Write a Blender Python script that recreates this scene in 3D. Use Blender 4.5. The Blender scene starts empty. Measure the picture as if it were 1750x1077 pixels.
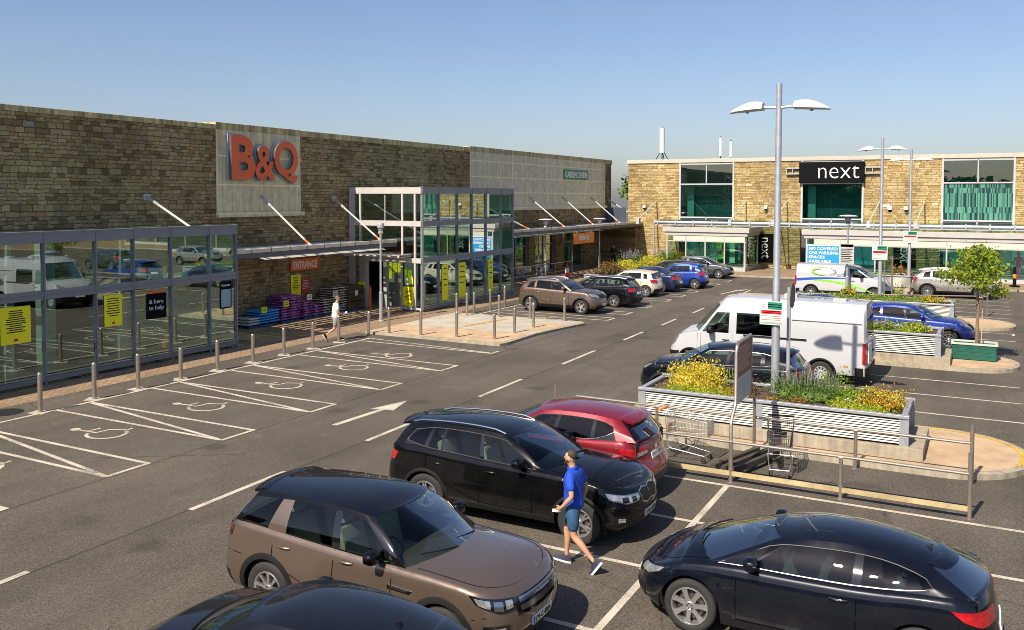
import bpy, bmesh, math, random
from mathutils import Vector, Matrix
rnd = random.Random(7)
S = bpy.context.scene
COL = S.collection
R = math.radians
PI = math.pi
sin, cos = math.sin, math.cos

# ------------------------------------------------------------------ materials
def nt_new(name):
    m = bpy.data.materials.new(name); m.use_nodes = True
    nt = m.node_tree; nt.nodes.clear()
    return m, nt
def N(nt, typ, **kw):
    n = nt.nodes.new(typ)
    for k, v in kw.items():
        if k == 'ins':
            for a, b in v.items():
                if hasattr(b, 'is_output') or isinstance(b, bpy.types.NodeSocket): nt.links.new(b, n.inputs[a])
                else: n.inputs[a].default_value = b
        else: setattr(n, k, v)
    return n
def M_(nt, op, a, b=None, c=None):
    n = nt.nodes.new('ShaderNodeMath'); n.operation = op
    for i, v in enumerate((a, b, c)):
        if v is None: continue
        if isinstance(v, (int, float)): n.inputs[i].default_value = v
        else: nt.links.new(v, n.inputs[i])
    return n.outputs[0]
def ramp(nt, fac, stops, interp='LINEAR'):
    n = nt.nodes.new('ShaderNodeValToRGB'); n.color_ramp.interpolation = interp
    e = n.color_ramp.elements
    while len(e) > 1: e.remove(e[-1])
    e[0].position = stops[0][0]; e[0].color = c4(stops[0][1])
    for p, c in stops[1:]:
        q = e.new(p); q.color = c4(c)
    nt.links.new(fac, n.inputs[0])
    return n.outputs[0]
def c4(c):
    if isinstance(c, (int, float)): c = (c, c, c)
    return (c[0], c[1], c[2], 1)
def mixc(nt, fac, a, b, mode='MIX'):
    n = nt.nodes.new('ShaderNodeMix'); n.data_type = 'RGBA'; n.blend_type = mode
    for i, v in ((0, fac), (6, a), (7, b)):
        if isinstance(v, bpy.types.NodeSocket): nt.links.new(v, n.inputs[i])
        elif i == 0: n.inputs[0].default_value = v
        else: n.inputs[i].default_value = c4(v)
    return n.outputs[2]
def out(nt, sh):
    o = nt.nodes.new('ShaderNodeOutputMaterial'); nt.links.new(sh, o.inputs[0])
MATS = {}
def pm(name, col, rough=.5, metal=0, var=.12, scale=2.5, bump=0, bscale=40, coat=0, spec=.5, obj=True):
    """principled with a little procedural variation"""
    if name in MATS: return MATS[name]
    m, nt = nt_new(name)
    tc = N(nt, 'ShaderNodeTexCoord')
    no = N(nt, 'ShaderNodeTexNoise', ins={'Vector': tc.outputs['Object'], 'Scale': scale, 'Detail': 5, 'Roughness': .6})
    f = ramp(nt, no.outputs[0], [(.3, 1 - var), (.7, 1 + var)])
    c = mixc(nt, 1, col, f, 'MULTIPLY')
    b = N(nt, 'ShaderNodeBsdfPrincipled', ins={'Base Color': c, 'Roughness': rough, 'Metallic': metal, 'Coat Weight': coat, 'Coat Roughness': .02, 'Specular IOR Level': spec})
    if bump:
        n2 = N(nt, 'ShaderNodeTexNoise', ins={'Vector': tc.outputs['Object'], 'Scale': bscale, 'Detail': 4})
        bp = N(nt, 'ShaderNodeBump', ins={'Height': n2.outputs[0], 'Strength': bump, 'Distance': .01})
        nt.links.new(bp.outputs[0], b.inputs['Normal'])
    out(nt, b.outputs[0]); MATS[name] = m
    return m
def paint(name, col, metal=.0, rough=.28, coat=1, spec=.5):
    if name in MATS: return MATS[name]
    m, nt = nt_new(name)
    tc = N(nt, 'ShaderNodeTexCoord')
    dust = N(nt, 'ShaderNodeTexNoise', ins={'Vector': tc.outputs['Object'], 'Scale': 3.5, 'Detail': 8, 'Roughness': .7})
    d = ramp(nt, dust.outputs[0], [(.4, 0), (.85, .012)])
    c = mixc(nt, d, col, (.35, .31, .26))
    # dirt thrown up low on the body
    sx = N(nt, 'ShaderNodeSeparateXYZ', ins={0: tc.outputs['Object']})
    low = M_(nt, 'MULTIPLY', N(nt, 'ShaderNodeMapRange', ins={0: sx.outputs[2], 1: .2, 2: .65, 3: .09, 4: 0}).outputs[0], dust.outputs[0])
    c = mixc(nt, low, c, (.22, .19, .16))
    rg = ramp(nt, dust.outputs[0], [(.3, rough), (.8, rough + .12)])
    cr = ramp(nt, dust.outputs[0], [(.35, .01), (.8, .04)])
    b = N(nt, 'ShaderNodeBsdfPrincipled', ins={'Base Color': c, 'Roughness': rg, 'Metallic': metal, 'Coat Weight': coat, 'Coat Roughness': cr, 'Coat IOR': 1.5, 'Specular IOR Level': spec})
    out(nt, b.outputs[0]); MATS[name] = m
    return m
def glassm(name, tint, base=.06, top=.55, power=.35, rough=0.0, body=None):
    """a pane: clear tint seen straight through, mirror at a slant"""
    if name in MATS: return MATS[name]
    m, nt = nt_new(name)
    lw = N(nt, 'ShaderNodeLayerWeight', ins={0: power})
    f = N(nt, 'ShaderNodeMapRange', ins={0: lw.outputs['Fresnel'], 1: 0, 2: 1, 3: base, 4: top}).outputs[0]
    t = N(nt, 'ShaderNodeBsdfTransparent', ins={0: c4(tint)})
    under = t.outputs[0]
    if body:
        d = N(nt, 'ShaderNodeBsdfDiffuse', ins={0: c4(body[0])})
        under = N(nt, 'ShaderNodeMixShader', ins={0: body[1], 1: t.outputs[0], 2: d.outputs[0]}).outputs[0]
    g = N(nt, 'ShaderNodeBsdfGlossy', ins={0: (1, 1, 1, 1), 'Roughness': rough})
    x = N(nt, 'ShaderNodeMixShader', ins={0: f, 1: under, 2: g.outputs[0]})
    out(nt, x.outputs[0]); MATS[name] = m
    return m

def stone(name, axis, stops, row=.27, wid=.5, mortar=(.03, .025, .02), dark=.0, stain=.35):
    m, nt = nt_new(name)
    tc = N(nt, 'ShaderNodeTexCoord'); sx = N(nt, 'ShaderNodeSeparateXYZ', ins={0: tc.outputs['Object']})
    wob = N(nt, 'ShaderNodeTexNoise', ins={'Vector': tc.outputs['Object'], 'Scale': 5, 'Detail': 2})
    wv = M_(nt, 'MULTIPLY', M_(nt, 'SUBTRACT', wob.outputs[0], .5), .12)
    u = sx.outputs[axis]; v = M_(nt, 'ADD', sx.outputs[2], wv)
    v1 = M_(nt, 'DIVIDE', v, row)
    v2 = M_(nt, 'ADD', v1, M_(nt, 'MULTIPLY', M_(nt, 'SINE', M_(nt, 'MULTIPLY', v, 4.3)), .33))
    v2 = M_(nt, 'ADD', v2, M_(nt, 'MULTIPLY', M_(nt, 'SINE', M_(nt, 'MULTIPLY', v, 9.1)), .17))
    r = M_(nt, 'FLOOR', v2); fv = M_(nt, 'SUBTRACT', v2, r)
    wn = N(nt, 'ShaderNodeTexWhiteNoise', noise_dimensions='1D'); nt.links.new(r, wn.inputs['W'])
    rr = wn.outputs[0]
    u1 = M_(nt, 'MULTIPLY', M_(nt, 'DIVIDE', M_(nt, 'ADD', u, wv), wid), M_(nt, 'ADD', .75, M_(nt, 'MULTIPLY', rr, .6)))
    ph = M_(nt, 'ADD', M_(nt, 'MULTIPLY', u, 2.3), M_(nt, 'MULTIPLY', rr, 40))
    u2 = M_(nt, 'ADD', M_(nt, 'ADD', u1, M_(nt, 'MULTIPLY', rr, 17.3)), M_(nt, 'MULTIPLY', M_(nt, 'SINE', ph), .38))
    cidx = M_(nt, 'FLOOR', u2); fu = M_(nt, 'SUBTRACT', u2, cidx)
    cv = N(nt, 'ShaderNodeCombineXYZ', ins={0: cidx, 1: r, 2: 0.5})
    w2 = N(nt, 'ShaderNodeTexWhiteNoise', noise_dimensions='3D', ins={'Vector': cv.outputs[0]})
    colr = ramp(nt, w2.outputs[0], stops, 'LINEAR')
    fine = N(nt, 'ShaderNodeTexNoise', ins={'Vector': tc.outputs['Object'], 'Scale': 9, 'Detail': 8, 'Roughness': .7})
    colr = mixc(nt, 1, colr, ramp(nt, fine.outputs[0], [(.25, .72), (.75, 1.25)]), 'MULTIPLY')
    big = N(nt, 'ShaderNodeTexNoise', ins={'Vector': tc.outputs['Object'], 'Scale': .35, 'Detail': 6, 'Roughness': .65})
    colr = mixc(nt, 1, colr, ramp(nt, big.outputs[0], [(.32, 1 - stain), (.6, 1.1)]), 'MULTIPLY')
    eu = M_(nt, 'MULTIPLY', M_(nt, 'MINIMUM', fu, M_(nt, 'SUBTRACT', 1, fu)), wid)
    ev = M_(nt, 'MULTIPLY', M_(nt, 'MINIMUM', fv, M_(nt, 'SUBTRACT', 1, fv)), row)
    e = M_(nt, 'MINIMUM', eu, ev)
    e = M_(nt, 'ADD', e, M_(nt, 'MULTIPLY', M_(nt, 'SUBTRACT', fine.outputs[0], .5), .02))
    mm = N(nt, 'ShaderNodeMapRange', ins={0: e, 1: .002, 2: .012, 3: 0, 4: 1}).outputs[0]
    colr = mixc(nt, mm, mortar, colr)
    b = N(nt, 'ShaderNodeBsdfPrincipled', ins={'Base Color': colr, 'Roughness': .9, 'Specular IOR Level': .2})
    hgt = M_(nt, 'ADD', M_(nt, 'ADD', M_(nt, 'MULTIPLY', mm, .6), M_(nt, 'MULTIPLY', w2.outputs[0], .5)), M_(nt, 'MULTIPLY', fine.outputs[0], .35))
    bp = N(nt, 'ShaderNodeBump', ins={'Height': hgt, 'Strength': .9, 'Distance': .05})
    nt.links.new(bp.outputs[0], b.inputs['Normal'])
    out(nt, b.outputs[0]); MATS[name] = m
    return m
def concrete(name, col, axis, joints=None, streak=.5):
    """weather-streaked concrete, streaks run down"""
    m, nt = nt_new(name)
    tc = N(nt, 'ShaderNodeTexCoord')
    mp = N(nt, 'ShaderNodeMapping', ins={'Vector': tc.outputs['Object'], 'Scale': (3.2, 3.2, .16)})
    st = N(nt, 'ShaderNodeTexNoise', ins={'Vector': mp.outputs[0], 'Scale': 1.6, 'Detail': 7, 'Roughness': .7})
    fi = N(nt, 'ShaderNodeTexNoise', ins={'Vector': tc.outputs['Object'], 'Scale': 3, 'Detail': 8, 'Roughness': .7})
    c = mixc(nt, 1, col, ramp(nt, st.outputs[0], [(.35, 1 - streak), (.62, 1.05)]), 'MULTIPLY')
    c = mixc(nt, 1, c, ramp(nt, fi.outputs[0], [(.3, .75), (.7, 1.15)]), 'MULTIPLY')
    if joints:
        sx = N(nt, 'ShaderNodeSeparateXYZ', ins={0: tc.outputs['Object']})
        jm = None
        for (ax, step, o) in joints:
            q = M_(nt, 'FRACT', M_(nt, 'DIVIDE', M_(nt, 'SUBTRACT', sx.outputs[ax], o), step))
            q = M_(nt, 'MULTIPLY', M_(nt, 'MINIMUM', q, M_(nt, 'SUBTRACT', 1, q)), step)
            q = M_(nt, 'LESS_THAN', q, .035)
            jm = q if jm is None else M_(nt, 'MAXIMUM', jm, q)
        c = mixc(nt, M_(nt, 'MULTIPLY', jm, .5), c, (col[0] * 1.5, col[1] * 1.5, col[2] * 1.45))
    b = N(nt, 'ShaderNodeBsdfPrincipled', ins={'Base Color': c, 'Roughness': .85, 'Specular IOR Level': .25})
    bp = N(nt, 'ShaderNodeBump', ins={'Height': fi.outputs[0], 'Strength': .3, 'Distance': .02})
    nt.links.new(bp.outputs[0], b.inputs['Normal'])
    out(nt, b.outputs[0]); MATS[name] = m
    return m
def asphalt():
    m, nt = nt_new('asphalt')
    tc = N(nt, 'ShaderNodeTexCoord'); P = tc.outputs['Object']
    agg = N(nt, 'ShaderNodeTexVoronoi', ins={'Vector': P, 'Scale': 55})
    f1 = N(nt, 'ShaderNodeTexNoise', ins={'Vector': P, 'Scale': 28, 'Detail': 6, 'Roughness': .8})
    f2 = N(nt, 'ShaderNodeTexNoise', ins={'Vector': P, 'Scale': .28, 'Detail': 7, 'Roughness': .6})
    mp = N(nt, 'ShaderNodeMapping', ins={'Vector': P, 'Scale': (1.6, .07, 1)})
    f3 = N(nt, 'ShaderNodeTexNoise', ins={'Vector': mp.outputs[0], 'Scale': 1, 'Detail': 4})
    f4 = N(nt, 'ShaderNodeTexNoise', ins={'Vector': P, 'Scale': 2.3, 'Detail': 8, 'Roughness': .75})
    c = ramp(nt, f1.outputs[0], [(.25, (.050, .042, .033)), (.5, (.098, .084, .067)), (.78, (.165, .144, .118))])
    c = mixc(nt, 1, c, ramp(nt, agg.outputs['Color'], [(.2, .7), (.8, 1.3)]), 'MULTIPLY')
    c = mixc(nt, 1, c, ramp(nt, f2.outputs[0], [(.32, .74), (.66, 1.14)]), 'MULTIPLY')
    c = mixc(nt, 1, c, ramp(nt, f3.outputs[0], [(.35, .88), (.65, 1.08)]), 'MULTIPLY')
    spots = ramp(nt, f4.outputs[0], [(.66, 1), (.74, .62)])
    c = mixc(nt, 1, c, spots, 'MULTIPLY')
    # pale grit specks
    v = N(nt, 'ShaderNodeTexVoronoi', ins={'Vector': P, 'Scale': 3.1})
    sp = M_(nt, 'LESS_THAN', v.outputs['Distance'], .022)
    c = mixc(nt, M_(nt, 'MULTIPLY', sp, .7), c, (.4, .37, .33))
    # tar seams
    sx = N(nt, 'ShaderNodeSeparateXYZ', ins={0: P})
    wob = M_(nt, 'MULTIPLY', M_(nt, 'SUBTRACT', f4.outputs[0], .5), .5)
    for (ax, o) in ((0, -12.42), (0, -15.3), (1, 34.9)):
        d = M_(nt, 'ABSOLUTE', M_(nt, 'SUBTRACT', M_(nt, 'ADD', sx.outputs[ax], M_(nt, 'MULTIPLY', wob, .35)), o))
        k = N(nt, 'ShaderNodeMapRange', ins={0: d, 1: .015, 2: .05, 3: .55, 4: 0}).outputs[0]
        c = mixc(nt, k, c, (.02, .018, .016))
    # hairline cracks, oil drips in the bays, tyre polish
    vc = N(nt, 'ShaderNodeTexVoronoi', feature='DISTANCE_TO_EDGE', ins={'Vector': N(nt, 'ShaderNodeMixRGB', blend_type='ADD', ins={0: .35, 1: P, 2: f4.outputs[1]}).outputs[0], 'Scale': .21})
    ck = M_(nt, 'MULTIPLY', M_(nt, 'LESS_THAN', vc.outputs['Distance'], .0035), ramp(nt, f2.outputs[0], [(.5, 0), (.56, .6)]))
    c = mixc(nt, ck, c, (.022, .019, .016))
    vo = N(nt, 'ShaderNodeTexVoronoi', ins={'Vector': P, 'Scale': .62}); od = M_(nt, 'ADD', vo.outputs['Distance'], M_(nt, 'MULTIPLY', M_(nt, 'SUBTRACT', f4.outputs[0], .5), .35))
    ok_ = M_(nt, 'MULTIPLY', N(nt, 'ShaderNodeMapRange', ins={0: od, 1: .10, 2: .24, 3: .55, 4: 0}).outputs[0], ramp(nt, N(nt, 'ShaderNodeSeparateXYZ', ins={0: vo.outputs['Color']}).outputs[0], [(.45, 0), (.55, 1)]))
    c = mixc(nt, ok_, c, (.035, .030, .026))
    vp = N(nt, 'ShaderNodeTexNoise', ins={'Vector': P, 'Scale': .9, 'Detail': 9, 'Roughness': .72})
    c = mixc(nt, ramp(nt, vp.outputs[0], [(.60, 0), (.72, .35)]), c, (.21, .185, .15))
    b = N(nt, 'ShaderNodeBsdfPrincipled', ins={'Base Color': c, 'Roughness': .88, 'Specular IOR Level': .3})
    bp = N(nt, 'ShaderNodeBump', ins={'Height': M_(nt, 'ADD', f1.outputs[0], M_(nt, 'MULTIPLY', agg.outputs['Distance'], .5)), 'Strength': .55, 'Distance': .012})
    nt.links.new(bp.outputs[0], b.inputs['Normal'])
    out(nt, b.outputs[0]); MATS['asphalt'] = m
    return m
def roadpaint(name, col):
    m, nt = nt_new(name)
    tc = N(nt, 'ShaderNodeTexCoord'); P = tc.outputs['Object']
    f1 = N(nt, 'ShaderNodeTexNoise', ins={'Vector': P, 'Scale': 22, 'Detail': 6, 'Roughness': .8})
    f2 = N(nt, 'ShaderNodeTexNoise', ins={'Vector': P, 'Scale': 1.6, 'Detail': 4})
    w = M_(nt, 'ADD', f1.outputs[0], M_(nt, 'MULTIPLY', M_(nt, 'SUBTRACT', f2.outputs[0], .5), .7))
    c = ramp(nt, w, [(.27, (.12, .105, .085)), (.42, (col[0] * .72, col[1] * .72, col[2] * .72)), (.62, col)])
    b = N(nt, 'ShaderNodeBsdfPrincipled', ins={'Base Color': c, 'Roughness': .8, 'Specular IOR Level': .3})
    out(nt, b.outputs[0]); MATS[name] = m
    return m
def brickpave(name, c1, c2, sc=1.0):
    m, nt = nt_new(name)
    tc = N(nt, 'ShaderNodeTexCoord'); P = tc.outputs['Object']
    br = N(nt, 'ShaderNodeTexBrick', ins={'Vector': P, 'Color1': c4(c1), 'Color2': c4(c2), 'Mortar': c4((.09, .07, .05)), 'Scale': 1, 'Mortar Size': .008, 'Brick Width': .24 * sc, 'Row Height': .12 * sc})
    f2 = N(nt, 'ShaderNodeTexNoise', ins={'Vector': P, 'Scale': .6, 'Detail': 7, 'Roughness': .7})
    c = mixc(nt, 1, br.outputs[0], ramp(nt, f2.outputs[0], [(.3, .72), (.7, 1.15)]), 'MULTIPLY')
    f3 = N(nt, 'ShaderNodeTexNoise', ins={'Vector': P, 'Scale': 14, 'Detail': 5, 'Roughness': .7})
    c = mixc(nt, 1, c, ramp(nt, f3.outputs[0], [(.3, .8), (.7, 1.15)]), 'MULTIPLY')
    b = N(nt, 'ShaderNodeBsdfPrincipled', ins={'Base Color': c, 'Roughness': .85, 'Specular IOR Level': .3})
    bp = N(nt, 'ShaderNodeBump', ins={'Height': br.outputs[1], 'Strength': -.3, 'Distance': .01})
    nt.links.new(bp.outputs[0], b.inputs['Normal'])
    out(nt, b.outputs[0]); MATS[name] = m
    return m
def leafm(name, c1, c2, trans=.35):
    if name in MATS: return MATS[name]
    m, nt = nt_new(name)
    tc = N(nt, 'ShaderNodeTexCoord')
    f = N(nt, 'ShaderNodeTexNoise', ins={'Vector': tc.outputs['Object'], 'Scale': 11, 'Detail': 3})
    c = ramp(nt, f.outputs[0], [(.3, c1), (.68, c2)])
    b = N(nt, 'ShaderNodeBsdfPrincipled', ins={'Base Color': c, 'Roughness': .55, 'Specular IOR Level': .3})
    t = N(nt, 'ShaderNodeBsdfTranslucent', ins={0: c})
    x = N(nt, 'ShaderNodeMixShader', ins={0: trans, 1: b.outputs[0], 2: t.outputs[0]})
    out(nt, x.outputs[0]); MATS[name] = m
    return m

# ------------------------------------------------------------------ mesh building
class MB:
    def __init__(s): s.v = []; s.f = []; s.m = []; s.sm = []
    def add(s, vs, fs, m=0, sm=False):
        o = len(s.v); s.v += [tuple(p) for p in vs]
        for f in fs: s.f.append(tuple(i + o for i in f)); s.m.append(m); s.sm.append(sm)
        return s
    def box(s, x0, x1, y0, y1, z0, z1, m=0):
        v = [(x, y, z) for z in (z0, z1) for y in (y0, y1) for x in (x0, x1)]
        return s.add(v, [(0, 2, 3, 1), (4, 5, 7, 6), (0, 1, 5, 4), (2, 6, 7, 3), (0, 4, 6, 2), (1, 3, 7, 5)], m)
    def cbox(s, x0, x1, y0, y1, z0, z1, b=.02, m=0, sm=True):
        """box with chamfered edges"""
        bm = bmesh.new(); bmesh.ops.create_cube(bm, size=1)
        for p in bm.verts:
            p.co = Vector(((x0 + x1) / 2 + p.co.x * (x1 - x0), (y0 + y1) / 2 + p.co.y * (y1 - y0), (z0 + z1) / 2 + p.co.z * (z1 - z0)))
        bmesh.ops.bevel(bm, geom=bm.edges[:], offset=b, segments=2, affect='EDGES', profile=.6)
        return s.bm(bm, m, sm)
    def bm(s, bm, m=0, sm=False, mat=None):
        bm.verts.index_update()
        vs = [(mat @ v.co) if mat else v.co.copy() for v in bm.verts]
        s.add(vs, [[v.index for v in f.verts] for f in bm.faces], m, sm); bm.free(); return s
    def obox(s, c, size, rz=0, ry=0, rx=0, m=0):
        mt = Matrix.Translation(c) @ Matrix.Rotation(rz, 4, 'Z') @ Matrix.Rotation(ry, 4, 'Y') @ Matrix.Rotation(rx, 4, 'X')
        a, b, d = [q / 2 for q in size]
        v = [mt @ Vector((x, y, z)) for z in (-d, d) for y in (-b, b) for x in (-a, a)]
        return s.add(v, [(0, 2, 3, 1), (4, 5, 7, 6), (0, 1, 5, 4), (2, 6, 7, 3), (0, 4, 6, 2), (1, 3, 7, 5)], m)
    def tube(s, pts, r, n=8, m=0, cap=True, sm=True):
        pts = [Vector(p) for p in pts]; k = len(pts)
        rs = r if isinstance(r, (list, tuple)) else [r] * k
        vs = []; ref = None
        for i, p in enumerate(pts):
            t = (pts[min(i + 1, k - 1)] - pts[max(i - 1, 0)]).normalized()
            if ref is None: ref = Vector((0, 0, 1)) if abs(t.z) < .9 else Vector((1, 0, 0))
            a = t.cross(ref)
            if a.length < 1e-5: a = t.orthogonal()
            a.normalize(); b = a.cross(t).normalized(); ref = b
            for j in range(n):
                q = 2 * PI * j / n; vs.append(p + (a * cos(q) + b * sin(q)) * rs[i])
        fs = [(i * n + j, i * n + (j + 1) % n, (i + 1) * n + (j + 1) % n, (i + 1) * n + j) for i in range(k - 1) for j in range(n)]
        s.add(vs, fs, m, sm)
        if cap: s.add(vs[:n], [tuple(range(n))[::-1]], m); s.add(vs[-n:], [tuple(range(n))], m)
        return s
    def lathe(s, prof, n=24, m=0, mat=None, sm=True, closed=False):
        """prof: (r, h) about local z"""
        mat = mat or Matrix.Identity(4); k = len(prof)
        vs = [mat @ Vector((r * cos(2 * PI * j / n), r * sin(2 * PI * j / n), h)) for r, h in prof for j in range(n)]
        rng = range(k if closed else k - 1)
        fs = [(i * n + j, i * n + (j + 1) % n, ((i + 1) % k) * n + (j + 1) % n, ((i + 1) % k) * n + j) for i in rng for j in range(n)]
        return s.add(vs, fs, m, sm)
    def prism(s, poly, z0, z1, m=0, mt=None, mtop=None):
        """poly (x,y) extruded along z, optional matrix"""
        mt = mt or Matrix.Identity(4); n = len(poly)
        ar = sum(poly[i][0] * poly[(i + 1) % n][1] - poly[(i + 1) % n][0] * poly[i][1] for i in range(n))
        if ar < 0: poly = poly[::-1]
        vs = [mt @ Vector((x, y, z0)) for x, y in poly] + [mt @ Vector((x, y, z1)) for x, y in poly]
        s.add(vs, [(i, (i + 1) % n, n + (i + 1) % n, n + i) for i in range(n)] + [tuple(range(n))[::-1]], m)
        s.add(vs[n:], [tuple(range(n))], m if mtop is None else mtop)
        return s
    def sheet(s, poly, z, m=0):
        n = len(poly)
        ar = sum(poly[i][0] * poly[(i + 1) % n][1] - poly[(i + 1) % n][0] * poly[i][1] for i in range(n))
        if ar < 0: poly = poly[::-1]
        return s.add([(x, y, z) for x, y in poly], [tuple(range(n))], m)
    def grid(s, P, m=0, sm=True, flip=False):
        a, b = len(P), len(P[0])
        fs = []
        for i in range(a - 1):
            for j in range(b - 1):
                q = (i * b + j, i * b + j + 1, (i + 1) * b + j + 1, (i + 1) * b + j)
                fs.append(q[::-1] if flip else q)
        return s.add([p for r_ in P for p in r_], fs, m, sm)
    def build(s, name, mats, parent=None, sharp=35, weld=0, loc=None, link=True):
        me = bpy.data.meshes.new(name); me.from_pydata(s.v, [], s.f); me.update()
        if not isinstance(mats, (list, tuple)): mats = [mats]
        for q in mats: me.materials.append(q)
        me.polygons.foreach_set('material_index', s.m); me.polygons.foreach_set('use_smooth', s.sm)
        if weld:
            bm = bmesh.new(); bm.from_mesh(me); bmesh.ops.remove_doubles(bm, verts=bm.verts[:], dist=weld)
            bmesh.ops.dissolve_degenerate(bm, edges=bm.edges[:], dist=1e-5)
            bmesh.ops.recalc_face_normals(bm, faces=bm.faces[:]) if weld > 0 and s.__dict__.get('recalc') else None
            bm.to_mesh(me); bm.free()
        if any(s.sm): me.set_sharp_from_angle(angle=R(sharp))
        me.validate()
        o = bpy.data.objects.new(name, me)
        if link: COL.objects.link(o)
        if parent: o.parent = parent
        if loc: o.location = loc
        return o
def tag(o, label=None, cat=None, group=None, kind=None):
    if label: o['label'] = label
    if cat: o['category'] = cat
    if group: o['group'] = group
    if kind: o['kind'] = kind
    return o
def thing(name, label, cat, loc=(0, 0, 0), rz=0, group=None):
    o = bpy.data.objects.new(name, None); COL.objects.link(o); o.empty_display_size = .2
    o.location = loc; o.rotation_euler = (0, 0, rz)
    return tag(o, label, cat, group)
KIDS = {}
def dup(o, parent=None):
    c = o.copy(); COL.objects.link(c); c.parent = parent
    for ch in o.children: dup(ch, c)
    return c
def copy_thing(o, loc, label, rz=None, group=None):
    c = dup(o); c.location = loc; c['label'] = label
    if rz is not None: c.rotation_euler = (0, 0, rz)
    if group: c['group'] = group
    return c
def text_mb(body, size=1, ext=.01, bold=0.0, res=3, align='CENTER', sx=1, spacing=1, line=1):
    cu = bpy.data.curves.new('txt', 'FONT'); cu.body = body; cu.size = size; cu.extrude = ext; cu.offset = bold
    cu.resolution_u = res; cu.align_x = align; cu.align_y = 'CENTER'; cu.space_character = spacing; cu.space_line = line
    o = bpy.data.objects.new('txt', cu); COL.objects.link(o)
    dg = bpy.context.evaluated_depsgraph_get(); dg.update()
    me = bpy.data.meshes.new_from_object(o.evaluated_get(dg))
    vs = [Vector((v.co.x * sx, v.co.y, v.co.z)) for v in me.vertices]; fs = [tuple(p.vertices) for p in me.polygons]
    bpy.data.objects.remove(o); bpy.data.curves.remove(cu); bpy.data.meshes.remove(me)
    return vs, fs
def fit_text(vs, w, h):
    x0 = min(v.x for v in vs); x1 = max(v.x for v in vs); y0 = min(v.y for v in vs); y1 = max(v.y for v in vs)
    return [Vector(((v.x - (x0 + x1) / 2) * w / (x1 - x0), (v.y - (y0 + y1) / 2) * h / (y1 - y0), v.z)) for v in vs]
# text lies in local xy, looking along +z: frames for the planes used here
def frame_pX(x, y, z):   # facing +X, reads along +Y
    return Matrix(((0, 0, 1, x), (1, 0, 0, y), (0, 1, 0, z), (0, 0, 0, 1)))
def frame_mY(x, y, z):   # facing -Y, reads along +X
    return Matrix(((1, 0, 0, x), (0, 0, -1, y), (0, 1, 0, z), (0, 0, 0, 1)))
def add_text(mb, body, mt, w=None, h=None, size=.3, ext=.006, bold=0, m=0, align='CENTER', spacing=1, line=1, res=2):
    vs, fs = text_mb(body, size, ext, bold, res, align, 1, spacing, line)
    if w: vs = fit_text(vs, w, h)
    mb.add([mt @ v for v in vs], fs, m)
# ------------------------------------------------------------------ cars
def interp(pts, x):
    if x <= pts[0][0]: return pts[0][1]
    for (a, fa), (b, fb) in zip(pts, pts[1:]):
        if x <= b: return fa + (fb - fa) * (x - a) / (b - a) if b > a else fb
    return pts[-1][1]
def smooth(pts, x):
    """monotone-ish cubic through points (catmull)"""
    n = len(pts)
    if x <= pts[0][0]: return pts[0][1]
    if x >= pts[-1][0]: return pts[-1][1]
    for i in range(n - 1):
        if x <= pts[i + 1][0]:
            x0, f0 = pts[i]; x1, f1 = pts[i + 1]; h = x1 - x0; t = (x - x0) / h
            d = (f1 - f0) / h
            a = (f1 - pts[i - 1][1]) / (x1 - pts[i - 1][0]) if i > 0 else d
            b = (pts[i + 2][1] - f0) / (pts[i + 2][0] - x0) if i + 2 < n else d
            def lim(q): return 0 if q * d <= 0 else math.copysign(min(abs(q), 3 * abs(d)), d)
            a, b = lim(a), lim(b)
            return (2 * t**3 - 3 * t**2 + 1) * f0 + (t**3 - 2 * t**2 + t) * h * a + (-2 * t**3 + 3 * t**2) * f1 + (t**3 - t**2) * h * b
    return pts[-1][1]

BLK = pm('black_plastic', (.011, .011, .011), .55, var=.2, spec=.25)
SEAM = pm('shut_gap', (.003, .003, .003), .9, spec=0)
GLOSSBLK = pm('gloss_black', (.006, .006, .007), .08, coat=1)
RUB = pm('tyre_rubber', (.022, .021, .02), .8, var=.3, bump=.3, bscale=60)
CHR = pm('chrome', (.55, .55, .56), .2, metal=1, var=.06)
ALLOY = pm('alloy', (.58, .58, .59), .28, metal=.85, var=.08)
DARKIN = pm('car_interior', (.022, .022, .024), .7)
SEATD = pm('seat_dark', (.06, .06, .062), .75)
SEATB = pm('seat_beige', (.45, .38, .28), .7)
LENS = pm('lamp_lens', (.36, .38, .40), .07, metal=.5, var=.5, scale=9, coat=1)
REDL = pm('red_lens', (.36, .008, .012), .1, coat=1, var=.3, scale=12)
AMBER = pm('amber_lens', (.8, .22, .02), .15, coat=1)
TRIMC = pm('satin_trim', (.22, .20, .18), .3, metal=.7)
PLATEW = pm('number_plate', (.78, .78, .74), .4, var=.03)
PLATET = pm('plate_ink', (.01, .01, .012), .5)
PLATEB = pm('plate_blue', (.02, .06, .35), .4)
GLD = glassm('car_glass_dark', (.12, .15, .15), .035, .35, .2)
GLM = glassm('car_glass', (.40, .52, .50), .035, .4, .2)
GLC = glassm('windscreen_glass', (.56, .68, .64), .025, .38, .2)

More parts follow.
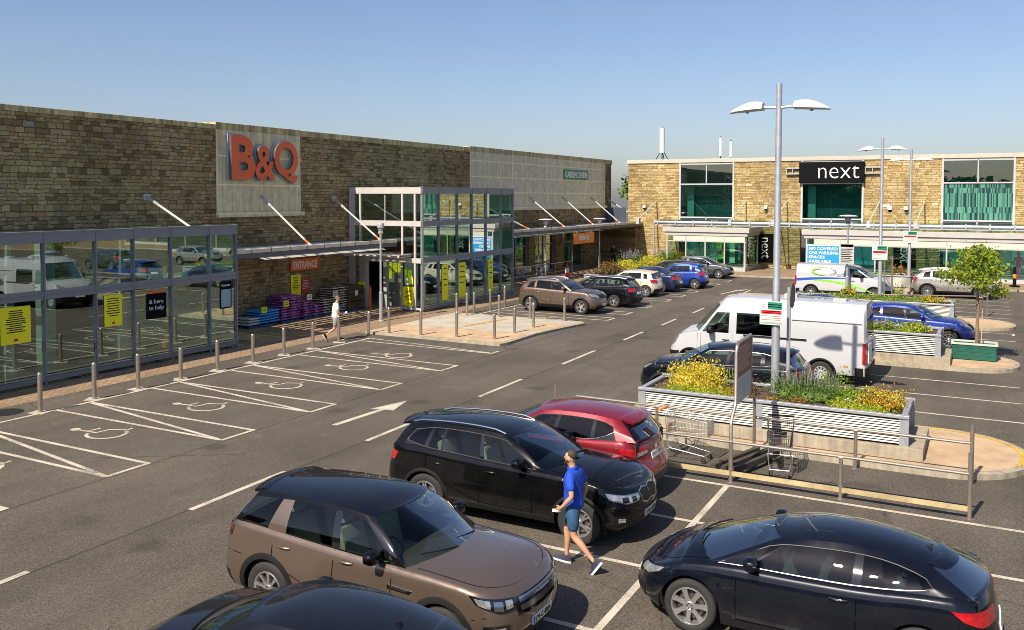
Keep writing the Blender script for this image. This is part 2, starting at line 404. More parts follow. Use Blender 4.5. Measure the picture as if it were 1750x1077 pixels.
def wheel_meshes(r, w, rim_r, spokes, sw, twin, rimmat, tag_):
    """tyre and rim centred on the axle, outer face at +y"""
    rot = Matrix.Rotation(-PI / 2, 4, 'X')     # z -> +y
    h = w / 2
    t = MB(); pr = [(rim_r - .005, -h * .92), (rim_r + .02, -h), (r - .035, -h), (r - .01, -h * .86), (r, -h * .6), (r - .004, -h * .3), (r, 0), (r - .004, h * .3), (r, h * .6), (r - .01, h * .86), (r - .035, h), (rim_r + .02, h * .98), (rim_r - .002, h * .9)]
    t.lathe(pr, 36, 0, rot)
    k = MB()
    k.lathe([(rim_r - .002, h * .9), (rim_r - .008, h * .98), (rim_r - .022, h * .96), (rim_r - .03, h * .8), (rim_r - .045, -h * .7)], 36, 0, rot)
    k.lathe([(rim_r - .03, h * .15), (0.001, h * .15)], 24, 1, rot)                       # shadowed brake area
    k.lathe([(rim_r * .72, h * .22), (rim_r * .70, h * .3), (.001, h * .3)], 24, 2, rot)   # disc
    k.lathe([(.062, h * .4), (.06, h * .82), (.045, h * .88), (.03, h * .80), (.001, h * .82)], 16, 0, rot)
    for i in range(spokes):
        a = 2 * PI * i / spokes
        for q in ((-1, 1) if twin else (0,)):
            a1 = a + q * twin * .35 / max(1, 1); a2 = a + q * twin
            p = []
            for rad, ww, hh, aa in ((.04, sw * 1.15, .8, a1), (rim_r * .55, sw * .8, .82, (a1 + a2) / 2), (rim_r - .012, sw * (1.35 if not twin else 1), .9, a2)):
                c, s_ = cos(aa), sin(aa)
                for e, d in ((-1, 0), (1, 0), (1, -1), (-1, -1)):
                    p.append(rot @ Vector((rad * c - e * ww / 2 * s_, rad * s_ + e * ww / 2 * c, h * hh + (d * .03))))
            fs = []
            for b in (0, 4): fs += [(b + j, b + (j + 1) % 4, b + 4 + (j + 1) % 4, b + 4 + j) for j in range(4)]
            k.add(p, fs, 0)
    for i in range(5):
        a = 2 * PI * (i + .5) / 5
        k.lathe([(.011, h * .84), (.009, h * .87), (.001, h * .87)], 6, 1, rot @ Matrix.Translation((.036 * cos(a), .036 * sin(a), 0)))
    return t, k

class Car:
    def __init__(c, **k):
        c.__dict__.update(dict(fo=.88, af=.62, ar=.5, pf=2.5, pr=2.7, sill=.27, crown=.07, rcrown=.07, archgap=.055, dS=None, dF=None, dR=None, bow=.28, bowT=.16, rbow=.14, rbowT=.1,
                               flo=.05, fhi=.84, wf=(.02, .985), rf=(.08, .95), k=1.5, wscale=1, glass='M', roofmat=None, railmat=None, beltchrome=False, spokes=5, sw=.055, twin=.16, rimmat=None, rimr=.235, tyrew=.235,
                               clad=0, seats='D', inset=.0, spoiler=.12, headl=None, taill=None, bulge=.03, drop=0.0, hand=1, doors=None, full=True, rails=None, k_roof=2.4), **k)
        c.w = c.W / 2; c.hl = c.L / 2
        c.xf = c.hl - c.fo; c.xr = c.xf - c.wb
        c.dS = c.dS or [(0, .075), (.1, .03), (.25, .012), (.42, .0), (.55, .006), (.66, .02), (.8, .036), (.9, .05), (.96, .068), (1, .1)]
        c.dF = c.dF or [(0, .16), (.12, .05), (.3, .0), (.45, .01), (.6, .03), (.8, .08), (.92, .16), (1, .30)]
        c.dR = c.dR or [(0, .14), (.12, .04), (.3, .0), (.5, .02), (.7, .06), (.9, .1), (1, .16)]
        c.top = [(c.hl - u, z) for u, z in c.top][::-1]
        # half plan outline at full width: from the nose centre round to the tail centre
        P = []
        for i in range(11):
            t = PI / 2 * i / 10; P.append((c.hl - c.af + c.af * max(0, cos(t)) ** (2 / c.pf), c.w * sin(t) ** (2 / c.pf)))
        xs = set()
        x = c.hl - c.af - .1
        while x > -c.hl + c.ar + .05: xs.add(round(x, 3)); x -= .115
        c.Ra = c.R + c.archgap
        arch = []
        for xa in (c.xf, c.xr):
            for d in range(-15, 196, 15): arch.append(round(xa + c.Ra * cos(R(d)), 4))
        arch = [a for a in arch if -c.hl + c.ar * .0 < a]
        c.archx = arch
        xs = {x for x in xs if all(abs(x - a) > .03 for a in arch)}
        xs |= {a for a in arch if -c.hl + c.ar < a < c.hl - c.af}
        P += [(x, c.w) for x in sorted(xs, reverse=True)]
        for i in range(10, -1, -1):
            t = PI / 2 * i / 10; P.append((-c.hl + c.ar - c.ar * max(0, cos(t)) ** (2 / c.pr), c.w * sin(t) ** (2 / c.pr)))
        # arch columns that fall within the rounded ends
        for a in arch:
            if not (-c.hl + c.ar < a < c.hl - c.af):
                for i in range(len(P) - 1):
                    if P[i][0] >= a > P[i + 1][0]:
                        t = (P[i][0] - a) / (P[i][0] - P[i + 1][0])
                        if min(abs(P[i][0] - a), abs(P[i + 1][0] - a)) > .004: P.insert(i + 1, (a, P[i][1] + (P[i + 1][1] - P[i][1]) * t))
                        break
        c.P = P; c.s = [0]
        for a, b in zip(P, P[1:]): c.s.append(c.s[-1] + math.hypot(a[0] - b[0], a[1] - b[1]))
        c.S = c.s[-1]
    def zt(c, x): return smooth(c.top, x)
    def plan(c, s):
        s = abs(s)
        for i in range(len(c.s) - 1):
            if s <= c.s[i + 1] or i == len(c.s) - 2:
                t = (s - c.s[i]) / (c.s[i + 1] - c.s[i]) if c.s[i + 1] > c.s[i] else 0
                return c.P[i][0] + (c.P[i + 1][0] - c.P[i][0]) * t, c.P[i][1] + (c.P[i + 1][1] - c.P[i][1]) * t
    def s_of_x(c, x):
        for i in range(len(c.P) - 1):
            if c.P[i][0] >= x >= c.P[i + 1][0] and c.P[i][0] > c.P[i + 1][0]:
                t = (c.P[i][0] - x) / (c.P[i][0] - c.P[i + 1][0]); return c.s[i] + (c.s[i + 1] - c.s[i]) * t
        return 0
    def pos(c, x, y, z):
        zt = c.zt(x); t = (z - c.sill) / (zt - c.sill)
        wf = min(1, max(0, (x - (c.hl - c.af)) / c.af)); wr = min(1, max(0, ((-c.hl + c.ar) - x) / c.ar))
        wf = wf ** .7; wr = wr ** .7
        return Vector((x - smooth(c.dF, t) * wf + smooth(c.dR, t) * wr, y - smooth(c.dS, t) * (y / c.w), z))
    def wall(c, s, z):
        x, y = c.plan(s); p = c.pos(x, y, z)
        if s < 0: p.y = -p.y
        return p
    def normal(c, s, z):
        a = c.wall(s + .01, z) - c.wall(s - .01, z) if abs(s) > .011 else Vector((0, 1, 0))
        if abs(s) > c.S - .011: a = Vector((0, -1, 0)) if s > 0 else Vector((0, 1, 0))
        b = c.wall(s, z + .01) - c.wall(s, z - .01)
        n = a.cross(b).normalized()
        ctr = c.wall(s, z); o = Vector((ctr.x * .4, ctr.y, 0))
        return n if n.dot(o) > 0 else -n
    def zbot(c, x):
        z = c.sill
        for xa in (c.xf, c.xr):
            d = abs(x - xa)
            if d < c.Ra * .97: z = max(z, c.R + math.sqrt(max(0, c.Ra ** 2 - d ** 2)) if d < c.Ra else 0)
        return z
    def zhood(c, x, y):
        return c.zt(x) + c.crown * (1 - min(1, abs(y) / (c.w - .1)) ** 2) * min(1, (c.hl - abs(x) + .05) / .5)
    # strips of the wall between two outlines given in (s, z); end 'R' measures s from the tail
    def patch(c, mb, upper, lower, off=.006, m=0, n=10, rows=3, end='F', side=1, skirt=.03):
        def rs(poly, i):
            L = [0]
            for a, b in zip(poly, poly[1:]): L.append(L[-1] + math.hypot(b[0] - a[0], b[1] - a[1]))
            d = L[-1] * i / n
            for j in range(len(poly) - 1):
                if d <= L[j + 1] + 1e-9:
                    t = (d - L[j]) / max(1e-9, L[j + 1] - L[j])
                    return poly[j][0] + (poly[j + 1][0] - poly[j][0]) * t, poly[j][1] + (poly[j + 1][1] - poly[j][1]) * t
            return poly[-1]
        G = []; B = []
        for i in range(n + 1):
            u = rs(upper, i); l = rs(lower, i); row = []; brow = []
            for j in range(rows + 1):
                t = j / rows; s = u[0] + (l[0] - u[0]) * t; z = u[1] + (l[1] - u[1]) * t
                if end == 'R': s = (c.S - s) if s >= 0 else -(c.S + s)
                s *= side
                p = c.wall(s, z); nn = c.normal(s, z)
                row.append(p + nn * off); brow.append(p - nn * skirt)
            G.append(row); B.append(brow)
        flip = (side < 0) ^ (end == 'R')
        mb.grid(G, m, True, flip=not flip)
        ring = [(i, 0) for i in range(n + 1)] + [(n, j) for j in range(1, rows + 1)] + [(i, rows) for i in range(n - 1, -1, -1)] + [(0, j) for j in range(rows - 1, 0, -1)]
        vs = [G[i][j] for i, j in ring] + [B[i][j] for i, j in ring]; k = len(ring)
        fs = [(i, (i + 1) % k, k + (i + 1) % k, k + i) for i in range(k)]
        mb.add(vs, [f if not flip else f[::-1] for f in fs], m, False)
    def band(c, x0, x1, f, width, off=.004, n=12):
        pass
    def seam(c, mb, pts, wd=.007, m=1, side=1, off=.004):
        """thin dark gap along points (x, z) of the flank"""
        ps = [(c.s_of_x(x), z) for x, z in pts]
        for (a, b) in zip(ps, ps[1:]):
            dx, dz = b[0] - a[0], b[1] - a[1]; l = math.hypot(dx, dz); nx, nz = -dz / l * wd / 2, dx / l * wd / 2
            k = max(1, int(l / .12)); q = []
            for i in range(k + 1):
                t = i / k; s, z = a[0] + dx * t, a[1] + dz * t; row = []
                for e in (-1, 1):
                    ss, zz = (s + e * nx) * side, z + e * nz
                    row.append(c.wall(ss, zz) + c.normal(ss, zz) * off)
                q.append(row)
            mb.grid(q, m, False)
    def build(c, name, label, cat, loc, heading=1, group=None):
        c.root = thing(name, label, cat, (loc[0], loc[1], 0), 0 if heading > 0 else PI, group)
        rt = c.root; body = MB(); pn = c.paint
        rows_t = [0, .07, .16, .27, .38, .48, .56, .63, .7, .77, .84, .9, .945, .975, 1]
        nP = len(c.P); G = []
        for i, (x, y) in enumerate(c.P):
            zb, zt = c.zbot(x), c.zt(x); col = []
            for t in rows_t:
                z = zb + (zt - zb) * t; col.append(c.pos(x, y, z))
            G.append(col)
        doors = c.doors or []
        xa_ = lambda x: x
        dmb = [MB() for _ in doors for _s in (0, 1)]
        for i in range(nP - 1):
            xm = (c.P[i][0] + c.P[i + 1][0]) / 2
            for sd in (1, -1):
                tgt = body
                for di, (d0, d1) in enumerate(doors):
                    if c.hl - d0 > xm > c.hl - d1: tgt = dmb[di * 2 + (0 if sd > 0 else 1)]
                P = [[Vector((q.x, q.y * sd, q.z)) for q in G[i]], [Vector((q.x, q.y * sd, q.z)) for q in G[i + 1]]]
                if tgt is not body:
                    body.grid([r_[:3] for r_ in P], 0, True, flip=sd < 0); tgt.grid([r_[2:] for r_ in P], 0, True, flip=sd < 0)
                else: body.grid(P, 0, True, flip=sd < 0)
        # rolled lips round the wheel openings and sills
        lip = []
        for (x, y), col in zip(c.P, G): lip.append((col[0], Vector((col[0].x, max(0, col[0].y - .05), col[0].z + .004))))
        for sd in (1, -1):
            body.grid([[Vector((a.x, a.y * sd, a.z)), Vector((b.x, b.y * sd, b.z))] for a, b in lip], 1, False, flip=sd > 0)
        # bonnet and tail deck
        K = [1, .93, .84, .72, .58, .42, .25, .1, 0]
        def deck(rng, m=0):
            Q = []
            for i in rng:
                p = G[i][-1]; Q.append([Vector((p.x, p.y * k, c.zdeck(p, k))) for k in K] + [Vector((p.x, -p.y * k, c.zdeck(p, k))) for k in K[-2::-1]])
            body.grid(Q, m, True)
        c.zdeck = lambda p, k: p.z + c.crown * (1 - k * k) * (p.y / (c.w - .1)) ** 2 + c.hoodrib(k, p)
        c.hoodrib = lambda k, p: (.012 * max(0, min(1, (.80 - k) / .1)) * min(1, max(0, (c.hl - .25 - p.x) / .3)) if p.x > 0 else 0)
        cow = c.hl - c.cowl; dk = c.hl - c.deck
        ci = max(i for i in range(nP) if c.P[i][0] >= cow - .35); di_ = min(i for i in range(nP) if c.P[i][0] <= dk + .12)
        deck(range(0, ci + 1)); deck(range(di_, nP))
        # ---------------- glasshouse
        bx = lambda u: c.hl - u
        ybelt = lambda x: max(.3, c.pos_top(x).y - .012)
        zr = lambda x: smooth(c.roofx, x)
        c.roofx = sorted((bx(u), z) for u, z in c.roof)
        yT = lambda x: c.yt - c.ytaper * max(0, (-x - .2)) if hasattr(c, 'ytaper') else c.yt
        NW = 7; cols = []
        xa, xh = bx(c.side[0][0]), bx(c.side[0][1])
        yb0 = ybelt(xa) - .015
        for i in range(NW):
            f = i / (NW - 1); yb = yb0 * f * .985; x = xa - .03 + c.bow * (1 - f ** 2.2)
            yt_ = yT(xh) * f * .93; xt = xh + .02 + c.bowT * (1 - f ** 2)
            B = Vector((x, yb, c.zhood(x, yb) - .012)); T = Vector((xt, yt_, zr(xt) + c.rcrown * (1 - (f * .93) ** c.k_roof)))
            cols.append([B, T, 'W' if i < NW - 1 else 'A', c.wf, c.wf])
        prev = None
        sd_cols = []
        for q in c.side:
            ub, ut, tg = q[:3]; fl = q[3] if len(q) > 3 else (c.flo, c.fhi)
            x, xt = bx(ub), bx(ut)
            sd_cols.append([Vector((x, ybelt(x), c.zt(x) - .012)), Vector((xt, yT(xt), zr(xt))), tg, fl, fl])
        # refine long side spans
        ref = []
        for a, b in zip(sd_cols, sd_cols[1:]):
            n = max(1, int(max((a[0] - b[0]).length, (a[1] - b[1]).length) / .22))
            for i in range(n):
                t = i / n; x = a[0].x + (b[0].x - a[0].x) * t; xt = a[1].x + (b[1].x - a[1].x) * t
                fl = (a[4][0] + (b[3][0] - a[4][0]) * t, a[4][1] + (b[3][1] - a[4][1]) * t)
                ref.append([Vector((x, ybelt(x), c.zt(x) - .012)), Vector((xt, yT(xt), zr(xt))), a[2], fl, fl])
        ref.append(sd_cols[-1]); ref[-1][2] = 'D'
        cols += ref
        xb_, xt_ = sd_cols[-1][0].x, sd_cols[-1][1].x; yb1 = ybelt(xb_) - .02
        for i in range(NW - 1, -1, -1):
            f = i / (NW - 1); yb = yb1 * f * .97; x = xb_ + .02 - c.rbow * (1 - f ** 2.2)
            yt_ = yT(xt_) * f * .93; xt = xt_ - c.rbowT * (1 - f ** 2)
            B = Vector((x, yb, c.zt(x) + c.crown * .3 * (1 - f * f) - .012)); T = Vector((xt, yt_, zr(xt) + c.rcrown * (1 - (f * .93) ** c.k_roof)))
            cols.append([B, T, 'R', c.rf, c.rf])
        gh = MB(); wins = {}
        c.cols = cols
        def colpts(q):
            B, T, tg, fl, _ = q
            fr = [0, fl[0]] + [fl[0] + (fl[1] - fl[0]) * j / 5 for j in range(1, 6)] + [fl[1] + (1 - fl[1]) * .4, fl[1] + (1 - fl[1]) * .75, 1]
            o = []
            sidey = 1 if tg not in 'WR' else 0
            for f in fr:
                p = B.lerp(T, f)
                p.y = B.y + (T.y - B.y) * f ** c.k
                bl = c.bulge * sin(PI * f)
                if tg in 'WA' and q in cols[:NW]: p.x += bl * .8; p.z += bl * .5
                if tg == 'R': p.x -= bl
                o.append(p)
            return o
        pts = [colpts(q) for q in cols]
        mname = {'P': 0, 'K': 2, 'A': 0, 'D': 0}
        nsec = 0; wi = None; secs = []
        for i in range(len(cols) - 1):
            tg = cols[i][2]; new = not secs or secs[-1][0] != tg or tg in 'PKAD' or (tg == 'G' and cols[i] in sd_cols)
            for sd in (1, -1):
                P = [[Vector((q.x, q.y * sd, q.z)) for q in pts[i]], [Vector((q.x, q.y * sd, q.z)) for q in pts[i + 1]]]
                fl = sd < 0
                bt = 3 if tg in 'WRAD' else 2
                if tg in 'GWR':
                    gh.grid([r_[:2] for r_ in P], 2 if tg != 'G' else c.sillm, True, fl)
                    gh.grid([r_[6:] for r_ in P], 4 if tg != 'G' else 1, True, fl)
                    key = (tg, sd if tg == 'G' else 0, 0 if tg != 'G' else sum(1 for q in sd_cols if q[2] == 'G' and q[0].x >= cols[i][0].x - 1e-6))
                    wins.setdefault(key, MB()).grid([r_[1:7] for r_ in P], 0, True, fl)
                else:
                    gh.grid([r_[:7] for r_ in P], mname[tg] if not (tg == 'A' and c.blackA) else 2, True, fl); gh.grid([r_[6:] for r_ in P], 1 if tg != 'A' or not c.blackA else 2, True, fl)
            secs.append((tg,))
        # roof skin
        Q = []
        KR = [1, .96, .9, .8, .65, .5, .33, .16, 0]
        for i, q in enumerate(cols):
            p = pts[i][-1]; yl = max(.05, yT(p.x))
            zz = lambda y: zr(p.x) + c.rcrown * (1 - min(1, abs(y) / yl) ** c.k_roof)
            Q.append([Vector((p.x, p.y * k, zz(p.y * k))) for k in KR] + [Vector((p.x, -p.y * k, zz(p.y * k))) for k in KR[-2::-1]])
        roof = MB(); roof.grid(Q, 0, True)
        rm = c.roofmat or pn; rl = c.railmat or rm
        b = body.build('body', [pn, BLK], rt, sharp=38, weld=.0006)
        g_ = gh.build('cabin_frame', [pn, rl, GLOSSBLK, CHR, rm], rt, sharp=40, weld=.0006)
        r_ = roof.build('roof', [rm], rt, sharp=40, weld=.0006)
        for di, (d0, d1) in enumerate(doors):
            for k_, sd in enumerate((1, -1)):
                mb = dmb[di * 2 + k_]; x0, x1 = bx(d0), bx(d1)
                if not mb.f: continue
                if c.full:
                    zlo = c.sill + (c.zt(x0) - c.sill) * .16
                    for xx in (x0, x1):
                        zb = max(c.zbot(xx), zlo)
                        c.seam(mb, [(xx, zb + .02), (xx, c.zt(xx) - .012)], .010, 1, sd)
                    c.seam(mb, [(x0, zlo), (x1, max(zlo, c.zbot(x1)))], .010, 1, sd)
                do = mb.build('door', [pn, SEAM], rt, sharp=38, weld=.0006)
                hb = MB(); hx = x1 + .2 if heading else 0
                zh = c.handz if hasattr(c, 'handz') else c.sill + (c.zt(hx) - c.sill) * .8
                s0 = c.s_of_x(hx) * sd; q = []
                for e in range(7):
                    s = s0 + (e - 3) * .035; o_ = .004 + .028 * sin(PI * e / 6) ** .5
                    q.append(c.wall(s, zh) + c.normal(s, zh) * o_)
                hb.tube(q, .014, 6, 0); hb.build('handle', c.handlem if hasattr(c, 'handlem') else pn, do)
        gmat = {'M': GLM, 'D': GLD, 'C': GLC}
        for (tg, sd, n), mb in wins.items():
            gl = GLC if tg == 'W' else (gmat[c.glass] if (tg == 'R' or n > 1) else GLM)
            if c.glass == 'M' and tg == 'R': gl = GLM
            o = mb.build({'W': 'windscreen', 'R': 'rear_window', 'G': 'side_window'}[tg], gl, rt, sharp=60, weld=.0006)
        if c.beltchrome:
            for sd in (1, -1):
                t = MB(); run = [i for i in range(len(cols)) if cols[i] in ref and (cols[i][2] in 'GK' or (i and cols[i - 1][2] in 'GK' and cols[i - 1] in ref))]
                lo = [pts[i][1] for i in run]; hi = [pts[i][6] for i in run]
                loop = lo + hi[::-1] + [lo[0]]
                t.tube([Vector((p.x, (p.y + .004) * sd, p.z)) for p in loop], .0065, 5, 0, cap=False)
                t.build('window_trim', TRIMC if c.beltchrome is True else c.beltchrome, rt)
        # ---------------- interior
        it = MB(); xi0, xi1 = bx(c.cowl - .15), bx(c.L - .25); yi = c.w - .16; zf = c.sill + .1
        it.box(xi1, xi0, -yi, yi, zf, zf + .02)
        it.box(xi0 - .01, xi0, -yi, yi, zf, c.zt(xi0) - .03); it.box(xi1, xi1 + .01, -yi, yi, zf, c.zt(xi1) - .05)
        for sd in (1, -1):
            n = 8; P = []
            for i in range(n + 1):
                x = xi1 + (xi0 - xi1) * i / n; P.append([Vector((x, sd * min(yi, ybelt(x) - .03), zf)), Vector((x, sd * min(yi, ybelt(x) - .03), c.zt(x) - .02))])
            it.grid(P, 0, False)
        xd = bx(c.cowl); zd = c.zt(xd) - .03
        it.cbox(xd - .42, xd + .12, -yi + .03, yi - .03, zf, zd, .05)
        it.lathe([(.175, -.012), (.19, 0), (.175, .012), (.165, 0)], 18, 0, Matrix.Translation((xd - .55, -.36, zd - .02)) @ Matrix.Rotation(R(62), 4, 'Y'), closed=True)
        it.box(bx(c.deck) + .1 if c.deck else xi1, xi1 + .02, -yi, yi, zf, c.zt(xi1) - .12) if c.parcel else None
        io = it.build('interior', DARKIN, rt)
        sm_ = SEATB if c.seats == 'B' else SEATD
        for j, (xs_, n) in enumerate(((c.cowl + 1.0, 2), (c.cowl + 1.85, 2))[:c.nrows]):
            for sd in (1, -1):
                s_ = MB(); x = bx(xs_); y = .37 * sd; zs = zf + .22
                s_.cbox(x - .1, x + .42, y - .24, y + .24, zs, zs + .14, .05)
                bk = MB(); bk.cbox(-.06, .06, -.24, .24, 0, min(.62, c.H - zs - .45), .05); bk.cbox(-.045, .045, -.12, .12, min(.62, c.H - zs - .45) + .03, min(.62, c.H - zs - .45) + .2, .04)
                mt = Matrix.Translation((x - .12, y, zs + .08)) @ Matrix.Rotation(R(-16), 4, 'Y')
                s_.add([mt @ Vector(v) for v in bk.v], bk.f, 0, True)
                s_.build('seat', sm_, rt)
        # underside and wheel housings
        u = MB(); u.box(-c.hl + .35, c.hl - .35, -c.w + .3, c.w - .3, c.sill - .06, zf)
        for xa2 in (c.xf, c.xr):
            for sd in (1, -1):
                n = 12; P = []
                for i in range(n + 1):
                    a = R(-20 + 220 * i / n); x = xa2 + (c.Ra + .02) * cos(a); z = c.R + (c.Ra + .02) * sin(a)
                    P.append([Vector((x, sd * (c.w - .05), z)), Vector((x, sd * (c.w - .42), z))])
                u.grid(P, 0, True)
                y = sd * (c.w - .4); u.add([(xa2, y, c.R)] + [(q[0].x, y, q[0].z) for q in P], [(0, i + 1, i + 2) for i in range(n)], 0)
        u.build('underbody', BLK, rt)
        # ---------------- wheels
        rmat = c.rimmat or ALLOY
        t, k = wheel_meshes(c.R, c.tyrew, c.rimr, c.spokes, c.sw, c.twin, rmat, name)
        to = t.build('wheel', RUB, None, sharp=40, link=False).data
        ko = k.build('rim', [rmat, BLK, pm('brake_disc', (.12, .11, .1), .5, metal=.6)], None, sharp=30, link=False).data
        for xa2 in (c.xf, c.xr):
            for sd in (1, -1):
                wo = bpy.data.objects.new('wheel', to); COL.objects.link(wo); wo.parent = rt
                wo.location = (xa2, sd * (c.w - .022 - c.tyrew / 2), c.R)
                wo.rotation_euler = (0, 0.35 * (xa2 > 0) + .2 * sd, 0 if sd > 0 else PI)
                ro = bpy.data.objects.new('rim', ko); COL.objects.link(ro); ro.parent = wo
        # ---------------- trim
        if c.clad:
            for sd in (1, -1):
                t = MB(); x0, x1 = c.xf - c.Ra - .02, c.xr + c.Ra + .02
                c.patch(t, [(c.s_of_x(x0), c.sill + c.clad), (c.s_of_x(x1), c.sill + c.clad)], [(c.s_of_x(x0), c.sill + .0), (c.s_of_x(x1), c.sill + .0)], .007, 0, 12, 3, 'F', sd)
                for xa2 in (c.xf, c.xr):
                    Q = []
                    for i in range(19):
                        a = R(-14 + 208 * i / 18); row = []
                        for rr, of in ((c.Ra - .004, -.03), (c.Ra - .004, .008), (c.Ra + c.archw * .6, .010), (c.Ra + c.archw, .004), (c.Ra + c.archw, -.02)):
                            x = xa2 + rr * cos(a); z = max(c.sill + .005, c.R + rr * sin(a)); x = min(c.hl - .03, max(-c.hl + .03, x))
                            s = c.s_of_x(x) * sd; row.append(c.wall(s, z) + c.normal(s, z) * of)
                        Q.append(row)
                    t.grid(Q, 0, True, flip=sd > 0)
                t.build('side_cladding', c.cladm if hasattr(c, 'cladm') else BLK, rt, sharp=40)
        for nm, end, segs in c.trim:
            t = MB(); mats = []
            for (mat_, up, lo, off, sym) in segs:
                if mat_ not in mats: mats.append(mat_)
                mi = mats.index(mat_)
                if sym: c.patch(t, [(-s, z) for s, z in up[::-1]][:-1 if up[0][0] == 0 else None] + up, [(-s, z) for s, z in lo[::-1]][:-1 if lo[0][0] == 0 else None] + lo, off, mi, 16, 3, end)
            if sym: t.build(nm, mats, rt, sharp=40)
        for nm, end, segs in c.lamps:
            for sd in (1, -1):
                t = MB(); mats = []
                for (mat_, up, lo, off) in segs:
                    if mat_ not in mats: mats.append(mat_)
                    c.patch(t, up, lo, off, mats.index(mat_), 10, 3, end, sd)
                t.build(nm, mats, rt, sharp=40)
        # mirrors
        mu = c.cowl + .42; xm = bx(mu)
        for sd in (1, -1):
            t = MB(); zb = c.zt(xm) + .05; y0 = ybelt(xm)
            bm = bmesh.new(); bmesh.ops.create_uvsphere(bm, u_segments=14, v_segments=10, radius=1)
            for v in bm.verts:
                q = v.co; e = .55
                v.co = Vector((math.copysign(abs(q.x) ** e, q.x) * .075 * c.ms + .01, math.copysign(abs(q.y) ** .8, q.y) * .125 * c.ms, math.copysign(abs(q.z) ** .75, q.z) * .085 * c.ms))
                if v.co.x < -.03: v.co.x = -.05
            t.bm(bm, 0, True, Matrix.Translation((xm, sd * (y0 + .17), zb + .06)))
            t.tube([(xm + .02, sd * (y0 - .01), zb - .04), (xm + .01, sd * (y0 + .1), zb + .01)], [.035, .03], 8, 1)
            t.build('wing_mirror', [c.mirm or pn, BLK], rt, sharp=50)
        # plates
        for end in 'FR':
            z = c.platez[0 if end == 'F' else 1]
            if not z: continue
            p = c.wall(0 if end == 'F' else c.S, z); sg = 1 if end == 'F' else -1
            t = MB(); c.patch(t, [(-.26, z + .055), (.26, z + .055)], [(-.26, z - .055), (.26, z - .055)], .010, 0, 10, 2, end)
            fx = Matrix(((0, 0, sg, p.x + sg * .0125), (sg, 0, 0, 0), (0, 1, 0, z), (0, 0, 0, 1)))
            if c.platetext:
                add_text(t, c.platetext, fx, .40, .072, .1, .0008, .003, 1)
                vs = [fx @ Vector(v) for v in ((-.255, -.05, 0), (-.22, -.05, 0), (-.22, .05, 0), (-.255, .05, 0))]; t.add(vs, [(0, 1, 2, 3)], 2)
            t.build('number_plate', [PLATEW, PLATET, PLATEB], rt)
        # shut lines of bonnet, bumpers and tailgate
        if c.full:
            t = MB()
            for sd in (1, -1):
                q = []
                for i in range(0, ci + 1):
                    p = G[i][-1]
                    if p.x < c.hl - .16 and p.x > cow - .02:
                        k = .90; q.append([Vector((p.x, sd * (p.y * k + e), c.zdeck(p, k) + .0025)) for e in (-.006, .006)])
                if len(q) > 1: t.grid(q, 0, False, flip=sd > 0)
                if c.H > 1.8: continue
                zf_ = c.sill + (c.zt(c.xf + c.Ra) - c.sill) * .55; c.seam(t, [(c.xf + c.Ra + .015, zf_), (c.hl - .30, zf_ + .03)], .009, 0, sd)
                zr2 = c.sill + (c.zt(c.xr - c.Ra) - c.sill) * .55; c.seam(t, [(c.xr - c.Ra - .015, zr2), (-c.hl + .22, zr2 + .02)], .009, 0, sd)
                if c.H < 1.9: c.seam(t, [(-c.hl + .16, zr2 + .03), (-c.hl + .14, c.zt(-c.hl + .3) - .05)], .010, 0, sd)
            t.build('shut_lines', SEAM, rt)
        # wipers
        if c.full:
            t = MB()
            for y0, dy in ((.55, -.5), (-.05, -.52)):
                ps = []
                for j in range(6):
                    y = y0 + dy * j / 5; f = abs(y) / yb0; x = xa - .03 + c.bow * (1 - f ** 2.2); ps.append((x - .03 - .10 * j / 5 * c.wslope, y, c.zhood(x, y) + .015 + .055 * j / 5))
                t.tube(ps, .011, 5)
            t.build('wiper', BLK, rt)
        if c.rails:
            for sd in (1, -1):
                t = MB(); u0, u1, h_, mt_ = c.rails; ps = []
                for i in range(11):
                    x = bx(u0 + (u1 - u0) * i / 10); e = min(1, min(i, 10 - i) / 1.0); ps.append((x, sd * (yT(x) - .06), zr(x) + c.rcrown * .15 + .005 + h_ * min(1, e)))
                t.tube(ps, .02, 8); t.build('roof_rail', mt_, rt)
        if c.spoiler:
            t = MB(); Pp = []
            pr = [(q[1].x, q[1].y) for q in cols if q[2] == 'R']
            for i, (x, y) in list(enumerate(pr)):
                z = zr(x) + c.rcrown * (1 - (abs(y) / yT(x)) ** c.k_roof)
                Pp.append([Vector((x + .10, y, z + .008)), Vector((x, y, z + .018)), Vector((x - c.spoiler, y * .97, z - .02 - c.spoiler * .1)), Vector((x - c.spoiler * .95, y * .96, z - .05 - c.spoiler * .1)), Vector((x + .02, y * .96, z - .04))])
            full = [[Vector((q.x, -q.y, q.z)) for q in r_] for r_ in Pp[:-1]]
            t.grid(Pp + full[::-1], 0, True)
            for e in (Pp[0], full[0]): t.add(e, [tuple(range(5))], 0)
            t.build('roof_spoiler', c.spoilm or rm, rt, sharp=40, weld=.0005)
        if c.aerial:
            t = MB(); x = bx(c.aerial); z = zr(x) + c.rcrown
            t.add([(x + .07, 0, z - .01), (x - .05, .02, z - .01), (x - .05, -.02, z - .01), (x - .055, 0, z + .045)], [(0, 1, 3), (1, 2, 3), (2, 0, 3)], 0, True)
            t.build('aerial', c.spoilm or rm, rt)
        return rt
    def pos_top(c, x):
        return c.pos(x, c.w if abs(x) < c.hl - .62 else c.plan(c.s_of_x(x))[1], c.zt(x))
Car.sillm = 2; Car.blackA = False; Car.trim = (); Car.lamps = (); Car.mirm = None; Car.platez = (.5, .75); Car.platetext = None; Car.spoilm = None
Car.aerial = None; Car.nrows = 2; Car.parcel = False; Car.ms = 1; Car.wslope = 1; Car.archw = .06; Car.ytaper = .03
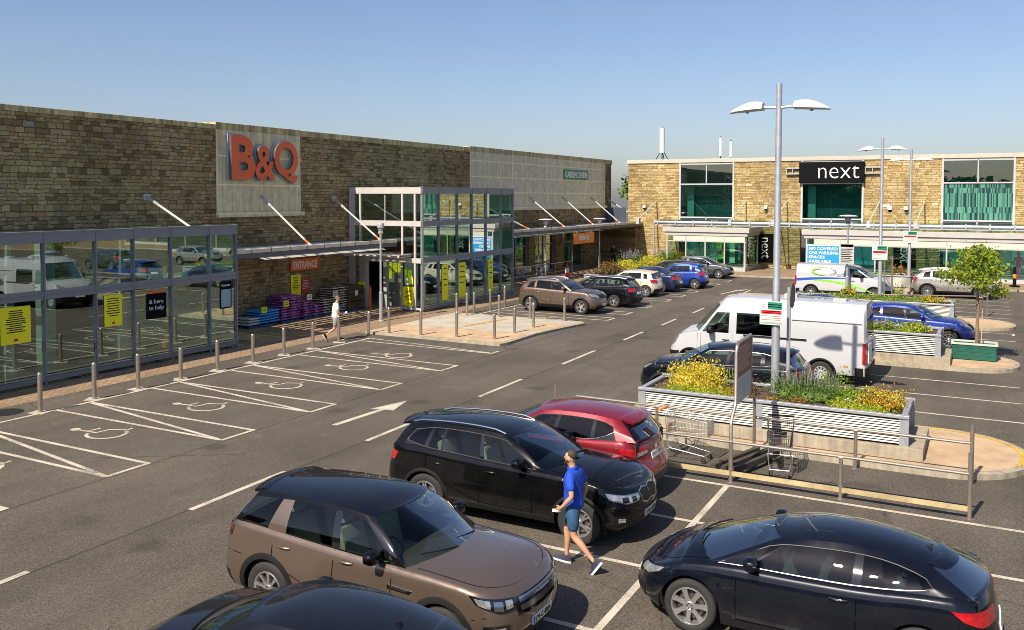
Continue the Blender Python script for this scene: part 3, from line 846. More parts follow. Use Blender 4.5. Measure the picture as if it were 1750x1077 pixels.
P_BRONZE = paint('bronze_paint', (.185, .135, .102), .65, .26)
P_BLACK = paint('black_paint', (.0025, .0025, .003), .0, .2, .75, .08)
P_BLACKB = paint('blue_black_paint', (.003, .0045, .010), .1, .2, .8, .1)
P_RED = paint('red_paint', (.21, .004, .012), .35, .28)
P_WHITE = paint('white_paint', (.46, .47, .49), 0, .35)
P_SILVER = paint('silver_beige_paint', (.36, .335, .30), .6, .3)
P_CREAM = paint('cream_paint', (.56, .51, .40), .15, .3)
P_NAVY = paint('navy_paint', (.006, .014, .06), .25, .28)
P_BLUE = paint('bright_blue_paint', (.012, .05, .34), .4, .28)
P_ROYAL = paint('royal_blue_paint', (.010, .03, .24), .45, .28)
P_GREY = paint('dark_grey_paint', (.075, .085, .095), .5, .3)
P_CHAR = paint('charcoal_paint', (.007, .007, .009), .3, .25, .8, .15)
DGREY = pm('dark_cladding', (.05, .048, .045), .6, var=.15)

def suv_lamps(z, c=0):
    return z
# ---- nearest five
CARS = {}
def disco():
    return Car(L=4.66, W=1.90, H=1.64, wb=2.74, fo=.90, R=.365, rimr=.24, paint=P_BRONZE, roofmat=P_BLACK, railmat=P_BLACK, mirm=P_BLACK, spoilm=P_BLACK, blackA=True, sill=.29, seats='B',
        dF=[(0, .13), (.12, .04), (.3, 0), (.5, .0), (.65, .015), (.8, .04), (.92, .09), (1, .17)], top=[(0, .945), (.25, .985), (.7, 1.02), (1.2, 1.05), (1.6, 1.065), (2.5, 1.10), (3.4, 1.145), (4.1, 1.18), (4.66, 1.16)],
        cowl=1.42, deck=4.32, bow=.30, crown=.055, yt=.645, rcrown=.05, rbow=.08,
        side=[(1.42, 2.12, 'K'), (1.56, 2.24, 'G', (.05, .86)), (2.46, 2.56, 'K', (.05, .9)), (2.60, 2.66, 'G', (.05, .9)), (3.38, 3.38, 'P', (.05, .9)), (3.70, 3.56, 'G', (.05, .88)), (4.20, 3.98, 'K', (.1, .84)), (4.30, 4.06, 'P')],
        roof=[(2.0, 1.51), (2.4, 1.565), (2.9, 1.585), (3.4, 1.575), (4.3, 1.53)], spoiler=.16, spokes=9, sw=.04, twin=0, doors=[(1.62, 2.53), (2.53, 3.55)], clad=.14, archw=.075, handz=.99, af=.66, pf=2.6,
        platez=(.50, .83), platetext='171-C-4864', aerial=4.0,
        trim=[('grille', 'F', [(GLOSSBLK, [(0, .86), (.56, .868)], [(0, .64), (.52, .66)], .010, True), (CHR, [(0, .845), (.50, .852)], [(0, .785), (.49, .795)], .018, True), (CHR, [(0, .755), (.48, .765)], [(0, .69), (.46, .705)], .018, True)]),
              ('bumper_insert', 'F', [(BLK, [(0, .46), (.62, .46), (.95, .50)], [(0, .33), (.62, .33), (.9, .35)], .008, True)]),
              ('rear_bumper_trim', 'R', [(BLK, [(0, .55), (.7, .55), (1.05, .50)], [(0, .29), (.7, .29), (1.05, .3)], .008, True)])],
        lamps=[('headlight', 'F', [(GLOSSBLK, [(.56, .875), (.8, .90), (1.18, .955)], [(.54, .74), (.78, .735), (1.08, .85)], .008), (LENS, [(.60, .86), (.70, .868)], [(.60, .78), (.70, .775)], .016), (CHR, [(.74, .865), (.86, .88)], [(.74, .765), (.86, .78)], .016), (LENS, [(.90, .89), (1.10, .925)], [(.90, .80), (1.05, .85)], .014)]), ('side_vent', 'F', [(CHR, [(1.98, .84), (2.34, .86)], [(2.02, .80), (2.34, .815)], .012), (BLK, [(2.04, .832), (2.3, .848)], [(2.06, .812), (2.3, .826)], .018)]),
               ('fog_light', 'F', [(GLOSSBLK, [(.66, .60), (1.0, .62)], [(.66, .50), (.98, .50)], .010), (LENS, [(.72, .575), (.92, .585)], [(.72, .525), (.92, .525)], .016)]),
               ('tail_light', 'R', [(GLOSSBLK, [(.5, 1.12), (.8, 1.13), (1.08, 1.11)], [(.5, .95), (.8, .94), (1.05, .98)], .008), (REDL, [(.55, 1.09), (1.0, 1.085)], [(.55, .98), (.98, .99)], .014)])])
def x3():
    return Car(L=4.65, W=1.88, H=1.63, wb=2.81, fo=.86, R=.36, rimr=.235, paint=P_BLACK, sill=.27, seats='B', beltchrome=True,
        dF=[(0, .14), (.12, .04), (.3, 0), (.5, .0), (.65, .015), (.8, .045), (.92, .11), (1, .22)], top=[(0, .92), (.2, .965), (.6, 1.02), (1.2, 1.065), (1.6, 1.08), (2.5, 1.11), (3.5, 1.16), (4.2, 1.19), (4.65, 1.16)],
        cowl=1.45, deck=4.30, bow=.32, crown=.085, yt=.61, rcrown=.055, rbow=.09,
        side=[(1.45, 2.22, 'P'), (1.60, 2.34, 'G', (.04, .84)), (2.56, 2.66, 'K', (.04, .86)), (2.64, 2.72, 'G', (.04, .86)), (3.36, 3.38, 'K', (.04, .86)), (3.41, 3.42, 'G', (.04, .86)), (3.66, 3.60, 'K', (.04, .85)), (3.74, 3.66, 'G', (.06, .84)), (4.14, 3.92, 'P', (.22, .72)), (4.34, 4.16, 'P')],
        roof=[(2.1, 1.49), (2.5, 1.545), (3.0, 1.565), (3.6, 1.545), (4.4, 1.47)], spoiler=.22, spokes=5, sw=.032, twin=.16, doors=[(1.65, 2.62), (2.62, 3.66)], clad=.10, archw=.05, handz=.95, af=.68, pf=2.5,
        platez=(.48, .85), platetext='172-D-3058', rails=(2.3, 4.15, .03, CHR), aerial=4.2,
        trim=[('lower_grille', 'F', [(CHR, [(.015, .80), (.17, .83), (.33, .80)], [(.015, .60), (.17, .575), (.33, .62)], .010, True), (BLK, [(.035, .785), (.17, .81), (.31, .785)], [(.035, .615), (.17, .595), (.31, .635)], .015, True)][0:0] or [(BLK, [(0, .57), (.5, .58)], [(0, .53), (.48, .54)], .008, True)]),
              ('front_intake', 'F', [(BLK, [(0, .46), (.7, .46)], [(0, .33), (.62, .34)], .008, True)]),
              ('rear_bumper_trim', 'R', [(BLK, [(0, .55), (.7, .55), (1.05, .50)], [(0, .29), (.7, .29), (1.05, .3)], .008, True)])],
        lamps=[('headlight', 'F', [(CHR, [(.36, .83), (.7, .855), (1.05, .90)], [(.40, .72), (.7, .71), (1.0, .80)], .008), (LENS, [(.40, .815), (.7, .84), (1.0, .885)], [(.43, .735), (.7, .725), (.96, .81)], .013), (GLOSSBLK, [(.48, .805), (.58, .81)], [(.48, .745), (.58, .742)], .017), (GLOSSBLK, [(.66, .815), (.78, .825)], [(.66, .74), (.78, .745)], .017)]), ('grille', 'F', [(CHR, [(.012, .85), (.17, .875), (.34, .845)], [(.012, .66), (.17, .635), (.31, .68)], .010), (BLK, [(.03, .838), (.17, .858), (.315, .83)], [(.03, .675), (.17, .655), (.29, .695)], .016)]),
               ('fog_light', 'F', [(BLK, [(.70, .52), (.98, .54)], [(.7, .40), (.95, .40)], .008), (LENS, [(.74, .50), (.86, .51)], [(.74, .44), (.86, .44)], .014)]),
               ('tail_light', 'R', [(REDL, [(.42, 1.06), (.8, 1.07), (1.12, 1.04)], [(.42, .92), (.8, .86), (1.05, .90)], .010)])])
def qashqai():
    return Car(L=4.38, W=1.82, H=1.60, wb=2.65, fo=.88, R=.35, rimr=.23, paint=P_RED, sill=.27, seats='D', beltchrome=True, glass='D',
        top=[(0, .82), (.2, .90), (.6, .975), (1.2, 1.035), (1.6, 1.05), (2.5, 1.08), (3.3, 1.13), (4.0, 1.17), (4.38, 1.13)],
        cowl=1.36, deck=4.08, bow=.32, crown=.085, yt=.60, rcrown=.055, rbow=.12,
        side=[(1.36, 2.12, 'P'), (1.50, 2.24, 'G', (.04, .84)), (2.44, 2.54, 'K', (.04, .86)), (2.53, 2.6, 'G', (.04, .86)), (3.24, 3.26, 'K', (.05, .84)), (3.32, 3.32, 'G', (.07, .83)), (3.56, 3.48, 'G', (.22, .79)), (3.76, 3.60, 'P', (.42, .66)), (4.12, 3.74, 'P')],
        roof=[(2.0, 1.47), (2.4, 1.53), (2.9, 1.545), (3.4, 1.52), (4.2, 1.42)], spoiler=.24, spokes=5, sw=.05, twin=.14, doors=[(1.56, 2.5), (2.5, 3.4)], clad=.12, archw=.06, handz=.93, af=.66, ar=.58,
        dR=[(0, .12), (.12, .03), (.3, 0), (.45, .03), (.55, .09), (.7, .13), (.9, .17), (1, .24)],
        platez=(.5, .83), platetext='151-C-6071', aerial=3.9, rf=(.06, .93),
        trim=[('grille', 'F', [(BLK, [(0, .74), (.4, .76)], [(0, .58), (.36, .60)], .01, True)]),
              ('rear_bumper_trim', 'R', [(DGREY, [(0, .52), (.7, .52), (1.05, .50)], [(0, .27), (.7, .27), (1.05, .28)], .010, True)]),
              ('tailgate_badge', 'R', [(CHR, [(0, .99), (.07, .99)], [(0, .92), (.07, .92)], .012, True)])],
        lamps=[('headlight', 'F', [(LENS, [(.42, .78), (1.0, .87)], [(.42, .68), (.9, .75)], .01)]),
               ('tail_light', 'R', [(REDL, [(.40, 1.01), (.8, 1.03), (1.16, 1.05)], [(.40, .93), (.8, .87), (1.08, .95)], .010), (LENS, [(.44, .96), (.78, .955)], [(.44, .925), (.78, .88)], .016)]),
               ('reflector', 'R', [(REDL, [(.7, .44), (.9, .44)], [(.7, .40), (.9, .40)], .016)])])
def gtc():
    return Car(L=4.466, W=1.84, H=1.45, wb=2.695, fo=.93, R=.345, rimr=.248, paint=P_BLACKB, sill=.20, seats='D', beltchrome=True, glass='M', pf=2.2, af=.80, ar=.6, bulge=.012,
        top=[(0, .68), (.2, .76), (.55, .85), (1.0, .925), (1.45, .965), (2.2, .975), (3.0, 1.0), (3.7, 1.06), (4.2, 1.075), (4.466, 1.03)],
        cowl=1.30, deck=4.10, bow=.34, crown=.10, yt=.54, rcrown=.06, rbow=.16, rbowT=.14, ytaper=.06,
        side=[(1.12, 2.02, 'P', (.05, .5)), (1.24, 2.10, 'G', (.04, .74)), (1.56, 2.16, 'K', (.04, .82)), (1.62, 2.2, 'G', (.04, .82)), (2.86, 2.90, 'K', (.04, .84)), (2.97, 2.99, 'G', (.05, .84)), (3.24, 3.16, 'G', (.06, .82)), (3.48, 3.32, 'G', (.09, .77)), (3.68, 3.46, 'G', (.16, .68)), (3.82, 3.54, 'P', (.28, .56)), (3.92, 3.60, 'P'), (4.18, 3.70, 'P')],
        roof=[(1.95, 1.30), (2.3, 1.36), (2.75, 1.38), (3.3, 1.34), (4.0, 1.20)], spoiler=.15, spokes=7, sw=.062, twin=0, doors=[(1.52, 2.93)], handz=.83,
        dS=[(0, .06), (.1, .03), (.25, .02), (.42, .012), (.55, .0), (.66, .012), (.8, .03), (.9, .05), (.96, .075), (1, .12)],
        platez=(.42, .62), aerial=3.65,
        trim=[('grille', 'F', [(BLK, [(0, .66), (.45, .67)], [(0, .57), (.42, .58)], .01, True), (CHR, [(0, .625), (.42, .63)], [(0, .60), (.42, .605)], .02, True)]),
              ('front_intake', 'F', [(BLK, [(0, .40), (.6, .42), (.8, .44)], [(0, .25), (.6, .26), (.78, .28)], .008, True)]),
              ('rear_bumper_trim', 'R', [(BLK, [(0, .42), (.7, .42), (.95, .38)], [(0, .22), (.7, .22), (.95, .24)], .008, True)])],
        lamps=[('headlight', 'F', [(GLOSSBLK, [(.52, .69), (.85, .735), (1.2, .80)], [(.52, .58), (.85, .60), (1.1, .70)], .008), (LENS, [(.58, .68), (.85, .72), (1.1, .765)], [(.58, .60), (.85, .62), (1.04, .70)], .014)]),
               ('tail_light', 'R', [(REDL, [(.42, .94), (.8, .95), (1.18, .955)], [(.42, .80), (.8, .78), (1.02, .85)], .010)])])
def hatch_near():
    return Car(L=4.3, W=1.79, H=1.46, wb=2.6, fo=.88, R=.32, rimr=.21, paint=P_CHAR, sill=.2, glass='M', pf=2.3, af=.7, ar=.5,
        top=[(0, .70), (.2, .77), (.55, .85), (1.1, .92), (1.5, .945), (2.5, .97), (3.4, 1.0), (4.1, 1.02), (4.3, .98)],
        cowl=1.35, deck=4.02, bow=.32, crown=.08, yt=.56, rcrown=.055, rbow=.12,
        side=[(1.30, 2.06, 'P'), (1.42, 2.16, 'G', (.04, .8)), (2.40, 2.48, 'K', (.04, .83)), (2.48, 2.56, 'G', (.04, .83)), (3.30, 3.30, 'K', (.05, .8)), (3.37, 3.36, 'G', (.08, .8)), (3.66, 3.54, 'P', (.3, .7)), (4.02, 3.80, 'P')],
        roof=[(1.95, 1.325), (2.3, 1.385), (2.8, 1.405), (3.3, 1.38), (4.0, 1.29)], spoiler=.18, spokes=5, doors=[(1.5, 2.44), (2.44, 3.4)], aerial=3.5,
        lamps=[('headlight', 'F', [(LENS, [(.45, .70), (1.1, .80)], [(.45, .58), (1.0, .68)], .01)]), ('tail_light', 'R', [(REDL, [(.45, .92), (1.1, .93)], [(.45, .76), (1.0, .78)], .01)])])
def generic(kind, p, L, W, H, wb, **k):
    """plainer bodies for the cars further off"""
    b = H / 1.6
    if kind == 'suv':
        d = dict(fo=.88, R=.35, sill=.27, clad=.13, archw=.065,
            top=[(0, .55 * H), (.2, .59 * H), (.6, .625 * H), (1.3, .66 * H), (L * .55, .685 * H), (L * .8, .715 * H), (L, .70 * H)],
            cowl=1.36, deck=L - .3, bow=.3, yt=.61, rbow=.1,
            side=[(1.36, 2.08, 'P'), (1.5, 2.2, 'G'), (L * .545, L * .565, 'K'), (L * .565, L * .58, 'G'), (L * .745, L * .745, 'P', (.05, .84)), (L * .77, L * .765, 'G', (.08, .82)), (L * .86, L * .82, 'P', (.3, .7)), (L - .3, L - .62, 'P')],
            roof=[(2.0, H - .14), (2.4, H - .08), (3.0, H - .06), (L * .8, H - .09), (L, H - .17)], spoiler=.18)
    elif kind == 'hatch':
        d = dict(fo=.82, R=.32, rimr=.215, sill=.22, tyrew=.2,
            top=[(0, .50 * H), (.2, .55 * H), (.55, .60 * H), (1.15, .65 * H), (L * .55, .67 * H), (L * .85, .70 * H), (L, .67 * H)],
            cowl=1.2, deck=L - .28, bow=.32, yt=.58, rbow=.1,
            side=[(1.2, 1.95, 'P'), (1.34, 2.06, 'G'), (L * .545, L * .565, 'K'), (L * .565, L * .58, 'G'), (L * .76, L * .755, 'P', (.05, .82)), (L * .80, L * .78, 'G', (.1, .8)), (L * .86, L * .83, 'P', (.3, .7)), (L - .27, L - .48, 'P')],
            roof=[(1.85, H - .13), (2.25, H - .075), (2.8, H - .055), (L * .82, H - .09), (L, H - .17)], spoiler=.16)
    elif kind == 'estate':
        d = dict(fo=.9, R=.33, rimr=.22, sill=.21,
            top=[(0, .48 * H), (.2, .53 * H), (.6, .585 * H), (1.35, .645 * H), (L * .55, .665 * H), (L * .85, .69 * H), (L, .67 * H)],
            cowl=1.42, deck=L - .3, bow=.32, yt=.58, rbow=.1,
            side=[(1.42, 2.2, 'P'), (1.56, 2.32, 'G'), (L * .53, L * .55, 'K'), (L * .55, L * .565, 'G'), (L * .70, L * .70, 'K'), (L * .715, L * .715, 'G'), (L * .87, L * .845, 'P', (.2, .75)), (L - .3, L - .55, 'P')],
            roof=[(2.1, H - .13), (2.5, H - .075), (3.1, H - .055), (L * .8, H - .075), (L, H - .14)], spoiler=.16)
    else:
        d = dict(fo=.9, R=.325, rimr=.215, sill=.2,
            top=[(0, .47 * H), (.2, .52 * H), (.6, .58 * H), (1.35, .64 * H), (L * .55, .66 * H), (L * .82, .69 * H), (L - .15, .68 * H), (L, .65 * H)],
            cowl=1.42, deck=L - .82, bow=.32, yt=.57, rbow=.2, ar=.5, parcel=True,
            side=[(1.42, 2.2, 'P'), (1.56, 2.32, 'G'), (L * .53, L * .55, 'K'), (L * .55, L * .565, 'G'), (L * .70, L * .68, 'K', (.05, .82)), (L * .715, L * .69, 'G', (.05, .82)), (L * .78, L * .73, 'P', (.3, .6)), (L - .72, L - 1.25, 'P')],
            roof=[(2.1, H - .13), (2.5, H - .075), (3.0, H - .055), (L - 1.25, H - .13), (L, H - .2)], spoiler=0)
    zt = d['top']; zf = zt[1][1]; zr_ = zt[-2][1]
    d.update(doors=[(1.52, L * .555), (L * .555, L * .765)], full=True, spokes=5, af=.64, pf=2.4,
        platez=(.45, zr_ - .32 if kind != 'saloon' else .6),
        trim=[('grille', 'F', [(BLK, [(0, zf - .07), (.42, zf - .06)], [(0, zf - .22), (.4, zf - .2)], .01, True)]),
              ('bumper_trim', 'F', [(BLK, [(0, .44), (.7, .44)], [(0, .25), (.66, .27)], .01, True)]),
              ('rear_bumper_trim', 'R', [(BLK, [(0, .46), (.8, .46)], [(0, .25), (.8, .25)], .01, True)])],
        lamps=[('headlight', 'F', [(LENS, [(.45, zf - .05), (1.02, zf + .04)], [(.45, zf - .18), (.92, zf - .1)], .012)]),
               ('tail_light', 'R', [(REDL, [(.42, zr_ - .06), (1.0, zr_ - .05)], [(.42, zr_ - .25), (.95, zr_ - .23)], .012)])])
    d.update(k)
    return Car(L=L, W=W, H=H, wb=wb, paint=p, **d)
def master_van():
    return Car(L=6.2, W=2.07, H=2.5, wb=4.0, fo=.87, R=.345, rimr=.2, tyrew=.225, paint=P_WHITE, sill=.33, ms=1.6, glass='D', pf=2.7, af=.62, ar=.16, pr=3.2, spoiler=0, rimmat=pm('steel_wheel', (.5, .5, .5), .45, metal=.5), spokes=10, sw=.05, twin=0,
        top=[(0, .98), (.15, 1.08), (.5, 1.20), (1.0, 1.30), (1.4, 1.33), (3, 1.33), (6.2, 1.33)], cowl=1.15, deck=6.25, bow=.36, crown=.10, yt=.80, rcrown=.05, k=3.4, k_roof=4, rbow=.02, rbowT=.02, ytaper=0, bulge=.015,
        dS=[(0, .05), (.1, .02), (.25, 0), (.55, 0), (.8, .01), (1, .02)], dF=[(0, .08), (.2, .0), (.4, .0), (.6, .05), (.8, .12), (1, .24)], dR=[(0, .0), (1, .02)],
        wf=(.02, .80), rf=(.1, .62),
        side=[(1.10, 1.98, 'P', (.04, .6)), (1.22, 2.02, 'G', (.03, .60)), (2.08, 2.12, 'P', (.03, .60)), (2.32, 2.34, 'G', (.02, .60)), (3.66, 3.66, 'P', (.02, .60)), (4.6, 4.6, 'P'), (5.4, 5.4, 'P'), (6.08, 6.03, 'P'), (6.16, 6.10, 'P')],
        roof=[(1.8, 2.36), (2.2, 2.43), (3.2, 2.44), (6.2, 2.42)], doors=[(1.2, 2.2)], clad=.12, archw=.05, handz=1.12, handlem=BLK, mirm=BLK, nrows=1, platez=(.6, .75),
        trim=[('front_bumper', 'F', [(BLK, [(0, .62), (.8, .62), (1.25, .66)], [(0, .34), (.8, .34), (1.2, .36)], .012, True)]),
              ('grille', 'F', [(BLK, [(0, .90), (.5, .93)], [(0, .74), (.45, .76)], .012, True)]),
              ('rear_bumper', 'R', [(BLK, [(0, .58), (.9, .58), (1.3, .58)], [(0, .33), (.9, .33), (1.3, .33)], .03, True)])],
        lamps=[('headlight', 'F', [(LENS, [(.62, 1.02), (.9, 1.14), (1.12, 1.2)], [(.62, .80), (.9, .82), (1.06, .92)], .012)]),
               ('tail_light', 'R', [(REDL, [(.86, 1.32), (.99, 1.32), (1.10, 1.30)], [(.86, .72), (.99, .68), (1.10, .70)], .014), (LENS, [(.9, 1.12), (1.0, 1.12)], [(.9, .98), (1.0, .98)], .02)]),
               ('side_marker', 'R', [(AMBER, [(1.50, .63), (1.64, .63)], [(1.50, .585), (1.64, .585)], .012)])])
def trafic_van():
    return Car(L=5.2, W=1.95, H=1.88, wb=3.3, fo=.95, R=.33, rimr=.2, paint=P_WHITE, sill=.3, ms=1.3, glass='D', pf=2.6, af=.66, ar=.16, pr=3.2, spoiler=0, spokes=8, sw=.05, twin=0,
        top=[(0, .86), (.15, .95), (.5, 1.06), (1.0, 1.17), (1.4, 1.20), (5.2, 1.22)], cowl=1.2, deck=5.25, bow=.36, crown=.10, yt=.72, rcrown=.05, k=3.2, k_roof=4, rbow=.02, rbowT=.02, ytaper=0, bulge=.015,
        dS=[(0, .05), (.1, .02), (.25, 0), (.55, 0), (.8, .01), (1, .03)], dF=[(0, .08), (.2, .0), (.4, .0), (.6, .05), (.8, .12), (1, .26)], dR=[(0, .0), (1, .03)],
        wf=(.02, .9), rf=(.1, .75),
        side=[(1.05, 2.0, 'P', (.04, .75)), (1.2, 2.06, 'G', (.03, .78)), (2.18, 2.24, 'P', (.03, .8)), (3.2, 3.2, 'P'), (4.2, 4.2, 'P'), (5.08, 5.0, 'P'), (5.16, 5.06, 'P')],
        roof=[(1.9, 1.74), (2.3, 1.81), (3.2, 1.82), (5.2, 1.81)], doors=[(1.25, 2.25)], clad=.12, archw=.05, handz=1.02, handlem=BLK, mirm=BLK, nrows=1, platez=(.5, .75),
        trim=[('front_bumper', 'F', [(BLK, [(0, .55), (.8, .55), (1.2, .58)], [(0, .3), (.8, .3), (1.15, .32)], .012, True)]),
              ('rear_bumper', 'R', [(BLK, [(0, .5), (.9, .5), (1.2, .5)], [(0, .3), (.9, .3), (1.2, .3)], .03, True)])],
        lamps=[('headlight', 'F', [(LENS, [(.6, .92), (.9, 1.02), (1.1, 1.08)], [(.6, .74), (.9, .76), (1.05, .86)], .012)]),
               ('tail_light', 'R', [(REDL, [(.82, 1.25), (.93, 1.25), (1.04, 1.23)], [(.82, .70), (.93, .68), (1.04, .70)], .014)])])
# ------------------------------------------------------------------ materials of the place
ASPH = asphalt()
LINE = roadpaint('white_road_paint', (.54, .48, .39))
YLINE = roadpaint('yellow_road_paint', (.58, .38, .06))
PAVE = brickpave('tan_paving', (.34, .235, .145), (.28, .19, .12))
PAVE2 = pm('concrete_paving', (.40, .36, .29), .85, var=.2, scale=1.3, bump=.15)
BUFF = pm('buff_paving', (.44, .31, .19), .88, var=.22, scale=1.7, bump=.3, bscale=70)
KERB = concrete('kerb_concrete', (.38, .33, .25), 0, None, .3)
KERBY = pm('yellow_kerb', (.5, .36, .12), .8, var=.25)
STONE1 = stone('store_stone', 1, [(0, (.16, .112, .05)), (.2, (.26, .19, .09)), (.4, (.33, .245, .118)), (.6, (.38, .29, .145)), (.78, (.32, .245, .135)), (.88, (.43, .34, .18)), (.95, (.34, .19, .075)), (1, (.28, .265, .21))], .15, .33, (.12, .092, .055), stain=.4)
STONE2 = stone('sunny_stone', 0, [(0, (.27, .175, .075)), (.2, (.34, .24, .11)), (.5, (.41, .305, .145)), (.75, (.47, .365, .18)), (.9, (.39, .265, .11)), (1, (.50, .42, .27))], .145, .42, (.16, .10, .045), stain=.3)
CONC1 = concrete('streaked_concrete', (.74, .65, .41), 1, [(1, 2.55, 26.77), (2, 1.22, 4.88)], .28)
CONC2 = concrete('panel_concrete', (.70, .62, .43), 1, [(1, 5.5, 47.4), (2, 1.0, 4.9)], .2)
COPE = concrete('mossy_coping', (.62, .52, .27), 1, None, .6)
WHITEC = pm('white_coping', (.46, .42, .35), .6, var=.08)
WHITEM = pm('white_metal', (.43, .42, .40), .45, var=.06)
FRAME = pm('blue_grey_frame', (.22, .24, .275), .38, metal=.25, var=.08)
FRAMEL = pm('pale_frame', (.46, .43, .41), .4, var=.06)
STEEL = pm('brushed_steel', (.42, .37, .31), .34, metal=.75, var=.12, scale=12)
GALV = pm('galvanised_steel', (.44, .46, .49), .42, metal=.55, var=.12, scale=6)
GALVD = pm('grey_paint_steel', (.40, .42, .44), .42, metal=.3, var=.1)
RUST = pm('rusty_steel', (.30, .15, .05), .7, metal=.3, var=.4, scale=9)
DARK = pm('dark_void', (.012, .012, .013), .9)
DARKW = pm('dark_grey_wall', (.05, .05, .052), .8)
SLATE = pm('slate_panel', (.045, .055, .075), .5, var=.1)
LAMPW = pm('lamp_shell', (.52, .51, .50), .35, var=.04)
GLASSB = glassm('porch_glass', (.76, .91, .84), .12, .6, .38)
GLASSN = glassm('shop_glass', (.78, .92, .87), .05, .6, .3)
GLASST = glassm('teal_glass', (.62, .85, .82), .09, .6, .34)
YEL = pm('yellow_poster', (.92, .90, .01), .5, var=.03)
INK = pm('poster_ink', (.02, .02, .02), .6)
ORANGE = pm('orange_sign', (.78, .12, .02), .4, var=.05)
ORANGE2 = pm('light_orange_sign', (.92, .25, .015), .4, var=.05)
REDS = pm('red_sign', (.42, .05, .03), .5, var=.05)
SIGNW = pm('sign_white', (.78, .76, .72), .5, var=.04)
SIGNG = pm('sign_green', (.02, .22, .13), .45, var=.05)
SIGNB = pm('sign_blue', (.02, .27, .58), .45, var=.05)
SIGNK = pm('sign_black', (.006, .006, .007), .7, var=.05, spec=.08)
SIGNR = pm('sign_red', (.62, .03, .03), .5, var=.05)
SIGNBR = pm('sign_brown', (.20, .055, .04), .5, var=.1)
SOIL = pm('soil', (.075, .045, .028), .95, var=.45, scale=9, bump=.9, bscale=30)
TEALW = pm('teal_wall', (.05, .22, .19), .7, var=.2)
GREENW = pm('green_display', (.06, .38, .07), .7, var=.3)
INFLOOR = pm('shop_floor', (.28, .26, .22), .5, var=.1)
INWALL = pm('shop_wall', (.10, .10, .095), .8, var=.2)

# ------------------------------------------------------------------ ground
def st(mb, name, mats): return tag(mb.build(name, mats), kind='structure')
g = MB(); g.sheet([(-140, -60), (120, -60), (120, 190), (-140, 190)], 0); st(g, 'car_park_tarmac', ASPH)
# tan brick footway along the store, then the shaded forecourt behind it
g = MB()
g.sheet([(-22.85, -8), (-22.8, 28.9), (-21.9, 28.9), (-21.9, 35.9), (-22.5, 36.2), (-22.5, 48), (-23.2, 52), (-23.2, 73), (-28.45, 73), (-28.45, -8)], .004)
st(g, 'brick_footway', PAVE)
# raised crossing apron
AP = [(-22.3, 28.85), (-15.95, 28.78), (-15.85, 29.2), (-15.9, 31.7), (-15.65, 33.6), (-15.35, 35.4), (-15.7, 35.8), (-22.2, 35.75)]
g = MB(); g.prism(AP, -.02, .10); st(g, 'crossing_kerb', KERB)
g = MB(); g.sheet([(-22.25, 29.0), (-16.1, 28.95), (-16.0, 31.5), (-22.2, 31.3)], .104, 0); g.sheet([(-22.2, 31.3), (-16.0, 31.5), (-15.8, 33.6), (-15.6, 35.5), (-22.2, 35.6)], .104, 1)
g.sheet([(-16.9, 32.3), (-15.95, 32.3), (-15.8, 34.6), (-16.9, 34.6)], .108, 0)
st(g, 'crossing_paving', [BUFF, PAVE2])
g = MB()
for dx in (0, .16): g.sheet([(-19.6 + dx, 31.9), (-19.5 + dx, 31.9), (-19.0 + dx, 34.7), (-19.1 + dx, 34.7)], .112)
st(g, 'yellow_crossing_lines', YLINE)
# footway in front of the far shops
FP = [(-24, 61.2), (-17.0, 62.6), (-9.5, 62.6), (-9.0, 60.8), (60, 60.0), (60, 70.2), (-24, 70.2)]
g = MB(); g.prism(FP, -.02, .11); st(g, 'shop_footway_kerb', KERB)
g = MB(); g.sheet([(-23.9, 61.5), (-17.0, 62.85), (-9.4, 62.85), (-8.9, 61.0), (60, 60.2), (60, 70.1), (-23.9, 70.1)], .114); st(g, 'shop_footway', PAVE)
# islands
def rounded(x0, x1, y0, y1, rr, n=8):
    P = [(x0, y0)]
    for i in range(n + 1):
        a = -PI / 2 + PI / 2 * i / n; P.append((x1 - rr + rr * cos(a), y0 + rr + rr * sin(a)))
    for i in range(n + 1):
        a = PI / 2 * i / n; P.append((x1 - rr + rr * cos(a), y1 - rr + rr * sin(a)))
    return P + [(x0, y1)]
def inset_poly(P, d):
    cx = sum(p[0] for p in P) / len(P); cy = sum(p[1] for p in P) / len(P)
    x0 = min(p[0] for p in P); x1 = max(p[0] for p in P); y0 = min(p[1] for p in P); y1 = max(p[1] for p in P)
    return [((p[0] - (x0 + x1) / 2) * (1 - 2 * d / (x1 - x0)) + (x0 + x1) / 2, (p[1] - (y0 + y1) / 2) * (1 - 2 * d / (y1 - y0)) + (y0 + y1) / 2) for p in P]
for (x0, x1, y0, y1, yel) in ((-9.0, .95, 19.45, 23.2, 1), (-9.0, 1.1, 31.75, 35.0, 0), (-9.0, 1.25, 41.9, 45.4, 0), (-7.5, -1.0, 56.0, 58.6, 0)):
    P = rounded(x0, x1, y0, y1, (y1 - y0) * .46)
    P = [(-9.0 + abs(y - (y0 + y1) / 2) * .5 if x == x0 and x0 == -9 else x, y) for x, y in P]
    g = MB(); g.prism(P, -.02, .12); st(g, 'island_kerb', KERB)
    g = MB(); g.sheet(inset_poly(P, .16), .124); st(g, 'island_paving', BUFF)
    if yel:
        g = MB(); Q = [p for p in inset_poly(P, .09) if p[1] > 20.4]; q2 = [p for p in inset_poly(P, .20) if p[1] > 20.4]
        n = min(len(Q), len(q2)); g.add([(x, y, .128) for x, y in Q[:n]] + [(x, y, .128) for x, y in q2[:n]], [(i, i + 1, n + i + 1, n + i) for i in range(n - 1)]); st(g, 'yellow_kerb_line', YLINE)
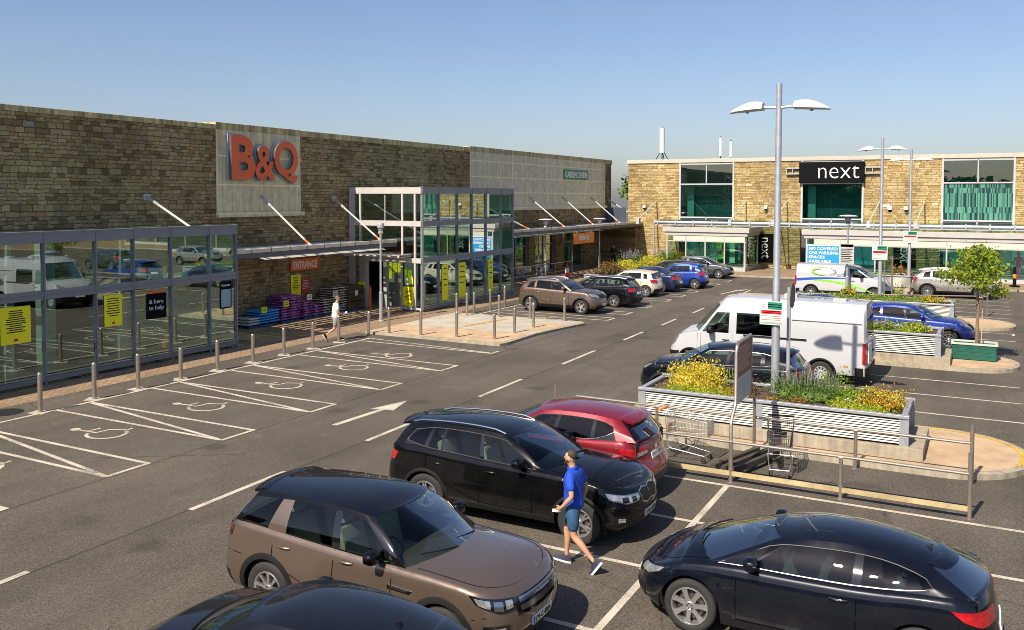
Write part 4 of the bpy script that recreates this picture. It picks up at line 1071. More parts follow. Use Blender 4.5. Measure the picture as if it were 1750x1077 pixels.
# ------------------------------------------------------------------ painted markings
WL = MB()
def line(x0, y0, x1, y1, w=.10, z=.005, mb=None):
    dx, dy = x1 - x0, y1 - y0; l = math.hypot(dx, dy); nx, ny = -dy / l * w / 2, dx / l * w / 2
    (mb or WL).sheet([(x0 + nx, y0 + ny), (x1 + nx, y1 + ny), (x1 - nx, y1 - ny), (x0 - nx, y0 - ny)], z)
def path(pts, w, z=.005, closed=False):
    n = len(pts)
    L_, R_ = [], []
    for i in range(n):
        a = Vector(pts[max(0, i - 1)]); b = Vector(pts[min(n - 1, i + 1)]); t = (b - a).normalized(); nn = Vector((-t.y, t.x)) * w / 2
        p = Vector(pts[i]); L_.append(p + nn); R_.append(p - nn)
    vs = [(p.x, p.y, z) for p in L_] + [(p.x, p.y, z) for p in R_]
    WL.add(vs, [(i, n + i, n + i + 1, i + 1) for i in range(n - 1)])
line(-21.35, -6, -21.4, 28.0, .11)
for k, a in enumerate((3.3, 6.4, 9.45, 12.52, 15.54, 18.56, 21.60, 24.78)):
    line(-21.3, a, -15.35, a, .10); line(-21.3, a - 1.0, -15.4, a - 1.0, .10); line(-15.37, a - 1.02, -15.37, a + .05, .10, .0055); line(-21.25, a - .03, -15.5, a - .98, .10, .006)
line(-21.3, 27.32, -15.5, 27.32); line(-15.5, 27.3, -15.5, 27.85, .1, .0055); line(-21.3, 27.95, -15.6, 27.40, .1, .006)
def symbol(cx, cy, s=1.0, z=.006):
    f = lambda u, v: (cx - v * s, cy + u * s)
    path([f(-.02, .74), f(.02, .18), f(.40, .14), f(.58, -.30), f(.78, -.26)], .085, z)
    path([f(.0, .50), f(.36, .46)], .075, z + .0006)
    WL.sheet([f(-.03 + .12 * cos(t * PI / 6), .92 + .15 * sin(t * PI / 6)) for t in range(12)], z)
    path([f(.09 + .46 * cos(R(a)), -.14 + .50 * sin(R(a))) for a in range(118, 335, 12)], .085, z + .0003)
for a in (9.45, 12.52, 15.54, 18.56, 21.60, 24.78, 27.3): symbol(-18.3, a - 1.98, .92)
symbol(-17.6, 36.6, .9)
for a, b in ((5.7, 8.0), (10.99, 13.48), (16.09, 18.56), (21.2, 23.88), (26.7, 29.7), (32.4, 34.8), (37.0, 39.2), (41.6, 43.9), (46.6, 48.8), (51.8, 54.0)): line(-12.42, a, -12.48, b, .12)
WL.sheet([(-14.06, 16.82), (-13.89, 16.82), (-13.83, 18.72), (-13.58, 18.73), (-13.91, 19.84), (-14.22, 18.58), (-13.99, 18.66)], .005)
WL.sheet([(-13.55, 50.6), (-13.4, 50.6), (-13.05, 53.0), (-12.85, 53.0), (-12.7, 54.2), (-13.35, 53.0), (-13.2, 53.0)], .005)
WL.sheet([(-10.6, 17.2), (-10.45, 17.2), (-10.35, 19.1), (-10.1, 19.0), (-10.35, 20.3), (-10.75, 19.05), (-10.5, 19.1)], .005)
# near bays either side of the spine line
line(-4.32, 4, -4.32, 16.92, .11, .0055)
for y in (12.55, 14.73, 10.35, 8.15): line(-8.6, y, .9, y)
line(-8.6, 16.92, 1.6, 16.92)
for y in (25.18, 27.54, 29.84): line(-9.1, y, 1.0, y)
for y in (37.5, 39.45, 41.55): line(-8.6, y, 1.15, y, .1)
for y in (46.8, 48.58, 50.4, 52.2, 54.2): line(-8.6, y, 1.17, y, .1)
line(1.1, 41.1, 1.1, 41.6, .1, .0055)
for y in (37.7, 40.0, 42.9, 46.1, 48.7, 51.2, 53.55, 56.2, 59):
    line(-21.2, y - .45, -15.05, y - .45); line(-21.2, y + .45, -15.05, y + .45); line(-15.07, y - .48, -15.07, y + .48, .1, .0055)
line(-21.3, 36.0, -21.3, 52)
st(WL, 'white_road_markings', LINE)
g = MB(); g.sheet([(-22.25 + .42 * cos(i * PI / 10), 13.75 + .42 * sin(i * PI / 10)) for i in range(20)], .009); tag(g.build('manhole_cover', pm('cast_iron', (.025, .024, .025), .6, metal=.4, bump=.5)), 'round dark iron cover set in the brick footway by the nearest bollards', 'manhole cover')

# ------------------------------------------------------------------ the stone-fronted store along the left
XW = -28.45
root = thing('store_building', 'long dark stone retail store with orange lettering and concrete panels along the car park', 'building', (XW, 30, 0))
def local(mb, r): mb.v = [(x - r.location.x, y - r.location.y, z - r.location.z) for x, y, z in mb.v]; return mb
def part(name, mb, mats, r): return local(mb, r).build(name, mats, r)
w = MB()
op = [(4, 22.5, 2.6), (37, 44, 3.0), (52.2, 55.6, 3.1), (56.5, 60.0, 3.1), (61.3, 65.4, 3.1)]
y = -14
for a, b, h in op:
    w.box(XW - .5, XW, y, a, 0, h); w.box(XW - .5, XW, y, b, h, 8.5) if False else None
    y = b
w.box(XW - .5, XW, y, 71, 0, 3.12)
y = -14
for a, b, h in op:
    w.box(XW - .5, XW, a, b, h, 3.12) if h < 3.12 else None
w.box(XW - .5, XW, -14, 71, 3.12, 8.5)
w.box(-75, XW - .5, 70.5, 71, 0, 8.5); w.box(-75, XW - .5, -14, -13.5, 0, 8.5)
ob = w.build('wall', STONE1, root); ob.location = -root.location
c = MB()
for a, b, h in ((-14.1, 26.72, 8.62), (26.72, 31.9, 8.72), (31.9, 47.35, 8.70), (47.35, 71.1, 8.78)): c.cbox(XW - .75, XW + .06, a, b, 8.42, h, .02, 0, False)
ob = c.build('coping', COPE, root); ob.location = -root.location
c = MB(); c.box(-75, XW - .5, -14, 71, 8.2, 8.3); ob = c.build('roof', pm('roof_felt', (.12, .12, .12), .9), root); ob.location = -root.location
c = MB(); c.box(XW - 9, XW - .5, 3, 70, .0, .02); c.box(XW - 9.2, XW - 9, 3, 70, 0, 4); c.box(XW - 9, XW - .5, 3, 70, 4.0, 4.1); ob = c.build('shop_interior', [INWALL], root); ob.location = -root.location
c = MB(); c.box(XW + .001, XW + .07, 26.77, 31.86, 4.9, 8.42); c.cbox(XW + .002, XW + .2, 26.72, 32.0, 4.72, 4.9, .02, 0, False); ob = c.build('concrete_panel', CONC1, root); ob.location = -root.location
c = MB(); c.box(XW + .001, XW + .07, 47.4, 69.5, 4.9, 8.45); c.cbox(XW + .002, XW + .2, 47.3, 69.7, 4.7, 4.9, .02, 0, False); ob = c.build('concrete_panel', CONC2, root); ob.location = -root.location
# glazed ground-floor openings of the garden centre end
for a, b, h in op[2:]:
    f = MB()
    for yy in (a + .05, (a + b) / 2, b - .05): f.box(XW - .3, XW - .2, yy - .05, yy + .05, 0, h)
    f.box(XW - .3, XW - .2, a, b, h - .12, h); f.box(XW - .3, XW - .2, a, b, 0, .2); f.box(XW - .3, XW - .2, a, b, 2.1, 2.18)
    fo = f.build('shop_window', FRAME, root); fo.location = -root.location
    p = MB(); p.box(XW - .26, XW - .25, a, b, .1, h - .1); po = p.build('pane', GLASSN, fo)
for (y0_, y1_, z0_, z1_, cc, nm_) in ((52.6, 53.6, .1, 2.6, (.42, .47, .55), 'pale_blue_door'), (53.9, 55.2, .1, 2.4, (.03, .05, .04), 'dark_plants'), (57.0, 58.4, .2, 2.9, (.04, .13, .07), 'green_stock'), (58.6, 59.6, .1, 2.0, (.12, .16, .13), 'grey_stock'), (61.8, 63.2, .3, 3.0, (.06, .20, .06), 'green_banner'), (63.3, 64.4, .2, 2.2, (.30, .36, .30), 'pale_stock')):
    f = MB(); f.box(XW - .62, XW - .55, y0_, y1_, z0_, z1_); po = f.build('shop_stock', pm(nm_, cc, .7, var=.35, scale=4), root); po.location = -root.location
# yard wall and slate screen between the two buildings
w = MB(); w.box(-28.44, -25.5, 69.1, 69.6, 0, 3.15, 0); tag(w.build('yard_wall', STONE1), 'low shaded stone wall closing the gap between the two buildings', 'wall')
w = MB(); w.box(-28.44, -26.6, 69.7, 69.8, 3.2, 4.75, 0); tag(w.build('slate_screen', SLATE), 'dark blue slate screen above the yard wall between the buildings', 'screen')

# store lettering
sg = thing('store_sign', 'giant orange letters B&Q on the streaked concrete panel', 'sign', (XW + .07, 29.3, 7.3))
def letter(ch, y0, y1, z0, z1, off=.10):
    mb = MB(); vs, fs = text_mb(ch, 1.6, .06, off, 5)
    vs = fit_text(vs, y1 - y0, z1 - z0); mt = frame_pX(XW + .27, (y0 + y1) / 2, (z0 + z1) / 2)
    for f in fs:
        pass
    zmax = max(v.z for v in vs)
    mb.add([mt @ v for v in vs], [f for f in fs if all(vs[i].z > zmax - 1e-4 for i in f)], 0); mb.add([mt @ v for v in vs], [f for f in fs if not all(vs[i].z > zmax - 1e-4 for i in f)], 1)
    vs2, fs2 = text_mb(ch, 1.6, .05, off + .02, 5); k = .12
    vs2 = fit_text(vs2, y1 - y0 + k, z1 - z0 + k); mt2 = frame_pX(XW + .14, (y0 + y1) / 2, (z0 + z1) / 2)
    mb.add([mt2 @ Vector((v.x, v.y, v.z * .9)) for v in vs2], fs2, 2)
    local(mb, sg).build('letter', [ORANGE, pm('letter_side', (.10, .09, .09), .5), pm('letter_backing', (.30, .37, .43), .5)], sg)
letter('B', 27.32, 28.72, 6.32, 8.22, .055); letter('&', 28.72, 29.92, 6.33, 7.86, .035); letter('Q', 29.88, 31.42, 6.24, 8.12, .045)
s = MB(); s.box(XW + .075, XW + .13, 61.1, 65.75, 6.98, 7.72, 0); add_text(s, 'GARDEN CENTRE', frame_pX(XW + .138, 63.42, 7.35), 4.2, .48, bold=.006, m=1)
tag(s.build('garden_centre_sign', [SIGNG, SIGNW]), 'green sign reading GARDEN CENTRE on the pale concrete panel', 'sign')
s = MB(); s.cbox(XW + .01, XW + .09, 31.15, 33.1, 2.13, 2.68, .02, 0, False); add_text(s, 'ENTRANCE', frame_pX(XW + .098, 32.12, 2.4), 1.65, .36, bold=.008, m=1)
tag(s.build('entrance_sign', [ORANGE, SIGNW]), 'orange sign reading ENTRANCE on the dark stone wall', 'sign')
s = MB(); s.cbox(-25.44, -25.34, 56.4, 60.0, 2.3, 3.05, .02, 0, False); add_text(s, 'B&Q', frame_pX(-25.332, 58.2, 2.70), 1.75, .42, bold=.012, m=1); s.tube([(-25.39, 56.9, 3.0), (-25.39, 56.9, 3.45)], .03, 6, 2); s.tube([(-25.39, 59.5, 3.0), (-25.39, 59.5, 3.45)], .03, 6, 2)
tag(s.build('hanging_sign', [ORANGE2, SIGNW, GALV]), 'bright orange sign reading B&Q hung under the far canopy', 'sign')
def poster(name, label, y0, y1, z0, z1, x, mat, ink=INK, rows=8, cat='poster', logo=True, axis='X'):
    s = MB()
    fr = (lambda a, b, c, d, e, m: s.box(x, x + e, a, b, c, d, m)) if axis == 'X' else (lambda a, b, c, d, e, m: s.box(a, b, x - e, x, c, d, m))
    fr(y0, y1, z0, z1, .012, 0); h = z1 - z0; wd = y1 - y0; r2 = random.Random(int(y0 * 100) & 255)
    for i in range(rows):
        zz = z1 - h * (.10 + .62 * i / rows); l = wd * (.78 if r2.random() < .7 else .5) * (.8 + .2 * r2.random())
        fr(y0 + wd * .5 - l / 2, y0 + wd * .5 + l / 2, zz - h * .028, zz, .016, 1)
    if logo: fr(y0 + wd * .43, y0 + wd * .57, z0 + h * .07, z0 + h * .14, .016, 2)
    return tag(s.build(name, [mat, ink, REDS]), label, cat)
poster('wall_poster', 'yellow notice poster on the stone wall below the ENTRANCE sign', 31.2, 31.86, .92, 1.95, XW + .02, YEL)
poster('red_notice', 'red notice board beside the yellow wall poster', 31.92, 32.5, 1.0, 1.7, XW + .02, REDS, SIGNW, 6, logo=False)

# ------------------------------------------------------------------ glass porches
def porch(name, label, x, ys, ztop, rails, yr, depth, fascia=.34, pw=.045, side=None):
    r_ = thing(name, label, 'porch', (x, ys[0], 0)); f = MB(); zs = [.22] + [z for z, _ in rails] + [ztop - fascia]
    for yy in ys: f.box(x - .09, x + .012, yy - pw, yy + pw, .0, ztop + .02); f.box(x + .012, x + .05, yy - .018, yy + .018, .1, ztop + .03)
    for z, h in rails: f.box(x - .12, x + .03, ys[0] - .04, ys[-1] + .04, z - h / 2, z + h / 2); f.box(x + .03, x + .055, ys[0] - .05, ys[-1] + .05, z - .012, z + .012)
    f.box(x - .14, x + .035, ys[0] - .05, ys[-1] + .05, ztop - fascia, ztop); f.box(x - .16, x + .065, ys[0] - .05, ys[-1] + .05, ztop - .03, ztop + .012)
    f.box(x - .12, x + .03, ys[0], ys[-1], .10, .22); f.tube([(x + .10, ys[0], .28), (x + .10, ys[-1], .28)], .022, 6)
    local(f, r_).build('frame', FRAME, r_)
    rf = MB(); rf.box(XW + .01, x - .15, ys[0] + .05, ys[-1] - .02, ztop - .10, ztop - .08); local(rf, r_).build('roof_glass', GLASSB, r_)
    rf = MB()
    for yy in ys: rf.box(XW + .01, x - .14, yy - .05, yy + .05, ztop - .30, ztop - .11)
    for q in (.33, .66): xx = XW + (x - XW) * q; rf.box(xx - .05, xx + .05, ys[0], ys[-1], ztop - .24, ztop - .12)
    local(rf, r_).build('roof_beams', FRAMEL, r_)
    lv = []
    zz = .22
    for z, h in rails: lv.append((zz, z - h / 2)); zz = z + h / 2
    lv.append((zz, ztop - fascia))
    for a, b in zip(ys, ys[1:]):
        for z0, z1 in lv:
            p = MB(); t_ = rnd.uniform(-.012, .012); t2 = rnd.uniform(-.006, .006)
            p.add([(x - .04 + e + (t_ if yy == b else 0) + (t2 if zq == z1 else 0), yy, zq) for e in (-.006, .006) for yy in (a + pw, b - pw) for zq in (z0, z1)],
                  [(0, 1, 3, 2), (4, 6, 7, 5), (0, 4, 5, 1), (2, 3, 7, 6), (0, 2, 6, 4), (1, 5, 7, 3)]); local(p, r_).build('pane', GLASSB, r_)
    return r_
XP = -24.5
ys1 = [2.0, 3.7, 5.4, 7.1, 8.8, 10.5, 12.2, 13.3, 14.75, 16.38, 18.1, 19.5, 21.0, 22.7, 23.97]
p1 = porch('glass_porch', 'two-storey glass porch nearest the camera in front of the dark stone wall', XP, ys1, 4.55, [(2.68, .26)], None, 4)
f = MB()
for yy in (7, 11.6, 15.7, 19.55, 23.4): f.add([(XP - .7 + dx, yy + dy * k, z) for z, k in ((.0, 1.3), (4.3, .35)) for dx, dy in ((0, -.14), (.12, -.14), (.12, .14), (0, .14))], [(0, 1, 5, 4), (1, 2, 6, 5), (2, 3, 7, 6), (3, 0, 4, 7)])
for yy in (13.2, 17.5): f.box(XP - 1.8, XP - 1.45, yy - .22, yy + .22, 0, 4.3)
f.box(XP - 3.4, XP - .3, 22.0, 22.1, 2.6, 3.0); f.box(XP - .35, XP - .25, 21.0, 24, 2.95, 3.2)
local(f, p1).build('inner_column', WHITEM, p1)
f = MB(); f.box(XW + .01, XP - .13, 2.1, 23.9, .015, .03); local(f, p1).build('floor', pm('darkening_sheet', (.035, .036, .034), .7), p1)  # dark sheet added over the lit paving to darken the porch inside
f = MB(); f.box(XW + .01, XP - .2, 2, 2.05, 0, 4.4); local(f, p1).build('end_wall', DARKW, p1)
f = MB(); f.add([(XP - .04, 23.97, z) for z in (0, 4.2)] + [(XW + .01, 23.97, z) for z in (0, 4.2)], [(0, 1, 3, 2)]); local(f, p1).build('end_pane', GLASSB, p1)
poster('porch_poster', 'yellow poster inside the near porch glass, nearest the picture edge', 15.05, 15.95, 1.35, 2.42, XP - .028, YEL, rows=11)
poster('porch_poster', 'yellow poster inside the near porch glass beside a white leaning column', 18.4, 19.05, 1.45, 2.45, XP - .028, YEL)
s = MB(); s.box(XP - .031, XP - .02, 20.0, 20.8, 1.5, 2.35, 0); s.box(XP - .031, XP - .02, 20.1, 20.7, 2.36, 2.43, 2); add_text(s, '& here\nto help', frame_pX(XP - .012, 20.38, 1.95), .60, .40, m=1); s.box(XP - .49, XP - .47, 20.35, 20.42, 0, 1.5, 0)
tag(s.build('help_sign', [SIGNK, pm('pale_blue_letters', (.6, .72, .74), .5), ORANGE]), 'black sign reading & here to help inside the near porch', 'sign')
s = MB(); s.box(XP - .031, XP - .022, 23.2, 23.75, 1.5, 2.5, 0); s.box(XP - .0219, XP - .018, 23.25, 23.7, 1.55, 2.2, 1)
add_text(s, 'Customer', frame_pX(XP - .014, 23.47, 2.36), .42, .1, m=2)
tag(s.build('customer_notice', [SIGNK, pm('pale_blue_panel', (.25, .4, .5), .5), SIGNW]), 'dark notice with pale blue panel in the last bay of the near porch', 'sign')
s = MB(); s.box(XP - .6, XP - .55, 21.25, 21.32, 0, 1.6, 0); s.box(XP - .7, XP - .45, 21.15, 21.42, .35, .6, 0); s.box(XP - .62, XP - .52, 21.3, 21.5, 1.45, 1.7, 1)
tag(s.build('orange_stand', [ORANGE2, pm('yellow_card', (.7, .5, .02), .5)]), 'slim orange stand with yellow card inside the near porch', 'stand')

ys2 = [35.55, 37.0, 38.75, 40.2, 41.7, 43.4, 44.8]
XQ = -24.0
p2 = porch('entrance_porch', 'three-storey glass entrance porch with white sunlit side frame beside the ENTRANCE wall', XQ, ys2, 6.08, [(4.3, .27), (2.53, .28)], None, 4.4, .32)
f = MB(); Y0 = 35.5
for xx, wd in ((-28.25, .16), (-27.72, .05), (-25.15, .05), (-24.4, .05)): f.box(xx - wd, xx + wd, Y0 - .04, Y0 + .06, 2.6 if xx > -27.9 and xx < -25.3 else 0, 5.75)
f.box(-26.22, -26.18, Y0, Y0 + .04, 4.4, 5.7); f.box(-28.4, XQ - .03, Y0 - .06, Y0 + .08, 5.76, 6.07); f.box(-28.4, XQ - .03, Y0 - .05, Y0 + .07, 4.17, 4.43); f.box(-27.8, XQ - .03, Y0 - .05, Y0 + .07, 2.38, 2.62)
f.box(-25.2, XQ - .03, Y0 - .05, Y0 + .07, .1, .2)
local(f, p2).build('side_frame', FRAMEL, p2)
for a, b in ((-28.1, -27.77), (-27.67, -25.2), (-25.1, -24.45), (-24.35, -24.1)):
    for z0, z1 in ((.2, 2.38), (2.62, 4.17), (4.43, 5.76)):
        if z0 < 1 and a < -25.2: continue
        p = MB(); p.box(a, b, Y0 + .01, Y0 + .022, z0, z1); local(p, p2).build('pane', GLASSB, p2)
for q_ in ((-27.72, -27.34, Y0 - .1, Y0 + .2), (-26.75, -26.55, Y0 + .6, Y0 + .8), (-25.25, -25.1, Y0 - .03, Y0 + .1)):
    f = MB(); f.box(*q_, 0, 2.38); local(f, p2).build('door_post', pm('grey_post', (.36, .36, .36), .5), p2)
f = MB(); f.box(XW + .02, -24.2, 44.7, 44.76, .1, 5.7); local(f, p2).build('end_pane', GLASSB, p2)
f = MB(); f.box(-24.7, -24.55, 36.6, 36.75, 0, 5.7); f.add([(-24.8 + dx, 39.4 + dy * k, z) for z, k in ((0, 1.2), (5.6, .3)) for dx, dy in ((0, -.15), (.12, -.15), (.12, .15), (0, .15))], [(0, 1, 5, 4), (1, 2, 6, 5), (2, 3, 7, 6), (3, 0, 4, 7)]); f.add([(-24.8 + dx, 43.2 + dy * k, z) for z, k in ((0, 1.2), (5.6, .3)) for dx, dy in ((0, -.15), (.12, -.15), (.12, .15), (0, .15))], [(0, 1, 5, 4), (1, 2, 6, 5), (2, 3, 7, 6), (3, 0, 4, 7)])
local(f, p2).build('inner_column', WHITEM, p2)
f = MB()
for i in range(4): f.box(-27.9, -24.6, Y0 - 1.0 + i * .24, Y0 - .86 + i * .24, 2.72, 2.78)
f.box(-27.95, -27.85, Y0 - 1.05, Y0 - .05, 2.68, 2.82); f.box(-24.7, -24.6, Y0 - 1.05, Y0 - .05, 2.68, 2.82); local(f, p2).build('door_canopy', FRAMEL, p2)
f = MB(); f.box(-27.3, -25.2, 36.9, 37.0, 0, 2.4, 0); local(f, p2).build('lobby_wall', pm('lobby_grey', (.22, .23, .24), .6), p2)
poster('lobby_poster', 'yellow poster on the lower lobby wall behind the doorway', -26.3, -25.5, .5, 1.5, 36.89, YEL, axis='Y')
for i, (a, b, z0, z1) in enumerate(((-27.1, -26.8, 1.4, 2.3), (-26.7, -26.45, 1.7, 2.2), (-26.4, -26.15, 1.75, 2.25), (-26.1, -25.85, 1.6, 1.95), (-25.8, -25.55, 1.55, 1.9))):
    poster('lobby_notice', ['tall yellow notice strip in the lobby', 'yellow notice above the lobby poster, beside the tall strip', 'yellow notice in the middle of the lobby row', 'small yellow notice low in the lobby row', 'last small yellow notice of the lobby row'][i], a, b, z0, z1, 36.89, YEL, rows=3, logo=False, axis='Y')
poster('doorway_board', 'large yellow notice board at the glass corner of the entrance porch', -25.06, -24.46, .3, 1.22, Y0 - .06, YEL, rows=9, axis='Y')
s = MB(); s.box(-24.95, -24.75, Y0 - .07, Y0 - .06, 1.3, 1.7, 0); s.box(-24.72, -24.5, Y0 - .07, Y0 - .06, 1.35, 1.75, 1); tag(s.build('corner_notice', [pm('pale_green_card', (.5, .7, .5), .5), YEL]), 'pale green and yellow cards above the corner notice board', 'notice')
for i, (a, b) in enumerate(((37.3, 37.9), (38.9, 39.6), (42.0, 42.5))): poster('window_banner', ['yellow banner in the entrance porch window nearest its corner', 'wide yellow banner in the middle window of the entrance porch', 'yellow banner in the far window of the entrance porch'][i], a, b, .4, 2.2, XQ - .028, YEL, rows=4, logo=False)

# ------------------------------------------------------------------ tie-rod canopies on the store
def canopy(name, label, y0, y1, xf, z, rods, step=.42):
    r_ = thing(name, label, 'canopy', (XW, y0, z)); f = MB()
    n = int((xf - XW - .3) / step)
    for i in range(n): f.box(XW + .25 + i * step, XW + .25 + i * step + step * .52, y0, y1, z - .02, z + .02)
    local(f, r_).build('slats', GALVD, r_)
    f = MB(); f.box(xf - .16, xf, y0, y1, z - .17, z + .02, 0); f.box(XW + .01, XW + .12, y0, y1, z - .1, z + .06, 0)
    k = int((y1 - y0) / 1.0)
    for i in range(k + 1):
        yy = y0 + (y1 - y0) * i / k; f.box(XW + .1, xf - .16, yy - .04, yy + .04, z - .10, z - .021, 0); f.box(xf + .001, xf + .03, yy - .015, yy + .015, z - .02, z + .2, 0)
    local(f, r_).build('beam', pm('dark_beam', (.10, .11, .125), .45, metal=.2), r_)
    f = MB(); f.box(xf - .10, xf + .02, y0, y1, z + .022, z + .17, 0); local(f, r_).build('edge_strip', pm('cream_strip', (.66, .60, .46), .5), r_)
    f = MB(); f.add([(xf - .9, y0 + 2, z - .16), (xf - .2, y0 + 2, z - .3), (xf - .2, y1 - .6, z - .3), (xf - .9, y1 - .6, z - .16)], [(0, 1, 2, 3)]); f.box(xf - .95, xf - .5, y0 + 2.2, y1 - .5, z - .24, z - .14); local(f, r_).build('light_trough', WHITEM, r_)
    for (yw, yf, zw) in rods:
        t = MB(); a = Vector((XW + .05, yw, zw)); b = Vector((xf - .1, yf, z + .12)); d = b - a
        t.tube([a, a + d * .22], .065, 8, 1); t.tube([a + d * .22, a + d * .88], .045, 8, 0); t.tube([a + d * .88, a + d * .95], .045, 8, 2); t.tube([a + d * .95, b], .06, 8, 0); t.box(XW + .002, XW + .06, yw - .16, yw + .16, zw - .12, zw + .12, 1)
        local(t, r_).build('tie_rod', [WHITEM, GALVD, ORANGE], r_)
    return r_
canopy('tie_rod_canopy', 'slatted canopy over the stacked bags between the two glass porches', 24.1, 34.7, -24.9, 3.4, [(29.29, 28.7, 5.63), (34.3, 33.6, 5.5)])
canopy('tie_rod_canopy', 'long slatted canopy beyond the entrance porch on the garden centre end', 45.2, 71.0, -25.2, 3.42, [(46.9, 49.6, 5.6), (55.42, 54.8, 5.61), (60.98, 59.9, 5.61), (66.38, 65.2, 5.62), (70.6, 70.5, 5.32)])
f = MB(); f.box(XW + .12, -25.38, 61.5, 70.9, 3.45, 3.48); tag(f.build('added_shade_sheet', MATS['grey_paint_steel']), 'added grey sheet over the far end of the long canopy, shading the yard wall', 'added shade sheet')  # opaque sheet added to keep the sun off the yard wall
t = MB(); a = Vector((XW + .05, 24.17 - .9, 5.57)); b = Vector((-25.4, 22.65, 4.5)); d = b - a; t.tube([a, a + d * .25], .06, 8, 1); t.tube([a + d * .25, b], .045, 8, 0); t.box(XW + .002, XW + .06, 23.1, 23.42, 5.45, 5.7, 1)
tag(t.build('tie_rod', [WHITEM, GALVD]), 'single white tie rod from the dark stone wall down to the near porch roof', 'tie rod')
# ------------------------------------------------------------------ the sunlit stone shops at the far end
YN = 70.0
nb = thing('shop_building', 'sunlit tan stone shop building with tall dark windows closing the car park', 'building', (-26.5, YN, 0))
WINX = [(-22.1, -17.6), (-12.5, -8.0), (-2.83, 1.76), (7.2, 11.8), (17, 21.6)]
w = MB(); x = -26.5
for a, b in WINX: w.box(x, a, YN, YN + .5, 0, 8.45); x = b
w.box(x, 60, YN, YN + .5, 0, 8.45)
w.box(-26.5, -26.0, YN + .5, 95, 0, 8.45)
for a, b in WINX[1:]: w.box(a, b, YN + .002, YN + .5, 2.9, 3.55)
w.box(-22.1, -17.6, YN + .002, YN + .5, 2.9, 3.55)
ob = w.build('wall', STONE2, nb); ob.location = -nb.location
c = MB(); c.cbox(-26.6, 60, YN - .08, YN + .7, 8.42, 8.72, .015, 0, False); ob = c.build('coping', WHITEC, nb); ob.location = -nb.location
c = MB(); c.box(-26, 60, YN + .7, 95, 8.2, 8.3); ob = c.build('roof', MATS['roof_felt'], nb); ob.location = -nb.location
def stripes(name):
    m, nt = nt_new(name); tc = N(nt, 'ShaderNodeTexCoord'); sx = N(nt, 'ShaderNodeSeparateXYZ', ins={0: tc.outputs['Object']})
    r = M_(nt, 'FLOOR', M_(nt, 'ADD', M_(nt, 'MULTIPLY', sx.outputs[2], 1.55), M_(nt, 'MULTIPLY', M_(nt, 'SINE', M_(nt, 'MULTIPLY', sx.outputs[2], 4.1)), .3)))
    cx = M_(nt, 'FLOOR', M_(nt, 'DIVIDE', sx.outputs[0], .075))
    cv = N(nt, 'ShaderNodeCombineXYZ', ins={0: cx, 1: r, 2: .3}); wn = N(nt, 'ShaderNodeTexWhiteNoise', noise_dimensions='3D', ins={'Vector': cv.outputs[0]})
    c = ramp(nt, wn.outputs[0], [(0, (.01, .03, .04)), (.25, (.02, .08, .07)), (.45, (.05, .17, .13)), (.7, (.09, .25, .18)), (1, (.17, .34, .27))], 'CONSTANT')
    b = N(nt, 'ShaderNodeBsdfPrincipled', ins={'Base Color': c, 'Roughness': .25}); out(nt, b.outputs[0]); MATS[name] = m; return m
STRIPE = stripes('teal_stripes')
for i, (a, b) in enumerate(WINX):
    f = MB(); m_ = (a + b) / 2
    for xx in (a + .07, b - .07): f.box(xx - .07, xx + .07, YN - .05, YN + .12, 3.5, 8.42)
    for zz in (4.0, 6.68, 8.3): f.box(a, b, YN - .04, YN + .12, zz - .05, zz + .05)
    f.box(m_ - .04, m_ + .04, YN - .04, YN + .11, 6.7, 8.3); f.box(m_ - .04, m_ + .04, YN - .04, YN + .11, 3.5, 4.0)
    f.box(a, b, YN + .02, YN + .06, 3.55, 3.95, 1)
    fo = local(f, nb).build('window', [WHITEM, SLATE], nb)
    for z0, z1, mt in ((6.73, 8.25, GLASST), (4.05, 6.63, GLASST if i != 2 else STRIPE)):
        for u, v in (((a + .14, m_ - .02), (m_ + .02, b - .14)) if z1 > 7 else ((a + .14, m_ - .01), (m_ + .01, b - .14))):
            p = MB(); p.box(u, v, YN + .03, YN + .045, z0, z1); local(p, nb).build('pane', mt, fo)
    r_ = MB(); r_.box(a, b, YN + 1.5, YN + 1.6, 3.5, 8.4, 0); r_.box(a, b, YN + .5, YN + 2.6, 3.6, 3.7, 0); r_.box(a - .1, a, YN + .5, YN + 2.7, 3.5, 8.4, 1); r_.box(b, b + .1, YN + .5, YN + 2.7, 3.5, 8.4, 1); r_.box(a, b, YN + .4, YN + 2.7, 6.5, 6.7, 0); r_.box(a, b, YN + .4, YN + 2.7, 8.35, 8.4, 0)
    r_.box(a + .3, a + .9, YN + 1.2, YN + 1.3, 3.7, 6.5, 2); r_.box(b - 1.4, b - .2, YN + 1.3, YN + 1.4, 6.0, 6.5, 1)
    local(r_, nb).build('window_room', [pm('dim_teal_room', (.045, .12, .12), .8), TEALW, pm('pale_teal_panel', (.25, .5, .42), .6)], nb)
